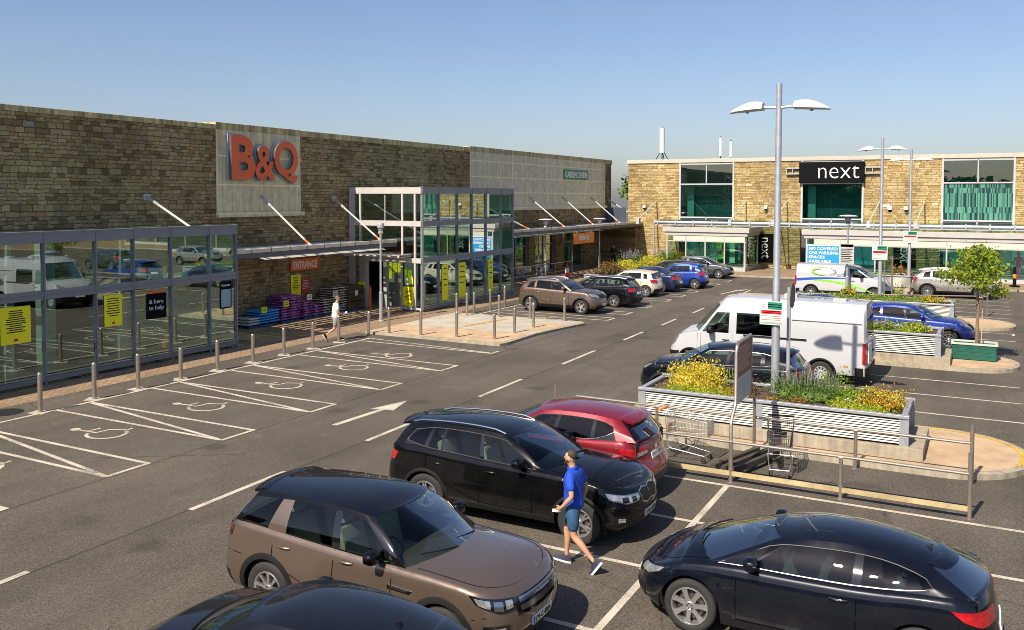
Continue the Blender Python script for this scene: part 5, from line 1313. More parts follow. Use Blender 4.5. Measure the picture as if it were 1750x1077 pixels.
# fascia sign
s = MB(); s.cbox(-12.6, -7.95, YN - .35, YN - .08, 6.72, 8.3, .03, 0, False); add_text(s, 'next', frame_mY(-9.75, YN - .36, 7.52), 2.9, .92, bold=-.004, m=1, res=4)
for sd, (a, b) in ((-1, (-13.6, -12.6)), (1, (-7.95, -6.85))):
    for zz in (7.42, 7.85): s.box(a, b, YN - .22, YN - .01, zz - .04, zz + .04, 2)
    for xx in (a + .05, (a + b) / 2): s.box(xx - .03, xx + .03, YN - .2, YN - .02, 7.4, 7.86, 2)
tag(s.build('fascia_sign', [SIGNK, SIGNW, GALVD]), 'wide black sign reading next above the middle shop window', 'sign')
def vsign(xa, xb, z0, z1, y, label):
    s = MB(); s.box(xa, xb, y - .1, y - .001, z0, z1, 0); cx, cz = (xa + xb) / 2, (z0 + z1) / 2
    mt = Matrix(((0, 1, 0, cx), (0, 0, -1, y - .105), (-1, 0, 0, cz), (0, 0, 0, 1)))
    add_text(s, 'next', mt, (z1 - z0) * .72, (xb - xa) * .38, bold=.0, m=1, res=3)
    tag(s.build('vertical_sign', [SIGNK, SIGNW]), label, 'sign')
vsign(-15.85, -14.35, .55, 2.8, YN - .02, 'upright black sign reading next on the stone between the two glass shopfronts')
vsign(-5.9, -4.4, .55, 2.8, YN - .02, 'upright black sign reading next seen through the long glass shopfront')
# canopy across the shops
cn = thing('shop_canopy', 'grey gutter-edged canopy running across the sunlit stone shops', 'canopy', (-23, 66.5, 3.6)); f = MB()
f.box(-22.9, 60, 66.4, 66.62, 3.44, 3.62); f.tube([(-22.9, 66.38, 3.68), (60, 66.38, 3.68)], .1, 8)
local(f, cn).build('gutter_beam', GALVD, cn)
f = MB()
for i in range(58): xx = -22.6 + i * 1.43; f.box(xx, xx + 1.36, 66.7, 69.9, 3.80, 3.86)
local(f, cn).build('roof_sheet', glassm('canopy_glass', (.80, .90, .86), .06, .6, .3), cn)
f = MB()
for i in range(57): xx = -22.62 + i * 1.43; f.box(xx - .03, xx + .03, 66.3, 69.99, 3.62, 3.79); f.box(xx - .05, xx + .05, 66.24, 66.36, 3.46, 3.86)
local(f, cn).build('bracket', GALVD, cn)
for xx in (-24.0, -16.66, -13.52, -6.91, -3.9, 3.0):
    t = MB(); t.tube([(xx, YN - .04, 5.3), (xx - .35, 66.6, 3.85)], .05, 6, 0); t.box(xx - .45, xx - .2, 66.3, 66.7, 3.5, 3.95, 0); local(t, cn).build('tie_rod', WHITEM, cn)
t = MB(); t.tube([(-23.0, 66.5, 0.1), (-23.0, 66.5, 3.6)], .06, 8); local(t, cn).build('post', GALVD, cn)
# glazed shopfronts under the canopy
def kiosk(name, label, xs, yf, blind, base, right=True):
    r_ = thing(name, label, 'shopfront', (xs[0], yf, 0)); x0, x1 = xs[0] - .12, xs[-1] + .12
    f = MB(); 
    for ya, yb, za, zb, e0, e1 in ((yf - .16, yf + .3, 2.98, 3.34, .2, .25), (yf - .06, yf + .25, 2.72, 2.96, .05, .1)):
        f.cbox(x0 - e0, x1 + e1, ya, yb, za, zb, .01, 0, False); f.cbox(x1 + e1 - .3, x1 + e1, yb + .002, YN - .01, za, zb, .01, 0, False); f.cbox(x0 - e0, x0 - e0 + .3, yb + .002, YN - .01, za, zb, .01, 0, False)
    rg = MB(); rg.box(x0 + .12, x1 - .07, yf + .31, YN - .02, 3.2, 3.22); local(rg, r_).build('roof_glass', MATS['canopy_glass'], r_)
    local(f, r_).build('fascia', WHITEM, r_)
    f = MB()
    for xx in xs: f.box(xx - .045, xx + .045, yf - .03, yf + .06, base, 2.72)
    if right: f.box(xs[-1] + .03, xs[-1] + .1, yf + .1, yf + .2, base, 2.72); f.box(xs[-1] + .0, xs[-1] + .09, YN - .3, YN - .2, base, 2.72); f.box(xs[-1], xs[-1] + .08, yf, YN - .02, 2.2, 2.28)
    f.box(xs[0], xs[-1], yf - .02, yf + .05, 2.24, 2.31)
    local(f, r_).build('mullions', WHITEM, r_)
    f = MB(); f.cbox(xs[0] - .08, xs[-1] + .1, yf - .12, YN - .01, .0, base, .01, 0, False); local(f, r_).build('plinth', PAVE2 if base > .6 else WHITEM, r_)
    f = MB(); [f.box(max(a + .045, xs[0] + .5), b - .045, yf - .012, yf - .004, 2.315, 2.715) for a, b in zip(xs, xs[1:])]; local(f, r_).build('blind', blind, r_)
    for a, b in zip(xs, xs[1:]):
        p = MB(); t_ = rnd.uniform(-.01, .01); p.box(a + .045, b - .045, yf + .01 , yf + .022, base, 2.71); local(p, r_).build('pane', GLASSN, r_)
    if right:
        p = MB(); p.box(xs[-1] + .04, xs[-1] + .05, yf + .12, YN - .02, base, 2.71); local(p, r_).build('side_pane', GLASSN, r_)
    return r_
BLIND = pm('cream_blind', (.55, .51, .44), .7, var=.05)
k1 = kiosk('glass_shopfront', 'small glazed shopfront with white fascia and cream blind left of the upright sign', [-21.66, -20.17, -18.67, -17.2, -15.71], 65.7, BLIND, .4)
f = MB(); f.box(-21.3, -16.9, YN - .6, YN - .5, .4, 2.7, 0); f.box(-20.9, -20.2, YN - 1.0, YN - .9, .5, 2.5, 1); f.box(-18.6, -17.9, YN - 1.4, YN - 1.3, .8, 2.4, 2); f.box(-17.6, -17.2, YN - 1.2, YN - 1.1, .5, 2.3, 3)
f.box(-17.7, -17.45, 66.8, 66.85, 1.0, 1.5, 4); f.box(-17.7, -17.45, 66.8, 66.85, 1.55, 2.0, 5)
local(f, k1).build('window_display', [TEALW, pm('teal_banner', (.02, .25, .33), .6), GREENW, pm('mint_panel', (.3, .6, .4), .6), YEL, REDS], k1)
f = MB(); f.tube([(-20.8, 66.2, .5), (-19.0, 66.2, 2.2)], .035, 6); f.tube([(-19.0, 66.2, .5), (-20.8, 66.2, 2.2)], .035, 6); local(f, k1).build('cross_brace', WHITEM, k1)
k2 = kiosk('long_shopfront', 'long glazed shopfront with white fascia and blue parking poster', [-11.2, -8.92, -6.66, -2.24, 2.3, 6.8, 11.3, 15.8, 20.3, 24.8, 29.3, 34], 65.2, BLIND, .35, False)
f = MB(); f.box(-8.7, -7.0, YN - .6, YN - .5, .4, 2.7, 0); f.box(-2.6, 1.6, YN - .8, YN - .7, .4, 2.7, 1); f.box(-.6, .2, YN - 1.2, YN - 1.1, .5, 2.4, 2); f.box(1.6, 12, YN - .7, YN - .6, .4, 2.7, 3); f.box(-11.1, -11.0, 65.5, 69.9, .4, 2.7, 3)
local(f, k2).build('window_display', [MATS['teal_banner'], TEALW, MATS['mint_panel'], pm('aqua_wall', (.12, .35, .33), .6)], k2)
s = MB(); s.box(-11.12, -8.98, 65.10, 65.14, .3, 2.22, 0); s.box(-11.16, -8.94, 65.14, 65.16, .26, 2.26, 1)
for i, l in enumerate(('500 COVERED', 'CAR PARKING', 'SPACES', 'AVAILABLE')):
    add_text(s, l, frame_mY(-10.05 if i < 2 else (-10.48 if i == 2 else -10.28), 65.095, 2.02 - i * .30), (1.95, 1.95, 1.08, 1.5)[i], .205, bold=.006, m=1)
s.box(-10.9, -9.9, 65.09, 65.1, .76, .82, 1)
tag(s.build('parking_poster', [SIGNB, SIGNW]), 'blue poster reading 500 COVERED CAR PARKING SPACES AVAILABLE', 'poster')
# mannequins in the windows
def mannequin(x, y, z, mat, label, s=1):
    m = MB()
    m.lathe([(.001, 1.72), (.07, 1.69), (.095, 1.6), (.07, 1.5), (.045, 1.46), (.06, 1.42), (.17, 1.38), (.19, 1.3), (.15, 1.1), (.13, 1.0), (.17, .88), (.16, .8), (.1, .75), (.001, .74)], 12)
    for sd in (-1, 1):
        m.tube([(sd * .08, 0, .85), (sd * .1, 0, .45), (sd * .1, .02, 0.05)], [.085, .06, .04], 8); m.tube([(sd * .19, 0, 1.36), (sd * .26, .02, 1.08), (sd * .24, -.06, .82)], [.05, .04, .03], 8)
    m.box(-.25, .25, -.2, .2, 0, .04); m.v = [(x + a * s, y + b * s, z + c * s) for a, b, c in m.v]
    tag(m.build('mannequin', mat), label, 'mannequin')
MQ = pm('mannequin_mint', (.35, .62, .52), .5); MP = pm('mannequin_pink', (.7, .12, .28), .6)
for i, (x, mt, lb) in enumerate(((-19.6, MQ, 'pale mannequin just right of the white cross brace'), (-19.2, MQ, 'second pale mannequin beyond the cross brace in the small shopfront'), (-18.2, MQ, 'pale mannequin before the green display panel'), (-1.3, MQ, 'mint mannequin behind the long shopfront left of the young tree'), (-.2, MQ, 'mint mannequin hidden by the young tree crown'), (1.95, MP, 'mannequin in pink at the end of the long shopfront'))): mannequin(x, 66.9 if i < 3 else 66.4, .36, mt, lb, 1.0)
# wall lamps, cameras and aerials
for i, xx in enumerate((-25.0, -15.1, -5.1)):
    m = MB(); m.box(xx - .05, xx + .05, YN - .12, YN - .001, 4.75, 4.9, 0); m.lathe([(.001, 0), (.14, .02), (.15, .14), (.12, .26), (.001, .27)], 10, 1, Matrix.Translation((xx, YN - .22, 4.72))); m.lathe([(.001, -.09), (.09, -.05), (.11, .02)], 10, 0, Matrix.Translation((xx, YN - .22, 4.70)))
    tag(m.build('wall_camera', [SIGNK, SIGNW]), ['domed camera on the stone left of the first shop window', 'domed camera on the stone between first window and black sign', 'domed camera on the stone right of the black sign'][i], 'camera')
def aerial_(name, label, x, y, z0, z1, r, legs):
    m = MB(); m.tube([(x, y, z0), (x, y, z1)], .05, 8, 1); m.tube([(x, y, z0 + (z1 - z0) * .35), (x, y, z1 - .1)], r, 10, 0)
    for a in legs: m.tube([(x, y, z0 + (z1 - z0) * .45), (x + 1.1 * cos(a), y + 1.1 * sin(a), z0 - .2)], .035, 5, 1)
    tag(m.build(name, [SIGNW, SIGNK]), label, 'antenna')
aerial_('rooftop_antenna', 'tall white drum antenna on braced legs above the shop roof corner', -26.2 + .6, 76, 8.3, 11.9, .22, (0, PI, PI / 2))
aerial_('panel_antenna', 'slim white panel antenna, taller of the close pair on the shop roof', -20.6, 77, 8.3, 10.95, .11, ())
aerial_('panel_antenna', 'slim white panel antenna, shorter of the close pair on the shop roof', -19.7, 77, 8.3, 10.6, .11, ())
# ------------------------------------------------------------------ bollards
bm0 = MB(); bm0.lathe([(.06, 0), (.06, .93), (.056, .965), (.04, .99), (.001, 1.0)], 16)
bme = bm0.build('bollard', STEEL, link=False).data
pad = MB(); pad.prism([(-.22, -.2), (.22, -.2), (.22, .2), (-.22, .2)], .0, .008); pade = pad.build('base_pad', PAVE2, link=False).data
BO = [(-21.5, 14.2, 'nearest bollard of the kerb row, by the round iron cover'), (-21.6, 15.85, 'bollard at the kerb between the two yellow porch posters'), (-21.62, 17.3, 'third bollard of the kerb row counted from the iron cover'), (-21.66, 18.87, 'bollard at the kerb before the black help sign'), (-21.7, 20.39, 'bollard at the kerb before the orange stand'), (-21.71, 21.95, 'bollard at the far corner of the near porch'),
      (-21.8, 23.55, 'bollard at the kerb before the blue bags'), (-21.78, 25.05, 'bollard at the kerb before the purple bags'), (-21.85, 26.62, 'bollard in front of the walking man in a white shirt'), (-21.9, 28.55, 'bollard at the inner kerb end of the crossing'),
      (-21.2, 28.98, 'bollard on the crossing edge beside the slim lamp post'), (-19.75, 29.12, 'second bollard along the near edge of the crossing'), (-18.22, 29.36, 'third bollard along the near edge of the crossing'), (-16.66, 29.62, 'bollard at the near outer corner of the crossing'),
      (-16.76, 31.44, 'bollard on the outer side of the crossing next to its near corner'), (-16.72, 33.07, 'bollard on the outer side of the crossing behind the buff patch'), (-16.44, 35.6, 'bollard at the far outer corner of the crossing by the bronze crossover'), (-18.1, 35.45, 'bollard on the far edge of the crossing before the bronze car wheel'),
      (-21.84, 35.2, 'bollard before the glass corner of the entrance porch'), (-21.16, 35.0, 'short bollard on the far edge of the crossing by the porch'), (-21.78, 36.68, 'first bollard along the entrance porch glass'), (-21.62, 38.01, 'second bollard along the entrance porch glass'), (-19.59, 35.25, 'round-capped bollard halfway along the far crossing edge'), (-21.59, 39.43, 'last bollard along the entrance porch glass'), (-21.55, 12.6, 'bollard just outside the picture beyond the iron cover')]
for i, (x, y, lb) in enumerate(BO[:-1]):
    up = .10 if y > 28.9 and y < 35.7 and x > -21.85 else 0
    o = bpy.data.objects.new('bollard', bme); COL.objects.link(o); o.location = (x, y, up); o.rotation_euler = (rnd.uniform(-.012, .012), rnd.uniform(-.012, .012), rnd.random() * 6)
    o.scale = (1, 1, rnd.uniform(.97, 1.05)); tag(o, lb, 'bollard', 'steel bollards along the kerb and the crossing')
    if i < 9:
        q = bpy.data.objects.new('base_pad', pade); COL.objects.link(q); q.parent = o
# ------------------------------------------------------------------ lamp posts
def luminaire(sd):
    """flattened shell that narrows to a wing tip, pointing along +x*sd"""
    m = MB(); P = []
    for i in range(11):
        t = i / 10; x = t * .80; wd = .19 * (1 - t ** 2.2) ** .6 + .012; h = .225 * (math.sin(PI * min(1, .18 + t * .82)) ** .8) * (1 - t * .35) + .008
        if i == 0: h = .16
        P.append([Vector((sd * x, wd * cos(a), -.03 - t * .05 + (h * sin(a) if sin(a) > 0 else .035 * sin(a)))) for a in [2 * PI * j / 14 for j in range(15)]])
    m.grid(P, 0, True, flip=sd < 0); m.add(P[0], [tuple(range(15))], 0)
    m.v += []; k = MB()
    return m
def tall_lamp(x, y, z0, top, zh, label, arm=.36, r=.085):
    r_ = thing('street_lamp', label, 'street lamp', (x, y, z0), 0, 'tall double-headed lamp posts')
    p = MB(); p.tube([(0, 0, 0), (0, 0, (top - z0) * .32), (0, 0, (top - z0) * .325), (0, 0, top - z0)], [r * 1.15, r * 1.12, r, r * .82], 16); p.lathe([(r * 1.25, 0), (r * 1.25, .025), (r, .03)], 12); p.build('pole', GALV, r_)
    for sd in (-1, 1):
        a = MB(); a.tube([(0, 0, zh - z0), (sd * arm, 0, zh - z0 + .03)], .033, 8); a.build('arm', GALV, r_)
        h = luminaire(sd); h.v = [(a_ + sd * arm, b, c + zh - z0 + .02) for a_, b, c in h.v]; ho = h.build('lamp_head', LAMPW, r_, sharp=50)
        l = MB(); l.lathe([(.001, -.02), (.035, -.015), (.05, .01)], 10, 0, Matrix.Translation((sd * (arm + .38), 0, zh - z0 - .085))); l.build('lens', LENS, ho)
    return r_
L1 = tall_lamp(-4.36, 21.45, .95, 8.29, 7.72, 'tallest lamp post, rising from the nearest flower planter')
tall_lamp(-4.84, 50.0, .3, 8.75, 8.15, 'lamp post behind the white courier van with a domed camera on its pole', .42, .09)
m = MB(); m.box(.05, .4, -.04, .04, 5.05, 5.15); m.lathe([(.13, .1), (.14, 0), (.12, -.12)], 10, 0, Matrix.Translation((.42, 0, 5.0))); m.lathe([(.12, -.1), (.09, -.2), (.001, -.24)], 10, 1, Matrix.Translation((.42, 0, 4.98)))
m.v = [(a - 4.84, b + 50.0, c + .1) for a, b, c in m.v]; tag(m.build('pole_camera', [SIGNW, SIGNK]), 'white domed camera bracketed to the second tall lamp post', 'camera')
tall_lamp(-3.95, 57.2, .2, 8.5, 7.85, 'farthest lamp post, in front of the sunlit stone between the shop windows', .45, .085)
def low_lamp(x, y, h, label, drum=True, z0=0):
    r_ = thing('slim_lamp_post', label, 'lamp post', (x, y, z0), 0, 'slim low lamp posts')
    p = MB(); p.tube([(0, 0, 0), (0, 0, 1.3), (0, 0, 1.34), (0, 0, h - .5)], [.085, .085, .055, .05], 12); p.lathe([(.13, 0), (.13, .03), (.08, .05)], 12); p.build('post', GALV, r_)
    l = MB(); l.lathe([(.05, h - .62), (.10, h - .55), (.13, h - .48), (.09, h - .45)], 14, 0); l.lathe([(.10, h - .45), (.12, h - .30), (.11, h - .22)], 14, 1); l.lathe([(.16, h - .28), (.17, h - .12), (.15, h - .08), (.001, h - .06)], 14, 2)
    if not drum: l.lathe([(.02, h - .02), (.48, h - .02), (.5, h), (.40, h + .05), (.001, h + .08)], 20, 0)
    l.build('lantern', [LAMPW, LENS, GALVD], r_)
low_lamp(-23.93, 32.1, 4.5, 'slim drum-topped lamp post beside the walking man in white')
low_lamp(-26.7, 54.6, 4.05, 'slim disc-topped lamp post by the trolley rails', False)
low_lamp(-26.1, 62.8, 3.95, 'slim disc-topped lamp post at the end of the yellow shrub bed', False)
low_lamp(-6.62, 51.14, 4.6, 'slim post carrying a grey notice in front of the white courier van', False)
# ------------------------------------------------------------------ planters
def slat_planter(label, x0, x1, y0, y1, zb, zt, mids=(), plinth=.25, grp='slatted grey steel planters'):
    r_ = thing('steel_planter', label, 'planter', ((x0 + x1) / 2, y0, zb - plinth), 0, grp); cx, cy, cz = r_.location
    f = MB()
    f.cbox(x0 - .12, x1 + .38 if plinth > .2 else x1 + .1, y0 - .12, y1 + .1, zb - plinth, zb, .015, 0, False); local(f, r_).build('plinth', KERB, r_)
    f = MB(); posts = [x0, *mids, x1]
    for xx in posts:
        for yy in (y0, y1): f.box(xx - .09, xx + .09, yy - .03, yy + .03, zb + .001, zt - .04)
    for yy in (y0, y1): f.cbox(x0 - .1, x1 + .1, yy - .06, yy + .06, zt - .04, zt + .03, .01, 0, False)
    for xx in (x0, x1): f.cbox(xx - .06, xx + .06, y0 + .061, y1 - .061, zt - .038, zt + .028, .01, 0, False)
    local(f, r_).build('rim', GALV, r_)
    f = MB(); n = 10
    for i in range(n):
        z = zb + .05 + (zt - zb - .10) * i / n
        f.add([(x0, y0 - .020, z), (x1, y0 - .020, z), (x1, y0 - .004, z + .028), (x0, y0 - .004, z + .028), (x0, y0 + .006, z + .028), (x1, y0 + .006, z + .028), (x0, y0 + .006, z), (x1, y0 + .006, z)], [(0, 1, 2, 3), (3, 2, 5, 4), (0, 6, 7, 1)])
        for xx, s_ in ((x1, 1), (x0, -1)): f.box(xx - .012, xx + .012, y0 + .04, y1 - .04, z, z + .028)
    local(f, r_).build('slats', pm('pale_slat', (.36, .345, .315), .5, metal=.1, var=.08), r_)
    f = MB(); f.box(x0 + .02, x1 - .02, y0 + .10, y1 - .10, zb, zt - .12); local(f, r_).build('liner', pm('liner_dark', (.05, .05, .055), .8), r_)
    f = MB(); nx, ny = 40, 12; P = []
    for i in range(nx + 1):
        row = []
        for j in range(ny + 1):
            row.append((x0 + .03 + (x1 - x0 - .06) * i / nx, y0 + .04 + (y1 - y0 - .08) * j / ny, zt - .07 + rnd.uniform(-.02, .025)))
        P.append(row)
    f.grid(P, 0, True, True); local(f, r_).build('soil', SOIL, r_)
    return r_
slat_planter('longest slatted planter beside the trolley bay with lavender and yellow shrubs', -7.22, -1.42, 20.12, 21.95, .37, 1.0, (-4.45,))
slat_planter('slatted planter behind the white passenger van next to the green tree box', -7.6, -1.3, 32.1, 34.0, .37, 1.08, (-4.45,))
slat_planter('slatted planter in front of the white courier van', -7.9, -1.2, 42.1, 43.7, .37, 1.02, (-4.5,))
slat_planter('grey slatted planter with rust grass behind the courier van', -7.2, -3.2, 56.6, 58.2, .30, 1.0, (), .17)
# flower bed by the far parked cars
slat_planter('low grey planter with yellow shrubs behind the parked cars', -23.0, -20.9, 53.0, 71, .15, .55, (), .12)
# ------------------------------------------------------------------ plants
LG = leafm('lime_leaf', (.16, .27, .015), (.36, .44, .03)); LY = leafm('yellow_leaf', (.48, .39, .03), (.76, .63, .09)); LD = leafm('deep_leaf', (.018, .045, .012), (.06, .11, .025)); LM = leafm('mid_leaf', (.08, .16, .03), (.18, .28, .06))
LO = leafm('orange_leaf', (.38, .16, .02), (.60, .33, .03)); LR = leafm('rust_leaf', (.22, .10, .025), (.36, .20, .06)); LP = leafm('purple_flower', (.34, .25, .40), (.52, .43, .55)); LW = leafm('wine_leaf', (.035, .010, .014), (.09, .03, .03)); LYG = leafm('tree_leaf', (.20, .27, .02), (.46, .47, .05), .5); LF = leafm('white_flower', (.6, .58, .5), (.8, .78, .7))
def leaf(mb, p, s, m, d=None, asp=.5):
    d = d or Vector((rnd.gauss(0, 1), rnd.gauss(0, 1), rnd.gauss(.9, .6))).normalized()
    a = d.orthogonal().normalized(); a.rotate(Matrix.Rotation(rnd.random() * 6.3, 3, d)); w = a * s * asp; n = d.cross(a) * s * .12
    mb.add([p - d * s * .5, p + w * .5 + n, p + d * s * .5, p - w * .5 + n], [(0, 1, 2), (0, 2, 3)], m)
def bush(name, label, cat, x, y, z, rx, ry, rz, n, s, mats, spikes=0, group=None, kind=None, flower=None, wts=None):
    mb = MB(); cl = [(rnd.uniform(-.7, .7), rnd.uniform(-.7, .7), rnd.uniform(.1, .8)) for _ in range(max(5, n // 55))]
    k = len(mats) - (1 if flower else 0)
    for i in range(n):
        c = rnd.choice(cl); p = Vector((c[0] + rnd.gauss(0, .24), c[1] + rnd.gauss(0, .24), c[2] + rnd.gauss(0, .2)))
        if p.z < 0: p.z = -p.z * .3
        mi = rnd.choices(range(k), wts)[0] if wts else rnd.randrange(k)
        leaf(mb, Vector((p.x * rx, p.y * ry, p.z * rz)), s * rnd.uniform(.6, 1.3), mi)
    if n > 500:
        for c in cl:
            bm = bmesh.new(); bmesh.ops.create_icosphere(bm, subdivisions=2, radius=1)
            for v in bm.verts: v.co *= rnd.uniform(.75, 1.1)
            q = Vector((c[0] * .8 * rx, c[1] * .8 * ry, c[2] * .5 * rz)); mb.bm(bm, 0, False, Matrix.Translation(q) @ Matrix.Diagonal((rx * .22, ry * .22, rz * .26, 1)))
    for i in range(spikes):
        a = rnd.random() * 6.3; r_ = rnd.random() ** .5 * .8; b = Vector((cos(a) * r_ * rx, sin(a) * r_ * ry, rz * .3)); d = Vector((cos(a) * .25 * r_, sin(a) * .25 * r_, 1)).normalized(); L = rz * rnd.uniform(.7, 1.25)
        mb.tube([b, b + d * L], [.006, .003], 3, 0, False, False)
        for q in range(9): leaf(mb, b + d * (L * (.55 + .05 * q)), s * .55, len(mats) - 1 if flower else 0)
    o = mb.build(name, mats, loc=(x, y, z)); return tag(o, label, cat, group, kind)
zs = .95
bush('golden_shrub', 'bright golden shrub at the near end of the longest planter', 'shrub', -6.15, 20.95, zs, .72, .48, .62, 3800, .075, [LY, LY, LO, LG], wts=[6, 4, 1, 1])
bush('ground_cover', 'low lime ground cover below the bright golden shrub', 'plant', -5.95, 20.5, zs, .85, .3, .16, 2600, .055, [LG, LG, LY], kind='stuff')
bush('wine_shrub', 'dark wine-red leafed plant behind the trolley bay sign', 'plant', -4.95, 21.0, zs, .5, .5, .34, 500, .07, [LW, LD, LR])
bush('rust_grass', 'tuft of rusty dry grass before the dark wine-red plant', 'grass tuft', -5.05, 20.45, zs, .4, .25, .18, 350, .06, [LR, LO])
bush('rust_grass', 'tuft of rusty dry grass at the foot of the lavender', 'grass tuft', -3.9, 20.5, zs, .5, .25, .15, 350, .06, [LR, LO, LM])
bush('lavender', 'large lavender clump with mauve spikes around the tall lamp foot', 'lavender', -3.6, 21.1, zs, .85, .5, .45, 1900, .06, [LM, LD, LP], spikes=110, flower=1)
bush('thistle_stems', 'yellow-green seed stems between golden shrub and wine-red plant', 'plant', -5.4, 21.3, zs, .35, .3, .4, 200, .06, [LG, LM, LY], spikes=14, flower=1)
bush('ground_cover', 'lime ground cover at the far end of the longest planter', 'plant', -2.35, 20.45, zs, .62, .28, .16, 2200, .055, [LG, LG, LY], kind='stuff')
bush('lime_bush', 'lime green leafy plant behind the far-end ground cover', 'plant', -2.75, 21.2, zs, .6, .4, .3, 1400, .07, [LG, LG, LM])
bush('tall_weed', 'tall upright weed in front of the van rear wheel', 'plant', -3.0, 21.6, zs, .35, .3, .6, 260, .07, [LM, LG])
bush('orange_shrub', 'orange-yellow shrub at the far end of the longest planter', 'shrub', -1.95, 21.0, zs, .5, .5, .40, 1900, .07, [LO, LY, LM, LR], wts=[3, 4, 2, 1])
bush('red_flower', 'single red bloom at the far end of the longest planter', 'flower', -1.6, 20.5, zs, .12, .12, .14, 40, .06, [pm('red_petal', (.6, .02, .01), .6), LM])
for i, (x, y, lb) in enumerate(((-5.85, 20.75, 'white bloom below the golden shrub'), (-2.6, 20.6, 'white bloom on the lime ground cover'), (-2.35, 20.85, 'white bloom beside the orange-yellow shrub'))): bush('white_flower', lb, 'flower', x, y, zs + .15, .09, .09, .06, 26, .05, [LF])
bush('lime_shrub', 'lime shrub with mauve flowers in the planter behind the passenger van', 'shrub', -3.1, 33.0, 1.02, .55, .5, .34, 700, .09, [LG, LM, LP])
bush('yellow_shrub', 'yellow-green shrub in front of the blue crossover door', 'shrub', -2.2, 32.8, 1.02, .6, .45, .36, 700, .1, [LG, LY, LM])
bush('low_cover', 'low green cover between the two shrubs behind the passenger van', 'plant', -2.6, 32.5, 1.0, .9, .3, .14, 700, .07, [LM, LG], kind='stuff')
bush('long_green_cover', 'long strip of green cover in the planter before the courier van', 'plant', -4.2, 42.8, .96, 3.0, .55, .26, 3000, .09, [LM, LG, LY, LD], kind='stuff', wts=[4, 4, 1, 2])
bush('yellow_cover', 'yellow shrub at the end of the planter before the silver crossover', 'shrub', -2.1, 42.9, .96, .6, .5, .30, 600, .09, [LY, LO, LG])
bush('spiky_grass', 'spiky straw-coloured grass beside the notice post', 'grass tuft', -5.7, 43.0, .96, .5, .4, .5, 260, .2, [LY, LG, LR])
bush('rust_tuft', 'upright rust-brown grass tuft in the far grey planter', 'grass tuft', -4.6, 57.4, .95, .35, .3, .55, 300, .12, [LR, LO])
bush('rust_tuft', 'second rust-brown tuft in the far grey planter', 'grass tuft', -3.9, 57.4, .95, .3, .3, .5, 260, .12, [LR, LO])
bush('far_cover', 'green cover along the far grey planter', 'plant', -5.2, 57.2, .93, 1.8, .5, .15, 900, .1, [LM, LG], kind='stuff')
bush('kerb_weed', 'yellow weeds on the kerb under the silver crossover', 'plant', -4.2, 54.3, .0, .5, .4, .6, 400, .1, [LY, LM, LG])
for i, (x, y, rx, ry, rz, ms, lb, sp, fl) in enumerate(((-22.1, 55.0, .8, 1.3, 1.0, [LR, LW, LM], 'brown-leaved grass at the near end of the yellow shrub bed', 40, 0), (-22.0, 58.4, .9, 1.9, 1.0, [LY, LY, LG], 'brightest yellow shrub of the far bed', 0, 0), (-22.6, 60.5, .6, 1.8, 1.5, [LM, LD, LP], 'mauve lavender behind the brightest yellow shrub', 60, 1), (-21.9, 62.6, .9, 2.0, 1.15, [LY, LG, LY], 'second yellow shrub of the far bed', 0, 0), (-22.2, 66.5, .9, 2.0, 1.35, [LM, LG, LP], 'green and mauve shrub between the far yellow shrubs', 40, 1), (-21.8, 69.2, .8, 1.5, 1.0, [LY, LO, LG], 'last yellow shrub of the far bed, before the small shopfront', 0, 0))):
    bush('bed_shrub', lb, 'shrub', x, y, .5, rx * .85, ry, rz * .62, 1500, .15, ms, sp, 'shrubs in the far bed', None, fl)
def tree(name, label, x, y, z, hgt, tr, cr, cz, n, s, mats, limbs=9, group=None):
    r_ = thing(name, label, 'tree', (x, y, z), 0, group); t = MB()
    t.tube([(0, 0, 0), (.01, 0, hgt * .3), (-.02, .02, hgt * .6), (.0, 0, hgt * .92)], [tr, tr * .85, tr * .6, tr * .15], 8)
    tips = []
    for i in range(limbs):
        a = i * 2.4 + rnd.random() * .5; z0 = hgt * (.5 + .42 * i / limbs); L = cr * (1.05 - .55 * (i / limbs)) * rnd.uniform(.7, 1.1)
        b = Vector((0, 0, z0)); e = b + Vector((cos(a) * L, sin(a) * L, L * rnd.uniform(.1, .5))); mid = b.lerp(e, .5) + Vector((0, 0, .06 * L))
        t.tube([b, mid, e], [tr * .35, tr * .22, tr * .06], 5); tips += [mid, e, b.lerp(e, .8)]
    t.build('trunk', pm('bark', (.20, .14, .085), .9, var=.3, scale=9, bump=.5), r_)
    c = MB(); tips += [Vector((rnd.gauss(0, .4) * cr, rnd.gauss(0, .4) * cr, cz + rnd.uniform(-.7, .9) * cr * .8)) for _ in range(limbs // 3)]
    for i in range(n):
        q = rnd.choice(tips); g_ = cr * .2
        leaf(c, q + Vector((rnd.gauss(0, g_), rnd.gauss(0, g_), rnd.gauss(0, g_ * .6))), s * rnd.uniform(.6, 1.3), rnd.randrange(len(mats)), None, .7)
    c.build('crown', mats, r_); return r_
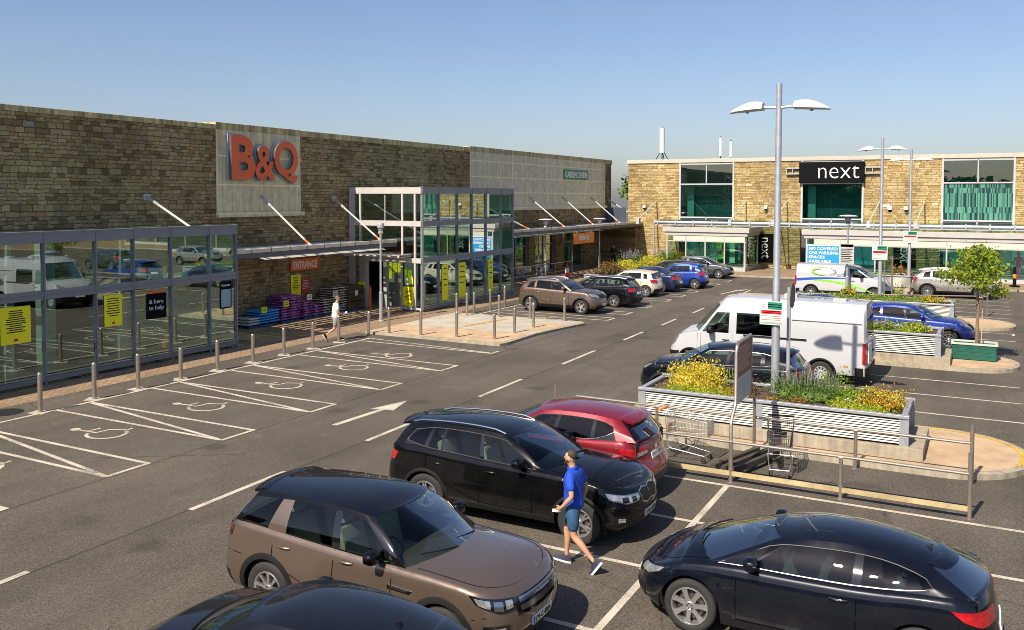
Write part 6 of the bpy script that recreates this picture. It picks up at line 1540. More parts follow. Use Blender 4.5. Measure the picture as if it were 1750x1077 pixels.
# young tree in its green box
r_ = thing('tree_box', 'dark green planked tree box with white rim on the kerbed island', 'planter', (-.25, 33.75, .124)); x0, x1, y0, y1 = -.66, .66, -.3, .42
f = MB()
for i in range(4): z = .02 + i * .125; f.cbox(x0, x1, y0 - .02, y0 + .02, z, z + .118, .008, 0, False); f.cbox(x1 - .02, x1 + .02, y0 + .021, y1, z, z + .118, .008, 0, False); f.cbox(x0 - .02, x0 + .02, y0 + .021, y1, z, z + .118, .008, 0, False)
f.build('planks', pm('green_planks', (.006, .085, .06), .5, var=.2), r_)
f = MB(); f.cbox(x0 - .04, x1 + .04, y0 - .05, y0 + .06, .515, .575, .01, 0, False); f.cbox(x0 - .04, x1 + .04, y1 - .06, y1 + .05, .515, .575, .01, 0, False)
for xx in (x0, x1): f.box(xx - .05, xx + .05, y0 + .061, y1 - .061, .515, .573)
f.build('rim', pm('pale_green_rim', (.42, .48, .42), .6), r_); f = MB(); f.box(x0 + .02, x1 - .02, y0 + .02, y1 - .02, .02, .5); f.build('soil', SOIL, r_)
tree('young_tree', 'slim young tree with lime leaves growing from the green box', -.18, 33.8, .62, 3.5, .06, .92, 2.6, 2700, .12, [LYG, LYG, LM, LG], 16)
m = MB(); m.tube([(0, 0, 0), (.01, 0, 1.9)], .018, 6); tag(m.build('tree_stake', pm('stake', (.45, .34, .2), .8), loc=(-.04, 33.78, .6)), 'thin wooden stake tied beside the young tree trunk', 'stake')
for i, (x, y, h, lb) in enumerate(((-31.5, 93, 9.0, 'green tree filling the gap between the two buildings'), (-34, 98, 9.6, 'taller tree behind the gap between the two buildings'), (-28.8, 97, 7.0, 'tree tucked behind the shop corner'))): tree('background_tree', lb, x, y, 0, h, .25, 3.0, h * .62, 5200, .62, [LM, LD, LM], 16, 'trees behind the gap')

# ------------------------------------------------------------------ trolley bay
def rail(name, label, posts, y, ztop, low=True, x_to=-9.0):
    r_ = thing(name, label, 'railing', (posts[0][0], y, 0)); xs = [p[0] for p in posts]
    t = MB(); t.tube([(x_to, y + .06, ztop), (xs[-1], y, ztop)], .03, 10); local(t, r_).build('top_rail', STEEL, r_)
    if low: t = MB(); t.box(-6.6, xs[-1] - .03, y - .03, y + .03, .14, .22); local(t, r_).build('bump_rail', pm('worn_timber_rail', (.42, .33, .17), .7, var=.3), r_)
    for (px, h) in posts:
        t = MB(); t.tube([(px, y, 0), (px, y, h)], .038, 12, 0); t.lathe([(.07, 0), (.07, .012), (.04, .014)], 12, 0, Matrix.Translation((px, y, 0))); local(t, r_).build('post', STEEL, r_)
    return r_
rail('trolley_rail', 'steel guard rail on the near side of the trolley bay', [(-4.31, .82), (-2.27, .78), (-.14, 1.18)], 17.15, .80, True, -8.2)
rail('trolley_rail', 'steel guard rail against the long planter behind the trolleys', [(-6.55, .80), (-2.27, .8), (-.14, 1.18)], 19.25, .82, False, -8.6)
for i, (x, y, h, lb) in enumerate(((-9.0, 19.0, 1.1, 'thin steel post behind the red crossover roof, taller one'), (-8.6, 17.1, 1.0, 'short steel post end just behind the red crossover'))):
    m = MB(); m.lathe([(.035, 0), (.035, h), (.001, h + .01)], 10); tag(m.build('rail_post', STEEL, loc=(x, y, 0)), lb, 'post')
r_ = thing('bay_sign', 'tall brown and grey sign in a bent steel hoop over the trolley bay', 'sign', (-4.33, 17.2, 0))
t = MB(); X = -4.33
t.tube([(X, 17.2, .0), (X, 17.2, 1.15), (X, 17.26, 1.25), (X, 17.48, 1.42), (X, 17.54, 1.52), (X, 17.55, 2.5), (X, 17.60, 2.62), (X, 17.70, 2.68), (X, 18.75, 2.70)], .035, 10)
t.tube([(X, 19.2, .0), (X, 19.2, 1.15), (X, 19.14, 1.3), (X, 18.85, 1.42), (X, 18.79, 1.52), (X, 18.79, 2.69)], .035, 10); t.tube([(X, 17.55, 1.46), (X, 18.8, 1.46)], .02, 8)
local(t, r_).build('hoop', STEEL, r_)
t = MB(); t.tube([(X, 17.2, .02), (X, 17.2, .82)], .040, 10); local(t, r_).build('rusted_foot', RUST, r_)
t = MB(); t.box(X - .015, X + .015, 17.59, 18.76, 1.48, 1.98, 0); t.box(X - .016, X + .016, 17.59, 18.76, 1.981, 2.64, 1)
for sx in (1, -1):
    for i in range(9):
        z = 2.58 - i * .058; a = 17.66; b = a + (1.0 if i % 3 else .8)
        t.box(X + sx * .017 - .001, X + sx * .017 + .001, a, b, z - .022, z, 2)
local(t, r_).build('panel', [pm('grey_panel', (.42, .43, .45), .4), SIGNBR, pm('sign_cream', (.5, .36, .3), .5)], r_)
t = MB()
for i, dx in enumerate((0, .22, .44)): t.add([(-4.75 + dx - .05, 17.45, .10), (-4.75 + dx + .05, 17.45, .10), (-4.25 + dx + .05, 19.1, .10), (-4.25 + dx - .05, 19.1, .10)] + [(-4.75 + dx - .05, 17.45, .22), (-4.75 + dx + .05, 17.45, .22), (-4.25 + dx + .05, 19.1, .22), (-4.25 + dx - .05, 19.1, .22)], [(3, 2, 1, 0), (4, 5, 6, 7), (0, 1, 5, 4), (1, 2, 6, 5), (2, 3, 7, 6), (3, 0, 4, 7)])
t.box(-4.9, -4.2, 17.6, 17.7, .0, .1); t.box(-4.5, -3.7, 18.8, 18.9, .0, .1)
tag(t.build('timber_ramp', pm('dark_timber', (.055, .045, .036), .8, var=.4)), 'dark slatted timber frame lying between the two trolleys', 'timber frame')
def trolley(label, x, y, rz, grip, wire):
    r_ = thing('shopping_trolley', label, 'trolley', (x, y, 0), rz)
    B = lambda t_, z: None
    # basket: rear (x=0) tall, front (x=.85) shorter and narrower
    def pt(u, v, z):   # u 0..1 back-front, v -1..1 side, z 0..1 bottom-top
        zb = .42 + .14 * u; zt_ = .98 - .10 * u; hw = (.27 - .05 * u) * (.82 + .18 * z); return Vector((.06 + .86 * u - .06 * (1 - z) * (1 - u), v * hw, zb + (zt_ - zb) * z))
    w = MB(); q = lambda a, b, rr=.004: w.tube([a, b], rr, 4, 0, False, False)
    for i in range(29):
        u = i / 28
        for sd in (-1, 1): q(pt(u, sd, 0), pt(u, sd, 1))
        if i % 2 == 0: q(pt(u, -1, 0), pt(u, 1, 0))
    for k in range(5):
        z = k / 4; rr = .008 if k in (0, 4) else .0045
        for sd in (-1, 1): q(pt(0, sd, z), pt(1, sd, z), rr)
        for u in (0, 1): q(pt(u, -1, z), pt(u, 1, z), rr)
    for i in range(13):
        v = -1 + 2 * i / 12
        for u in (0, 1): q(pt(u, v, 0), pt(u, v, 1))
    w.build('basket', wire, r_)
    f = MB()
    for sd in (-1, 1):
        f.tube([(-.14, sd * .25, 1.02), (.0, sd * .25, .94), (.03, sd * .24, .45), (.05, sd * .24, .30), (.12, sd * .25, .24), (.86, sd * .19, .15)], .010, 6); f.tube([(.12, sd * .25, .25), (-.02, sd * .27, .16)], .014, 6); f.tube([(.5, sd * .22, .2), (.62, sd * .21, .47)], .011, 6)
    f.tube([(.86, -.19, .15), (.86, .19, .15)], .014, 6); f.tube([(.1, -.25, .25), (.1, .25, .25)], .012, 6); f.build('chassis', pm('zinc', (.30, .30, .29), .4, metal=.5), r_)
    h = MB(); h.tube([(-.14, -.27, 1.02), (-.14, .27, 1.02)], .022, 10); h.box(-.0, .02, -.12, .12, .6, .72); h.build('handle', grip, r_)
    for (cx, cy) in ((-.02, .27), (-.02, -.27), (.86, .19), (.86, -.19)):
        c = MB(); c.lathe([(.02, -.014), (.058, -.014), (.06, 0), (.058, .014), (.02, .014)], 14, 0, Matrix.Translation((cx - .03, cy, .06)) @ Matrix.Rotation(PI / 2, 4, 'X')); c.tube([(cx - .03, cy, .06), (cx, cy, .16)], .014, 6, 1); c.build('castor', [RUB, ALLOY], r_)
WIRE = pm('bright_wire', (.55, .55, .52), .35, metal=.7); WIRED = pm('dark_wire', (.10, .10, .10), .45, metal=.5)
trolley('shopping trolley with orange handle beside the red crossover', -5.95, 18.35, R(-4), ORANGE2, WIRE)
trolley('dark wire shopping trolley end-on beside the timber frame', -3.68, 18.75, R(-80), SIGNK, WIRED)
# ------------------------------------------------------------------ free-standing signs
def board(name, label, x, y, z0, z1, w, cols, ax='Y', pole=True, pz=0, pdx=0):
    r_ = thing(name, label, 'sign', (x, y, 0)); t = MB(); t.cbox(-w / 2, w / 2, -.02, .0, z0, z1, .006, 0, False); h = z1 - z0
    mats = [SIGNW]
    for (f0, f1, a, b, mt) in cols:
        if mt not in mats: mats.append(mt)
        t.box(-w / 2 + w * a, -w / 2 + w * b, -.024, -.0201, z0 + h * f0, z0 + h * f1, mats.index(mt))
    t.build('board', mats, r_)
    if pole: t = MB(); t.tube([(pdx, .05, pz), (pdx, .05, z1 + .05)], .038, 8); t.build('pole', GALVD, r_)
    return r_
PARK = [(.66, .97, .34, .97, SIGNG), (.72, .9, .08, .24, pm('crest_grey', (.4, .4, .38), .6)), (.75, .79, .36, .92, SIGNW), (.84, .88, .36, .92, SIGNW), (.46, .62, .06, .94, SIGNR), (.50, .53, .12, .88, SIGNW), (.56, .59, .12, .88, SIGNW), (.36, .39, .06, .9, pm('faint_red', (.55, .2, .18), .6)), (.28, .31, .3, .9, MATS['faint_red']), (.2, .23, .06, .9, MATS['faint_red']), (.04, .12, .03, .97, pm('faint_green', (.25, .4, .3), .6))]
board('parking_notice', 'white notice with green and red bands strapped to the tallest lamp post', -4.44, 21.32, 2.58, 3.14, .54, PARK, pole=False)
board('parking_notice', 'white and red notice on the lamp post that carries the domed camera', -4.86, 49.85, 2.35, 3.1, .75, PARK, pole=False)
board('parking_notice', 'white and red notice on the farthest lamp post', -3.9, 57.05, 2.95, 3.65, .75, PARK, pole=False)
GREYN = pm('grey_notice', (.42, .42, .40), .5)
board('grey_notice', 'grey notice with a red heading on the slim post before the courier van', -6.62, 50.95, 2.0, 3.1, .72, [(.0, 1, .0, 1, GREYN), (.84, .97, .05, .95, SIGNR)] + [(.08 + i * .09, .12 + i * .09, .08, .9 if i % 2 else .75, INK) for i in range(8)], pole=False)
m = MB(); m.tube([(0, 0, 0), (0, 0, 2.55)], .045, 10, 0); m.lathe([(.001, -.012), (.30, -.012), (.31, 0), (.30, .012), (.001, .012)], 20, 1, Matrix.Translation((.06, .1, 2.35)) @ Matrix.Rotation(R(90), 4, 'Y')); tag(m.build('round_road_sign', [GALVD, pm('sign_back', (.16, .12, .10), .6)], loc=(-4.12, 21.75, .9)), 'thin pole with an edge-on round sign beside the tallest lamp post', 'sign')
for i, (x, y, h, lb) in enumerate(((.15, 47.3, 2.0, 'pinkish steel post with rail at the bay end before the silver crossover wheel'), (-4.2, 49.4, 2.6, 'thin post just behind the notice of the camera lamp post'), (-4.55, 49.2, 2.4, 'second thin post next to the courier van nose'))):
    m = MB(); m.lathe([(.04, 0), (.04, h), (.001, h + .01)], 8); tag(m.build('rail_post', STEEL, loc=(x, y, 0)), lb, 'post')
r_ = thing('bay_railing', 'long steel rail behind the strip of green planting', 'railing', (-8.6, 44.6, 0)); t = MB(); t.tube([(-8.6, 44.7, .9), (.15, 47.3, .95)], .03, 8); local(t, r_).build('top_rail', STEEL, r_)
for q in range(3): t = MB(); xx = -8.4 + q * 2.6; t.tube([(xx, 44.7 + (xx + 8.6) * .297, 0), (xx, 44.7 + (xx + 8.6) * .297, .9)], .03, 8); local(t, r_).build('post', STEEL, r_)
m = MB(); m.lathe([(.10, 0), (.10, .9), (.08, 1.25), (.001, 1.27)], 12, 0); m.lathe([(.101, .55), (.101, .8)], 12, 1); m.lathe([(.3, 0), (.3, .1), (.1, .12)], 10, 0); tag(m.build('banded_post', [SIGNK, ORANGE2], loc=(1.65, 62.6, .11)), 'black post with orange band on the footway by the pink mannequin', 'post')
# far trolley rails, cone and trolleys
r_ = thing('far_railing', 'thin railing around far trolleys by the garden centre windows', 'railing', (-26.9, 50, 0)); t = MB()
t.tube([(-26.8, 49.5, 1.0), (-26.2, 58, 1.0)], .03, 6); t.tube([(-26.8, 49.5, .4), (-26.2, 58, .4)], .025, 6); local(t, r_).build('rails', STEEL, r_)
for q, (h) in enumerate((1.0, 1.0, 1.0, 1.7)): t = MB(); yy = 50.5 + q * 2.5; t.tube([(-26.75 + q * .18, yy, 0), (-26.75 + q * .18, yy, h)], .035, 8); local(t, r_).build('post', STEEL, r_)
trolley('far shopping trolley with orange handle inside the thin railing', -27.4, 52.2, R(80), ORANGE2, WIRE)
trolley('far shopping trolley beside the traffic cone', -27.2, 54.6, R(80), SIGNK, WIRE)
m = MB(); m.cbox(-.2, .2, -.2, .2, 0, .04, .01, 0, False); m.lathe([(.15, .04), (.12, .22)], 14, 0); m.lathe([(.12, .22), (.08, .48)], 14, 1); m.lathe([(.08, .48), (.035, .72), (.001, .73)], 14, 0); m.v = [(a * 1.3, b * 1.3, c * 1.3) for a, b, c in m.v]
tag(m.build('traffic_cone', [pm('cone_red', (.6, .04, .03), .5), SIGNW], loc=(-26.0, 56.7, 0)), 'red and white traffic cone at the end of the far railing', 'traffic cone')
# ------------------------------------------------------------------ stacked bags by the entrance
def bagmat(name, c1, c2, bands):
    m, nt = nt_new(name); tc = N(nt, 'ShaderNodeTexCoord'); sx = N(nt, 'ShaderNodeSeparateXYZ', ins={0: tc.outputs['Object']})
    no = N(nt, 'ShaderNodeTexNoise', ins={'Vector': tc.outputs['Object'], 'Scale': 7, 'Detail': 3})
    a = M_(nt, 'ABSOLUTE', sx.outputs[2]); k = M_(nt, 'LESS_THAN', M_(nt, 'ADD', sx.outputs[2], M_(nt, 'MULTIPLY', M_(nt, 'SUBTRACT', no.outputs[0], .5), .03)), bands)
    k2 = M_(nt, 'GREATER_THAN', no.outputs[0], .60)
    c = mixc(nt, M_(nt, 'MAXIMUM', k, M_(nt, 'MULTIPLY', k2, .5)), c1, c2); b = N(nt, 'ShaderNodeBsdfPrincipled', ins={'Base Color': c, 'Roughness': .35}); out(nt, b.outputs[0]); return m
BG = {'purple': bagmat('purple_bag', (.22, .02, .25), (.62, .52, .62), -.02), 'blue': bagmat('blue_bag', (.01, .28, .68), (.05, .36, .75), .02), 'white': bagmat('white_green_bag', (.05, .06, .035), (.75, .72, .62), .0), 'striped': bagmat('blue_white_bag', (.03, .08, .2), (.7, .7, .7), .045)}
bmesh_ = {}
for k, mt in BG.items():
    bm = bmesh.new(); bmesh.ops.create_cube(bm, size=1); bmesh.ops.subdivide_edges(bm, edges=bm.edges[:], cuts=3, use_grid_fill=True)
    for v in bm.verts:
        x, y, z = v.co * 2; e = (1 - abs(x) ** 4) * (1 - abs(y) ** 4)
        v.co = Vector((x * .40, y * .31, z * (.025 + .055 * e ** .6))) + Vector((0, 0, rnd.uniform(-.004, .004)))
    bmesh_[k] = MB().bm(bm, 0, True).build('compost_bag', mt, link=False, sharp=60).data
STK = [('striped', 27.75, 3, 1, 'blue and white bag in the lowest pile by the near porch'), ('blue', 28.35, 5, 2, 'sky blue bag in the low pile beside the purple bags'), ('purple', 29.75, 9, 2, 'purple bag in the tallest purple pile'), ('purple', 31.15, 6, 1, 'purple bag in the middle purple pile'), ('purple', 31.85, 4, 1, 'purple bag in the lowest purple pile'), ('white', 32.5, 6, 1, 'white and green bag in the low pile behind the purple bags'), ('white', 33.2, 10, 2, 'white and green bag in the tallest pile')]
bx_first = {}
for kind, y, n, cols, lb in STK:
    r_ = thing('pallet', 'blue wooden pallet under the ' + lb.split(' in ')[1].replace('the ', '', 1) + ' of ' + kind + ' bags', 'pallet', (-27.75, y, 0)); p = MB()
    for i in range(4): p.box(-.62, .45, -.32 + i * .2 * cols * .8, -.2 + i * .2 * cols * .8, .08, .10)
    for xx in (-.6, -.1, .38): p.box(xx, xx + .07, -.33, .2 + .45 * (cols - 1), 0, .08)
    p.build('deck', pm('blue_pallet', (.02, .07, .18), .7, var=.3), r_)
    for k in range(n):
        for c_ in range(cols):
            o = bpy.data.objects.new('compost_bag', bmesh_[kind]); COL.objects.link(o)
            o.location = (-27.75 + rnd.uniform(-.03, .03), y + c_ * .62 + rnd.uniform(-.02, .02), .165 + k * .118); o.rotation_euler = (rnd.uniform(-.03, .03), rnd.uniform(-.03, .03), rnd.uniform(-.06, .06))
            tag(o, lb, 'bag', 'bags in the ' + lb.split(' in ')[1].replace('the ', '', 1) + ' (' + kind + ')')
m = MB()
for i in range(3):
    for j in range(2): m.cbox(-.45, .45, -.62 + j * .62, -.02 + j * .62, .1 + i * .38, .46 + i * .38, .03, 0, False)
m.box(-.5, .5, -.65, .65, 0, .09, 1); m.box(.452, .46, -.12, .12, .75, 1.0, 2); tag(m.build('boxed_pallet', [pm('olive_wrap', (.055, .045, .022), .4, var=.4), MATS['blue_pallet'], SIGNW], loc=(-27.7, 34.55, 0)), 'brown shrink-wrapped pallet load with white price card by the doorway', 'pallet load')
for i, (x, y, z, mt, lb) in enumerate(((-27.3, 29.65, .85, YEL, 'small yellow price card on the tallest purple pile'), (-27.3, 31.2, 1.0, SIGNW, 'white price card above the middle purple pile'), (-27.3, 28.3, .72, YEL, 'small yellow price card behind the blue bags'), (-27.28, 33.0, .95, SIGNW, 'white price card on the pile of white and green bags'))):
    m = MB(); m.box(-.006, .006, -.16, .16, -.13, .13, 0)
    for q in range(2): m.box(.0062, .008, -.1, .1, -.05 + q * .08, -.02 + q * .08, 1)
    tag(m.build('price_card', [mt, INK], loc=(x, y, z)), lb, 'price card')
m = MB(); m.box(-.02, .02, -.02, .02, 0, 1.2, 0); m.lathe([(.06, 0), (.06, 1.1), (.001, 1.12)], 10, 0); tag(m.build('orange_post', [ORANGE], loc=(-26.9, 35.2, 0)), 'slim orange post standing in the store doorway', 'post')
m = MB(); m.box(-.2, .2, -.02, .0, 0, .28); tag(m.build('doorway_card', [YEL], loc=(-27.55, 35.35, 1.05)), 'yellow card on the grey door post by the shrink-wrapped pallet load', 'notice')
# ------------------------------------------------------------------ people
SKIN = pm('skin', (.50, .27, .17), .55, var=.08, spec=.4); SKINL = pm('skin_light', (.60, .36, .25), .55, var=.08)
HAIR = pm('dark_hair', (.042, .027, .018), .7, var=.3, scale=30, bump=.6, bscale=90)
def skin_obj(name, verts, edges, rad, mat, parent, sub=2, root=0):
    me = bpy.data.meshes.new(name); me.from_pydata(verts, edges, []); o = bpy.data.objects.new(name, me); COL.objects.link(o)
    sk = o.modifiers.new('s', 'SKIN'); sk.use_smooth_shade = True
    for i, q in enumerate(rad):
        r2 = q if isinstance(q, tuple) else (q, q); me.skin_vertices[0].data[i].radius = r2
        me.skin_vertices[0].data[i].use_root = (i == root)
    if sub: sb = o.modifiers.new('b', 'SUBSURF'); sb.levels = sub; sb.render_levels = sub
    dg = bpy.context.evaluated_depsgraph_get(); dg.update()
    m2 = bpy.data.meshes.new_from_object(o.evaluated_get(dg)); m2.name = name
    bpy.data.objects.remove(o); m2.materials.clear(); m2.materials.append(mat)
    for p in m2.polygons: p.use_smooth = True
    n = bpy.data.objects.new(name, m2); COL.objects.link(n); n.parent = parent; return n
def chain(paths):
    V, E, Rr = [], [], []
    idx = {}
    for p in paths:
        prev = None
        for (k, co, r) in p:
            if k not in idx: idx[k] = len(V); V.append(co); Rr.append(r)
            if prev is not None: E.append((prev, idx[k]))
            prev = idx[k]
    return V, E, Rr
def person(label, loc, rz, J, skin, shirt, shorts, shoe, sole, hair, beard, sc=1, sleeves=True, long_=False, item=None, holds=None):
    """J: joints in metres, +x forward, +y left"""
    r_ = thing('person', label, 'person', loc, rz); r_.scale = (sc, sc, sc)
    j = {k: Vector(v) for k, v in J.items() if k != 'curl'}
    paths = [[('pel', j['pel'], (.10, .08)), ('wai', j['pel'].lerp(j['che'], .45), (.11, .075)), ('che', j['che'], (.12, .08)), ('nek0', j['nek'], (.06, .06)), ('nek1', j['nek'] + Vector((.012, 0, .07)), (.054, .054)), ('hd0', j['hed'] + Vector((-.005, 0, -.05)), (.074, .084)), ('hd1', j['hed'] + Vector((-.008, 0, .03)), (.086, .10)), ('hd2', j['hed'] + Vector((-.012, 0, .10)), (.070, .085))]]
    for s_ in 'LR':
        paths.append([('che', 0, 0), ('sh' + s_, j['sh' + s_] - Vector((0, 0, .01)), .048), ('ua' + s_, j['sh' + s_].lerp(j['el' + s_], .5), .048), ('el' + s_, j['el' + s_], .041), ('fa' + s_, j['el' + s_].lerp(j['wr' + s_], .35), .041), ('wr' + s_, j['wr' + s_], .026), ('pa' + s_, j['pa' + s_], (.036, .020))])
        an = j['an' + s_]; kn = j['kn' + s_]; d = (an - kn).normalized(); back = Vector((-.02, 0, 0))
        paths.append([('pel', 0, 0), ('hp' + s_, j['hp' + s_] * .7 + j['pel'] * .3 - Vector((0, 0, .03)), .045), ('th' + s_, j['hp' + s_].lerp(kn, .5), .070), ('kn' + s_, kn, .056), ('ca' + s_, kn.lerp(an, .32) + back, .056), ('sn' + s_, kn.lerp(an, .75), .036), ('an' + s_, an, .036)])
    V, E, Rr = chain(paths)
    body = skin_obj('body', V, E, Rr, skin, r_, 2)
    # face, ears, fingers grown onto the same mesh object
    f = MB(); H = j['hed']
    f.tube([H + Vector((.064, 0, .040)), H + Vector((.088, 0, .004)), H + Vector((.070, 0, -.008))], [.008, .015, .012], 8, 0)
    for sd in (-1, 1):
        f.lathe([(.001, -.008), (.026, -.004), (.03, .004), (.02, .01)], 10, 0, Matrix.Translation(H + Vector((-.012, sd * .070, .005))) @ Matrix.Rotation(PI / 2, 4, 'X') @ Matrix.Scale(1.25, 4, (0, 1, 0)))
        f.lathe([(.001, .005), (.004, .004), (.006, 0)], 8, 1, Matrix.Translation(H + Vector((.068, sd * .030, .032))) @ Matrix.Rotation(PI / 2, 4, 'Y'))
        f.tube([H + Vector((.074, sd * .015, .050)), H + Vector((.062, sd * .046, .050))], .0035, 5, 2)
    f.tube([H + Vector((.066, -.022, -.042)), H + Vector((.074, 0, -.040)), H + Vector((.066, .022, -.042))], .007, 5, 3)
    for s_ in 'LR':
        pa, wr = j['pa' + s_], j['wr' + s_]; d = (pa - wr).normalized(); side = d.cross(Vector((0, 1 if s_ == 'L' else -1, 0))).normalized(); inn = d.cross(side).normalized()
        for k, (o_, L) in enumerate(((.030, .070), (.011, .078), (-.010, .073), (-.029, .058))):
            b = pa + side * o_; c = J.get('curl', .6); p1 = b + d * L * .45 + inn * .006; p2 = p1 + (d * cos(c) + inn * sin(c)) * L * .38; p3 = p2 + (d * cos(2 * c) + inn * sin(2 * c)) * L * .3
            f.tube([b - d * .02, b, p1, p2, p3], [.0095, .0095, .009, .008, .006], 6, 0)
        b = wr + d * .03 + side * .025; f.tube([b, b + side * .03 + d * .025, b + side * .035 + d * .05 + inn * .015], [.012, .010, .007], 6, 0)
    bme_ = body.data; n0 = len(f.v); f2 = MB(); f2.v = list(f.v) + [tuple(v.co) for v in bme_.vertices]; f2.f = list(f.f) + [tuple(i + n0 for i in p_.vertices) for p_ in bme_.polygons]; f2.m = list(f.m) + [0] * len(bme_.polygons); f2.sm = list(f.sm) + [True] * len(bme_.polygons)
    bpy.data.objects.remove(body); f2.build('body', [skin, INK, hair, pm('lips', (.38, .13, .10), .5)], r_, sharp=60)
    h = MB(); bm = bmesh.new(); bmesh.ops.create_uvsphere(bm, u_segments=18, v_segments=12, radius=1)
    for v in list(bm.verts):
        if v.co.z < -.25 or (v.co.x > .45 and v.co.z < .45): pass
        v.co = Vector((v.co.x * .086 - .026, v.co.y * .079, v.co.z * .084 + .056))
    bmesh.ops.delete(bm, geom=[v for v in bm.verts if v.co.z < .01 + max(0, (v.co.x + .03)) * 1.25 and v.co.x > -.06 or v.co.z < -.012], context='VERTS')
    h.bm(bm, 0, True, Matrix.Translation(H)); h.build('hair', hair, r_, sharp=70)
    if beard:
        b = MB(); P = []
        for i in range(9):
            a = R(-100 + 200 * i / 8); row = []
            for k in range(4):
                t = k / 3; rr = .066 + .010 * sin(PI * t) ; row.append(H + Vector((rr * 1.1 * cos(a) + .006, rr * sin(a) * 1.0, -.020 + .045 * max(0, abs(sin(a)) - .45) - .085 * t * (1 - .35 * abs(sin(a))) - (.012 if abs(a) < .9 and k == 0 else 0))))
            P.append(row)
        b.grid(P, 0, True, True); bm2 = MB(); b.build('beard', beard, r_)
    # shirt
    e = .016; sp = [[('hem', j['pel'] + Vector((0, 0, -.08)), (.172, .142)), ('pel', j['pel'] + Vector((0, 0, .03)), (.168, .135)), ('wai', j['pel'].lerp(j['che'], .5), (.158, .118)), ('che', j['che'], (.182, .132)), ('nk', j['nek'] + Vector((0, 0, -.005)), (.08, .078))]]
    for s_ in 'LR':
        L = .62 if not long_ else 1.9
        if long_: sp.append([('che', 0, 0), ('sh' + s_, j['sh' + s_], .076), ('el' + s_, j['el' + s_], .056), ('wr' + s_, j['wr' + s_], .042)])
        else: sp.append([('che', 0, 0), ('sh' + s_, j['sh' + s_], .082), ('sl' + s_, j['sh' + s_].lerp(j['el' + s_], .4), .070), ('sm' + s_, j['sh' + s_].lerp(j['el' + s_], .78), .066)])
    V, E, Rr = chain(sp); skin_obj('shirt', V, E, Rr, shirt, r_, 2)
    sh = [[('pel', j['pel'] + Vector((0, 0, .06)), (.158, .135)), ('p2', j['pel'] + Vector((0, 0, -.05)), (.165, .14))]]
    for s_ in 'LR':
        kn = j['kn' + s_]; q = .86 if not long_ else 1
        sh.append([('p2', 0, 0), ('h' + s_, j['hp' + s_].lerp(kn, .12), .108), ('t' + s_, j['hp' + s_].lerp(kn, .5), .098), ('k' + s_, j['hp' + s_].lerp(kn, q), .090 if not long_ else .075)] + ([('a' + s_, j['an' + s_], .058)] if long_ else []))
    V, E, Rr = chain(sh); skin_obj('trousers' if long_ else 'shorts', V, E, Rr, shorts, r_, 2)
    for s_ in 'LR':
        an = j['an' + s_]; p = j['pitch' + s_].x if 'pitch' + s_ in j else 0
        m = MB(); mt = Matrix.Translation(an) @ Matrix.Rotation(p, 4, 'Y'); P = []
        for i in range(11):
            t = i / 10; x = -.075 + .275 * t; w = .040 * (1 - (abs(t - .62) / .75) ** 3) * (.55 if i in (0, 10) else 1) ; hh = (.10 - .075 * min(1, max(0, (t - .25) / .55))) * (.7 if i == 0 else 1) + .015
            P.append([mt @ Vector((x, w * cos(a) * (1.0 if sin(a) < .3 else .85), -.065 + max(0, sin(a)) * hh)) for a in [PI * k / 8 for k in range(9)]])
        m.grid(P, 0, True, True); m.add(P[0], [tuple(range(9))], 0); m.add(P[-1], [tuple(range(9))[::-1]], 0)
        Q = [[mt @ Vector((-.08 + .29 * i / 10, y * .044 * (1 - (abs(i / 10 - .62) / .75) ** 3) * (.5 if i in (0, 10) else 1), z)) for (y, z) in ((-1, -.062), (-1.06, -.078), (-1, -.094), (1, -.094), (1.06, -.078), (1, -.062))] for i in range(11)]
        m.grid(Q, 1, True, True); m.add(Q[0], [tuple(range(6))], 1); m.add(Q[-1], [tuple(range(6))[::-1]], 1)
        m.build('shoe', [shoe, sole], r_, sharp=50)
    return r_
POLO = pm('blue_polo', (.008, .06, .46), .75, var=.12, scale=9, bump=.25, bscale=25); DENIM = pm('denim_shorts', (.022, .075, .16), .85, var=.3, scale=14, bump=.3, bscale=30); SHOE = pm('navy_shoe', (.02, .025, .05), .7); SOLE = pm('pale_sole', (.62, .58, .56), .6)
# forward is +x here: the figure is turned to face -X
man = dict(pel=(0, 0, .95), che=(.015, 0, 1.30), nek=(.02, 0, 1.475), hed=(.06, 0, 1.62), shL=(-.01, .185, 1.40), elL=(-.075, .235, 1.13), wrL=(.085, .235, .955), paL=(.145, .225, .905), shR=(.0, -.185, 1.40), elR=(-.10, -.24, 1.15), wrR=(-.02, -.25, .93), paR=(.01, -.25, .85),
           hpL=(-.02, .095, .90), knL=(-.045, .10, .50), anL=(-.385, .10, .175), hpR=(.02, -.095, .90), knR=(.155, -.095, .515), anR=(.15, -.095, .098), pitchL=(.95, 0, 0), pitchR=(-.08, 0, 0), curl=1.2)
p = person('bearded man in blue polo shirt and denim shorts striding past the black SUV', (-5.40, 12.05, 0), PI, man, SKIN, POLO, DENIM, SHOE, SOLE, HAIR, HAIR, 1.02)
m = MB(); m.add([(.14, .25, .875), (.24, .24, .865), (.25, .20, .89), (.15, .19, .90)] + [(.14, .25, .879), (.24, .24, .869), (.25, .20, .894), (.15, .19, .904)], [(0, 1, 2, 3), (7, 6, 5, 4), (0, 4, 5, 1), (1, 5, 6, 2), (2, 6, 7, 3), (3, 7, 4, 0)])
m.v = [(-5.40 - a * 1.02, 12.05 - b * 1.02, c * 1.02) for a, b, c in m.v]
tag(m.build('folded_receipt', SIGNW), 'small white folded paper in the hand of the man in blue', 'paper')
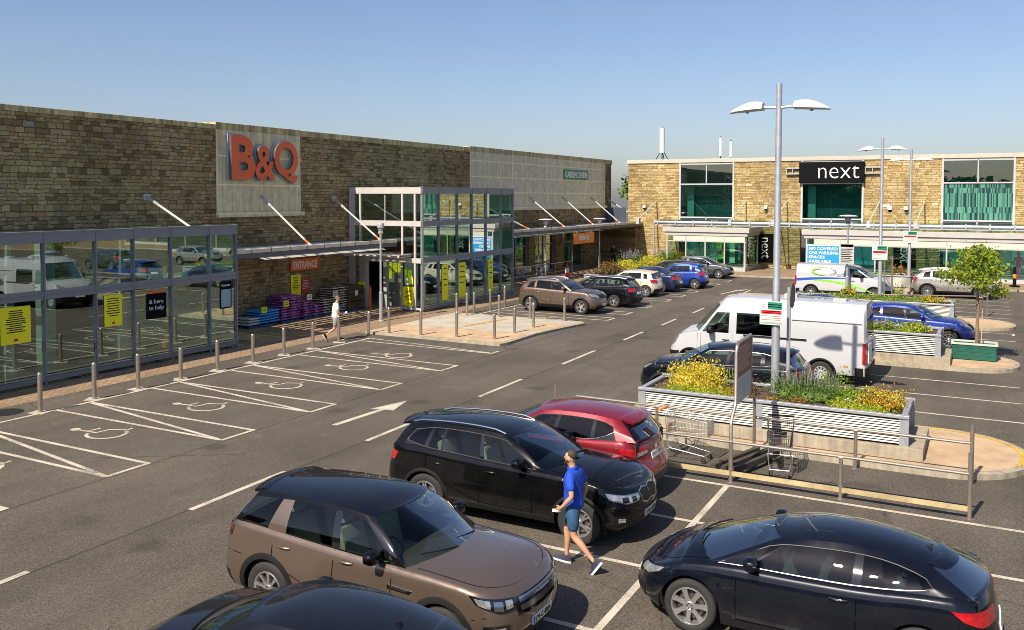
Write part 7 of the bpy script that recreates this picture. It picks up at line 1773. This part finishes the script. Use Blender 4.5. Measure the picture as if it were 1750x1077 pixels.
c = MB(); H = Vector(man['nek']); c.lathe([(.068, -.012), (.080, .0), (.073, .034), (.064, .030)], 16, 0, Matrix.Translation(H + Vector((.004, 0, .0))) @ Matrix.Rotation(.15, 4, 'Y')); c.build('collar', POLO, p)
c = MB(); c.box(.135, .14, .07, .10, 1.30, 1.325); c.build('shirt_logo', SIGNW, p)
man2 = dict(pel=(0, 0, .95), che=(.03, 0, 1.30), nek=(.05, 0, 1.475), hed=(.10, 0, 1.615), shL=(.02, .185, 1.40), elL=(.02, .25, 1.12), wrL=(.24, .17, 1.05), paL=(.32, .14, 1.06), shR=(.02, -.185, 1.40), elR=(.05, -.25, 1.12), wrR=(.26, -.15, 1.02), paR=(.34, -.12, 1.03),
            hpL=(-.02, .095, .90), knL=(.12, .10, .50), anL=(.16, .10, .095), hpR=(.0, -.095, .90), knR=(-.06, -.10, .49), anR=(-.40, -.10, .24), pitchL=(-.05, 0, 0), pitchR=(1.0, 0, 0), curl=.6)
WTEE = pm('white_tee', (.78, .76, .75), .8, bump=.2); GSH = pm('grey_shorts', (.25, .235, .22), .85)
person('man in white T-shirt and grey shorts reading a paper by the bollards', (-22.2, 26.85, 0), R(50), man2, SKIN, WTEE, GSH, SIGNK, SOLE, pm('grey_hair', (.16, .11, .09), .8), None, 1.0)
m = MB(); m.obox((.36, 0, 1.07), (.2, .26, .006), ry=-.5); mt = Matrix.Translation((-22.2, 26.85, 0)) @ Matrix.Rotation(R(50), 4, 'Z'); m.v = [tuple(mt @ Vector(q)) for q in m.v]; tag(m.build('leaflet', SIGNW), 'white paper held by the man in the white T-shirt', 'paper')
man3 = dict(man2); man3.update(knL=(.02, .1, .5), anL=(.0, .1, .1), knR=(.02, -.1, .5), anR=(0, -.1, .1), pitchL=(0, 0, 0), pitchR=(0, 0, 0))
BLKC = pm('black_clothes', (.012, .012, .014), .85)
person('figure in black standing in the shade by the store end wall', (-26.6, 67.0, 0), R(-60), man3, SKINL, BLKC, BLKC, SIGNK, SIGNK, HAIR, None, 1.0, long_=True)

# ------------------------------------------------------------------ cars in their bays
disco().build('parked_suv', 'bronze SUV with black roof and chrome grille parked before the striding man', 'car', (-7.03, 9.57), 1)
x3().build('parked_suv', 'black SUV with chrome roof rails behind the man in blue', 'car', (-7.21, 13.74), 1).scale = (1.05, 1.0, 1.0)
qashqai().build('parked_crossover', 'dark red crossover parked beside the trolley bay', 'car', (-7.42, 15.72), -1)
gtc().build('parked_coupe', 'black three-door coupe with chrome window line at the spine line', 'car', (-1.95, 11.79), -1)
hatch_near().build('parked_hatchback', 'black hatchback seen from above in front of the bronze SUV', 'car', (-6.35, 6.95), -1)
q5 = generic('suv', P_BLACKB, 4.66, 1.89, 1.65, 2.82, beltchrome=True, wb=2.82) if False else generic('suv', P_BLACKB, 4.66, 1.89, 1.65, 2.82, beltchrome=True)
q5.build('parked_suv', 'navy-black SUV between the longest planter and the white passenger van', 'car', (-6.25, 24.05), -1)
mv = master_van().build('passenger_van', 'white long high-roofed van with one dark side window', 'van', (-6.05, 28.62), -1)
generic('suv', P_ROYAL, 4.25, 1.81, 1.57, 2.6, beltchrome=True, glass='D', rimmat=ALLOY, spokes=10, sw=.03, twin=0).build('parked_crossover', 'royal blue crossover nosing out beside the green tree box', 'car', (-2.35, 37.05), 1)
tv = trafic_van().build('courier_van', 'white van with green and blue swooshes and an office logo', 'van', (-6.95, 52.6), 1)
generic('suv', P_SILVER, 4.40, 1.84, 1.61, 2.64, clad=.13, spokes=10, sw=.03, twin=0, rails=(2.2, 4.0, .04, CHR)).build('parked_crossover', 'silver-beige crossover behind the young tree', 'car', (-1.5, 55.7), 1)
generic('suv', P_BRONZE, 4.45, 1.86, 1.64, 2.70, rails=(2.2, 4.0, .04, CHR), spokes=5, sw=.085, twin=0, clad=.15).build('parked_crossover', 'bronze crossover beside the crossing bollards', 'car', (-18.30, 39.45), 1)
generic('estate', P_BLACK, 4.75, 1.82, 1.52, 2.75, beltchrome=True, rails=(2.3, 4.2, .03, CHR)).build('parked_estate', 'black estate with chrome roof line next to the bronze crossover', 'car', (-17.85, 42.7), -1)
generic('hatch', P_CREAM, 4.0, 1.74, 1.47, 2.53, glass='D').build('parked_hatchback', 'cream hatchback showing its tail between black estate and navy saloon', 'car', (-18.1, 47.9), -1)
generic('saloon', P_NAVY, 4.6, 1.8, 1.47, 2.7).build('parked_saloon', 'dark navy saloon between the cream and the bright blue hatchbacks', 'car', (-18.1, 50.75), -1)
generic('hatch', P_BLUE, 3.9, 1.7, 1.54, 2.5).build('parked_hatchback', 'bright blue hatchback next to the dark navy saloon', 'car', (-16.95, 53.45), -1)
generic('hatch', P_CHAR, 4.2, 1.76, 1.48, 2.6).build('parked_hatchback', 'charcoal hatchback tucked behind the bright blue hatchback', 'car', (-18.4, 56.4), -1)
generic('hatch', P_GREY, 3.95, 1.69, 1.47, 2.47).build('parked_hatchback', 'dark grey hatchback nearest the small glazed shopfront', 'car', (-17.3, 61.0), 1)
hid = generic('saloon', P_NAVY, 4.5, 1.8, 1.46, 2.65).build('parked_saloon', 'dark blue saloon mostly hidden behind the white passenger van', 'car', (-6.7, 39.6), -1)
# cars further along the rows, out of the picture but mirrored in the shop glass
OUT = [generic('suv', P_WHITE, 4.3, 1.8, 1.6, 2.6), generic('hatch', P_GREY, 4.1, 1.75, 1.48, 2.55), generic('suv', P_SILVER, 4.5, 1.85, 1.64, 2.7), generic('saloon', P_BLACK, 4.6, 1.8, 1.46, 2.7)]
for gen, x, y, hd, lb in zip(OUT, (10.2, 10.0, 9.8, 10.3), (40.2, 44.8, 53.4, 60.0), (-1, 1, -1, 1), ('white crossover parked across the outer lane, seen mirrored in the near porch', 'grey hatchback in the outer row, seen mirrored in the near porch', 'silver crossover in the outer row, seen mirrored in the near porch', 'black saloon at the end of the outer row, seen mirrored in the near porch')):
    gen.build('parked_car', lb, 'car', (x, y), hd)
# livery on the courier van
def curve_strip(mb, pts, y, m):
    n = len(pts); vs = []
    for (x, z, h) in pts: vs += [(x, y, z - h / 2), (x, y, z + h / 2)]
    mb.add(vs, [(2 * i, 2 * i + 2, 2 * i + 3, 2 * i + 1) for i in range(n - 1)], m)
lv = MB(); ys = -.975 - .004
blue = [(-2.45 + 3.0 * t, .98 + .16 * sin(PI * t * .62) , .15 * (1 - t) ** .7 + .01) for t in [i / 16 for i in range(17)]]
grn = [(-1.5 + 3.2 * t, .98 + .02 * sin(PI * t) - .62 * t ** 2, .13 * sin(PI * min(1, .1 + t * .85)) + .01) for t in [i / 16 for i in range(17)]]
curve_strip(lv, blue, ys, 0); curve_strip(lv, grn, ys - .001, 1)
def ell(a0, a1, w0, m, cx=-.95, cz=1.50, rx=.62, rz=.21):
    P = [(cx + rx * cos(R(a)), cz + rz * sin(R(a)), w0 * sin(PI * (i + .3) / 16.6)) for i, a in enumerate([a0 + (a1 - a0) * k / 16 for k in range(17)])]
    vs = []
    for i, (x, z, h) in enumerate(P):
        nx, nz = (x - cx) / rx, (z - cz) / rz; l = math.hypot(nx, nz); vs += [(x - nx / l * h / 2, ys, z - nz / l * h / 2), (x + nx / l * h / 2, ys, z + nz / l * h / 2)]
    lv.add(vs, [(2 * i, 2 * i + 2, 2 * i + 3, 2 * i + 1) for i in range(16)], m)
ell(75, 285, .10, 1); ell(-70, 100, .05, 2)
add_text(lv, 'office', Matrix(((1, 0, 0, .15), (0, 0, -1, ys), (0, 1, 0, 1.36), (0, 0, 0, 1))), .85, .20, ext=.001, m=3)
lv.build('livery', [pm('livery_blue', (.02, .08, .42), .4), pm('livery_green', (.25, .62, .05), .4), pm('livery_slate', (.10, .12, .22), .4), pm('livery_grey', (.35, .35, .36), .5)], tv)
# fittings of the passenger van
d = MB(); 
for (x0, x1, z) in ((-1.9, .5, 1.33), ): d.box(-3.0, .2, 1.036, 1.046, 0, 0)
d = MB(); ysd = 1.035 + .002
d.box(-1.35, .55, ysd - .004, ysd + .014, 1.28, 1.325, 0)
d.build('side_rail', BLK, mv)
for x in (.62, 2.02): d = MB(); d.box(x - .006, x + .006, 1.02, ysd + .001, .5, 1.28); d.build('panel_gap', pm('panel_gap', (.25, .25, .25), .6), mv)
d = MB(); d.box(-2.9, -.9, .98, 1.013, 1.88, 1.893); d.build('panel_gap', MATS['panel_gap'], mv)
d = MB(); d.cbox(-.9, -.5, -.25, .15, 2.46, 2.58, .03); d.cbox(-2.4, -2.0, .1, .45, 2.45, 2.54, .03); d.build('roof_vent', pm('vent_grey', (.4, .4, .4), .6), mv)
d = MB(); x = -3.095
for y in (-.5, .5): d.cbox(x - .012, x + .02, y - .38, y + .38, .72, 1.28, .01, 0, False)
d.box(x - .012, x + .01, -.006, .006, .6, 1.3, 1); d.box(x - .03, x, -.3, -.1, .95, 1.0, 2); d.build('rear_doors', [pm('van_panel', (.66, .66, .67), .4), MATS['panel_gap'], BLK], mv)
# ------------------------------------------------------------------ what stands beyond the picture and is seen only as reflections
def woods(label, x0, y0, x1, y1, h, n):
    mb = MB(); L = math.hypot(x1 - x0, y1 - y0)
    for i in range(n):
        t = rnd.random(); q = rnd.random() ** .8; hh = h * (.75 + .25 * sin(t * 37) * sin(t * 17 + 1)); p = Vector((x0 + (x1 - x0) * t + rnd.gauss(0, 1.5), y0 + (y1 - y0) * t + rnd.gauss(0, 1.5), hh * q)); leaf(mb, p, rnd.uniform(.9, 1.9), rnd.randrange(2), None, .9)
    dx_, dy_ = (x1 - x0) / 60, (y1 - y0) / 60
    for i in range(60):
        hh = h * (.62 + .16 * sin(i * 1.7) * sin(i * .6)); bm = bmesh.new(); bmesh.ops.create_icosphere(bm, subdivisions=2, radius=1)
        for v in bm.verts: v.co *= rnd.uniform(.8, 1.15)
        mb.bm(bm, 0, False, Matrix.Translation((x0 + dx_ * i, y0 + dy_ * i, hh * .5)) @ Matrix.Diagonal((3.2, 3.2, hh * .5, 1)))
    tag(mb.build('woodland', [LD, LM]), label, 'woods', None, 'stuff')
woods('belt of dark trees behind the viewpoint', -120, -48, 110, -55, 12.5, 20000)
woods('belt of dark trees along the open side of the car park', 70, -40, 75, 130, 10, 9000)
# ------------------------------------------------------------------ camera and light
F_, CY_, YAW, PIT, ROL = 1508.08, 399.49, R(-28.2296), R(-2.3694), R(.1182)
fw = Vector((cos(PIT) * sin(YAW), cos(PIT) * cos(YAW), sin(PIT))); rt0 = Vector((cos(YAW), -sin(YAW), 0)); up0 = rt0.cross(fw)
rt_ = cos(ROL) * rt0 + sin(ROL) * up0; up_ = -sin(ROL) * rt0 + cos(ROL) * up0
cam = bpy.data.cameras.new('camera'); co = bpy.data.objects.new('camera', cam); COL.objects.link(co); S.camera = co
co.matrix_world = Matrix(((rt_.x, up_.x, -fw.x, 0), (rt_.y, up_.y, -fw.y, 0), (rt_.z, up_.z, -fw.z, 5.6), (0, 0, 0, 1)))
cam.sensor_width = 36; cam.lens = 36 * F_ / 1750; cam.shift_y = (CY_ - 538.5) / 1750; cam.clip_start = .1; cam.clip_end = 1000
EL, AZ = R(46), R(9.5)
w = bpy.data.worlds.new("World"); S.world = w; w.use_nodes = True; nt = w.node_tree
sky = nt.nodes.new('ShaderNodeTexSky'); sky.sky_type = 'NISHITA'; sky.sun_disc = False; sky.sun_elevation = EL; sky.sun_rotation = PI + AZ; sky.altitude = 0; sky.air_density = 1.0; sky.dust_density = 1.3; sky.ozone_density = 2.4
bg = nt.nodes['Background']; tint = mixc(nt, 1, sky.outputs[0], (.985, .955, 1.04), 'MULTIPLY'); nt.links.new(tint, bg.inputs[0]); bg.inputs[1].default_value = .078
l = bpy.data.lights.new('sun', 'SUN'); l.energy = 4.7; l.angle = R(.53); l.color = (1, .90, .74); lo = bpy.data.objects.new('sun', l); COL.objects.link(lo)
lo.rotation_euler = Vector((sin(AZ) * cos(EL), cos(AZ) * cos(EL), -sin(EL))).to_track_quat('-Z', 'Y').to_euler()
S.view_settings.view_transform = 'Standard'; S.view_settings.look = 'None'; S.view_settings.exposure = .7; S.view_settings.gamma = 1
S.cycles.filter_width = .9; S.cycles.use_denoising = True; S.cycles.max_bounces = 10; S.cycles.transparent_max_bounces = 16; S.cycles.glossy_bounces = 5; S.cycles.sample_clamp_indirect = 6
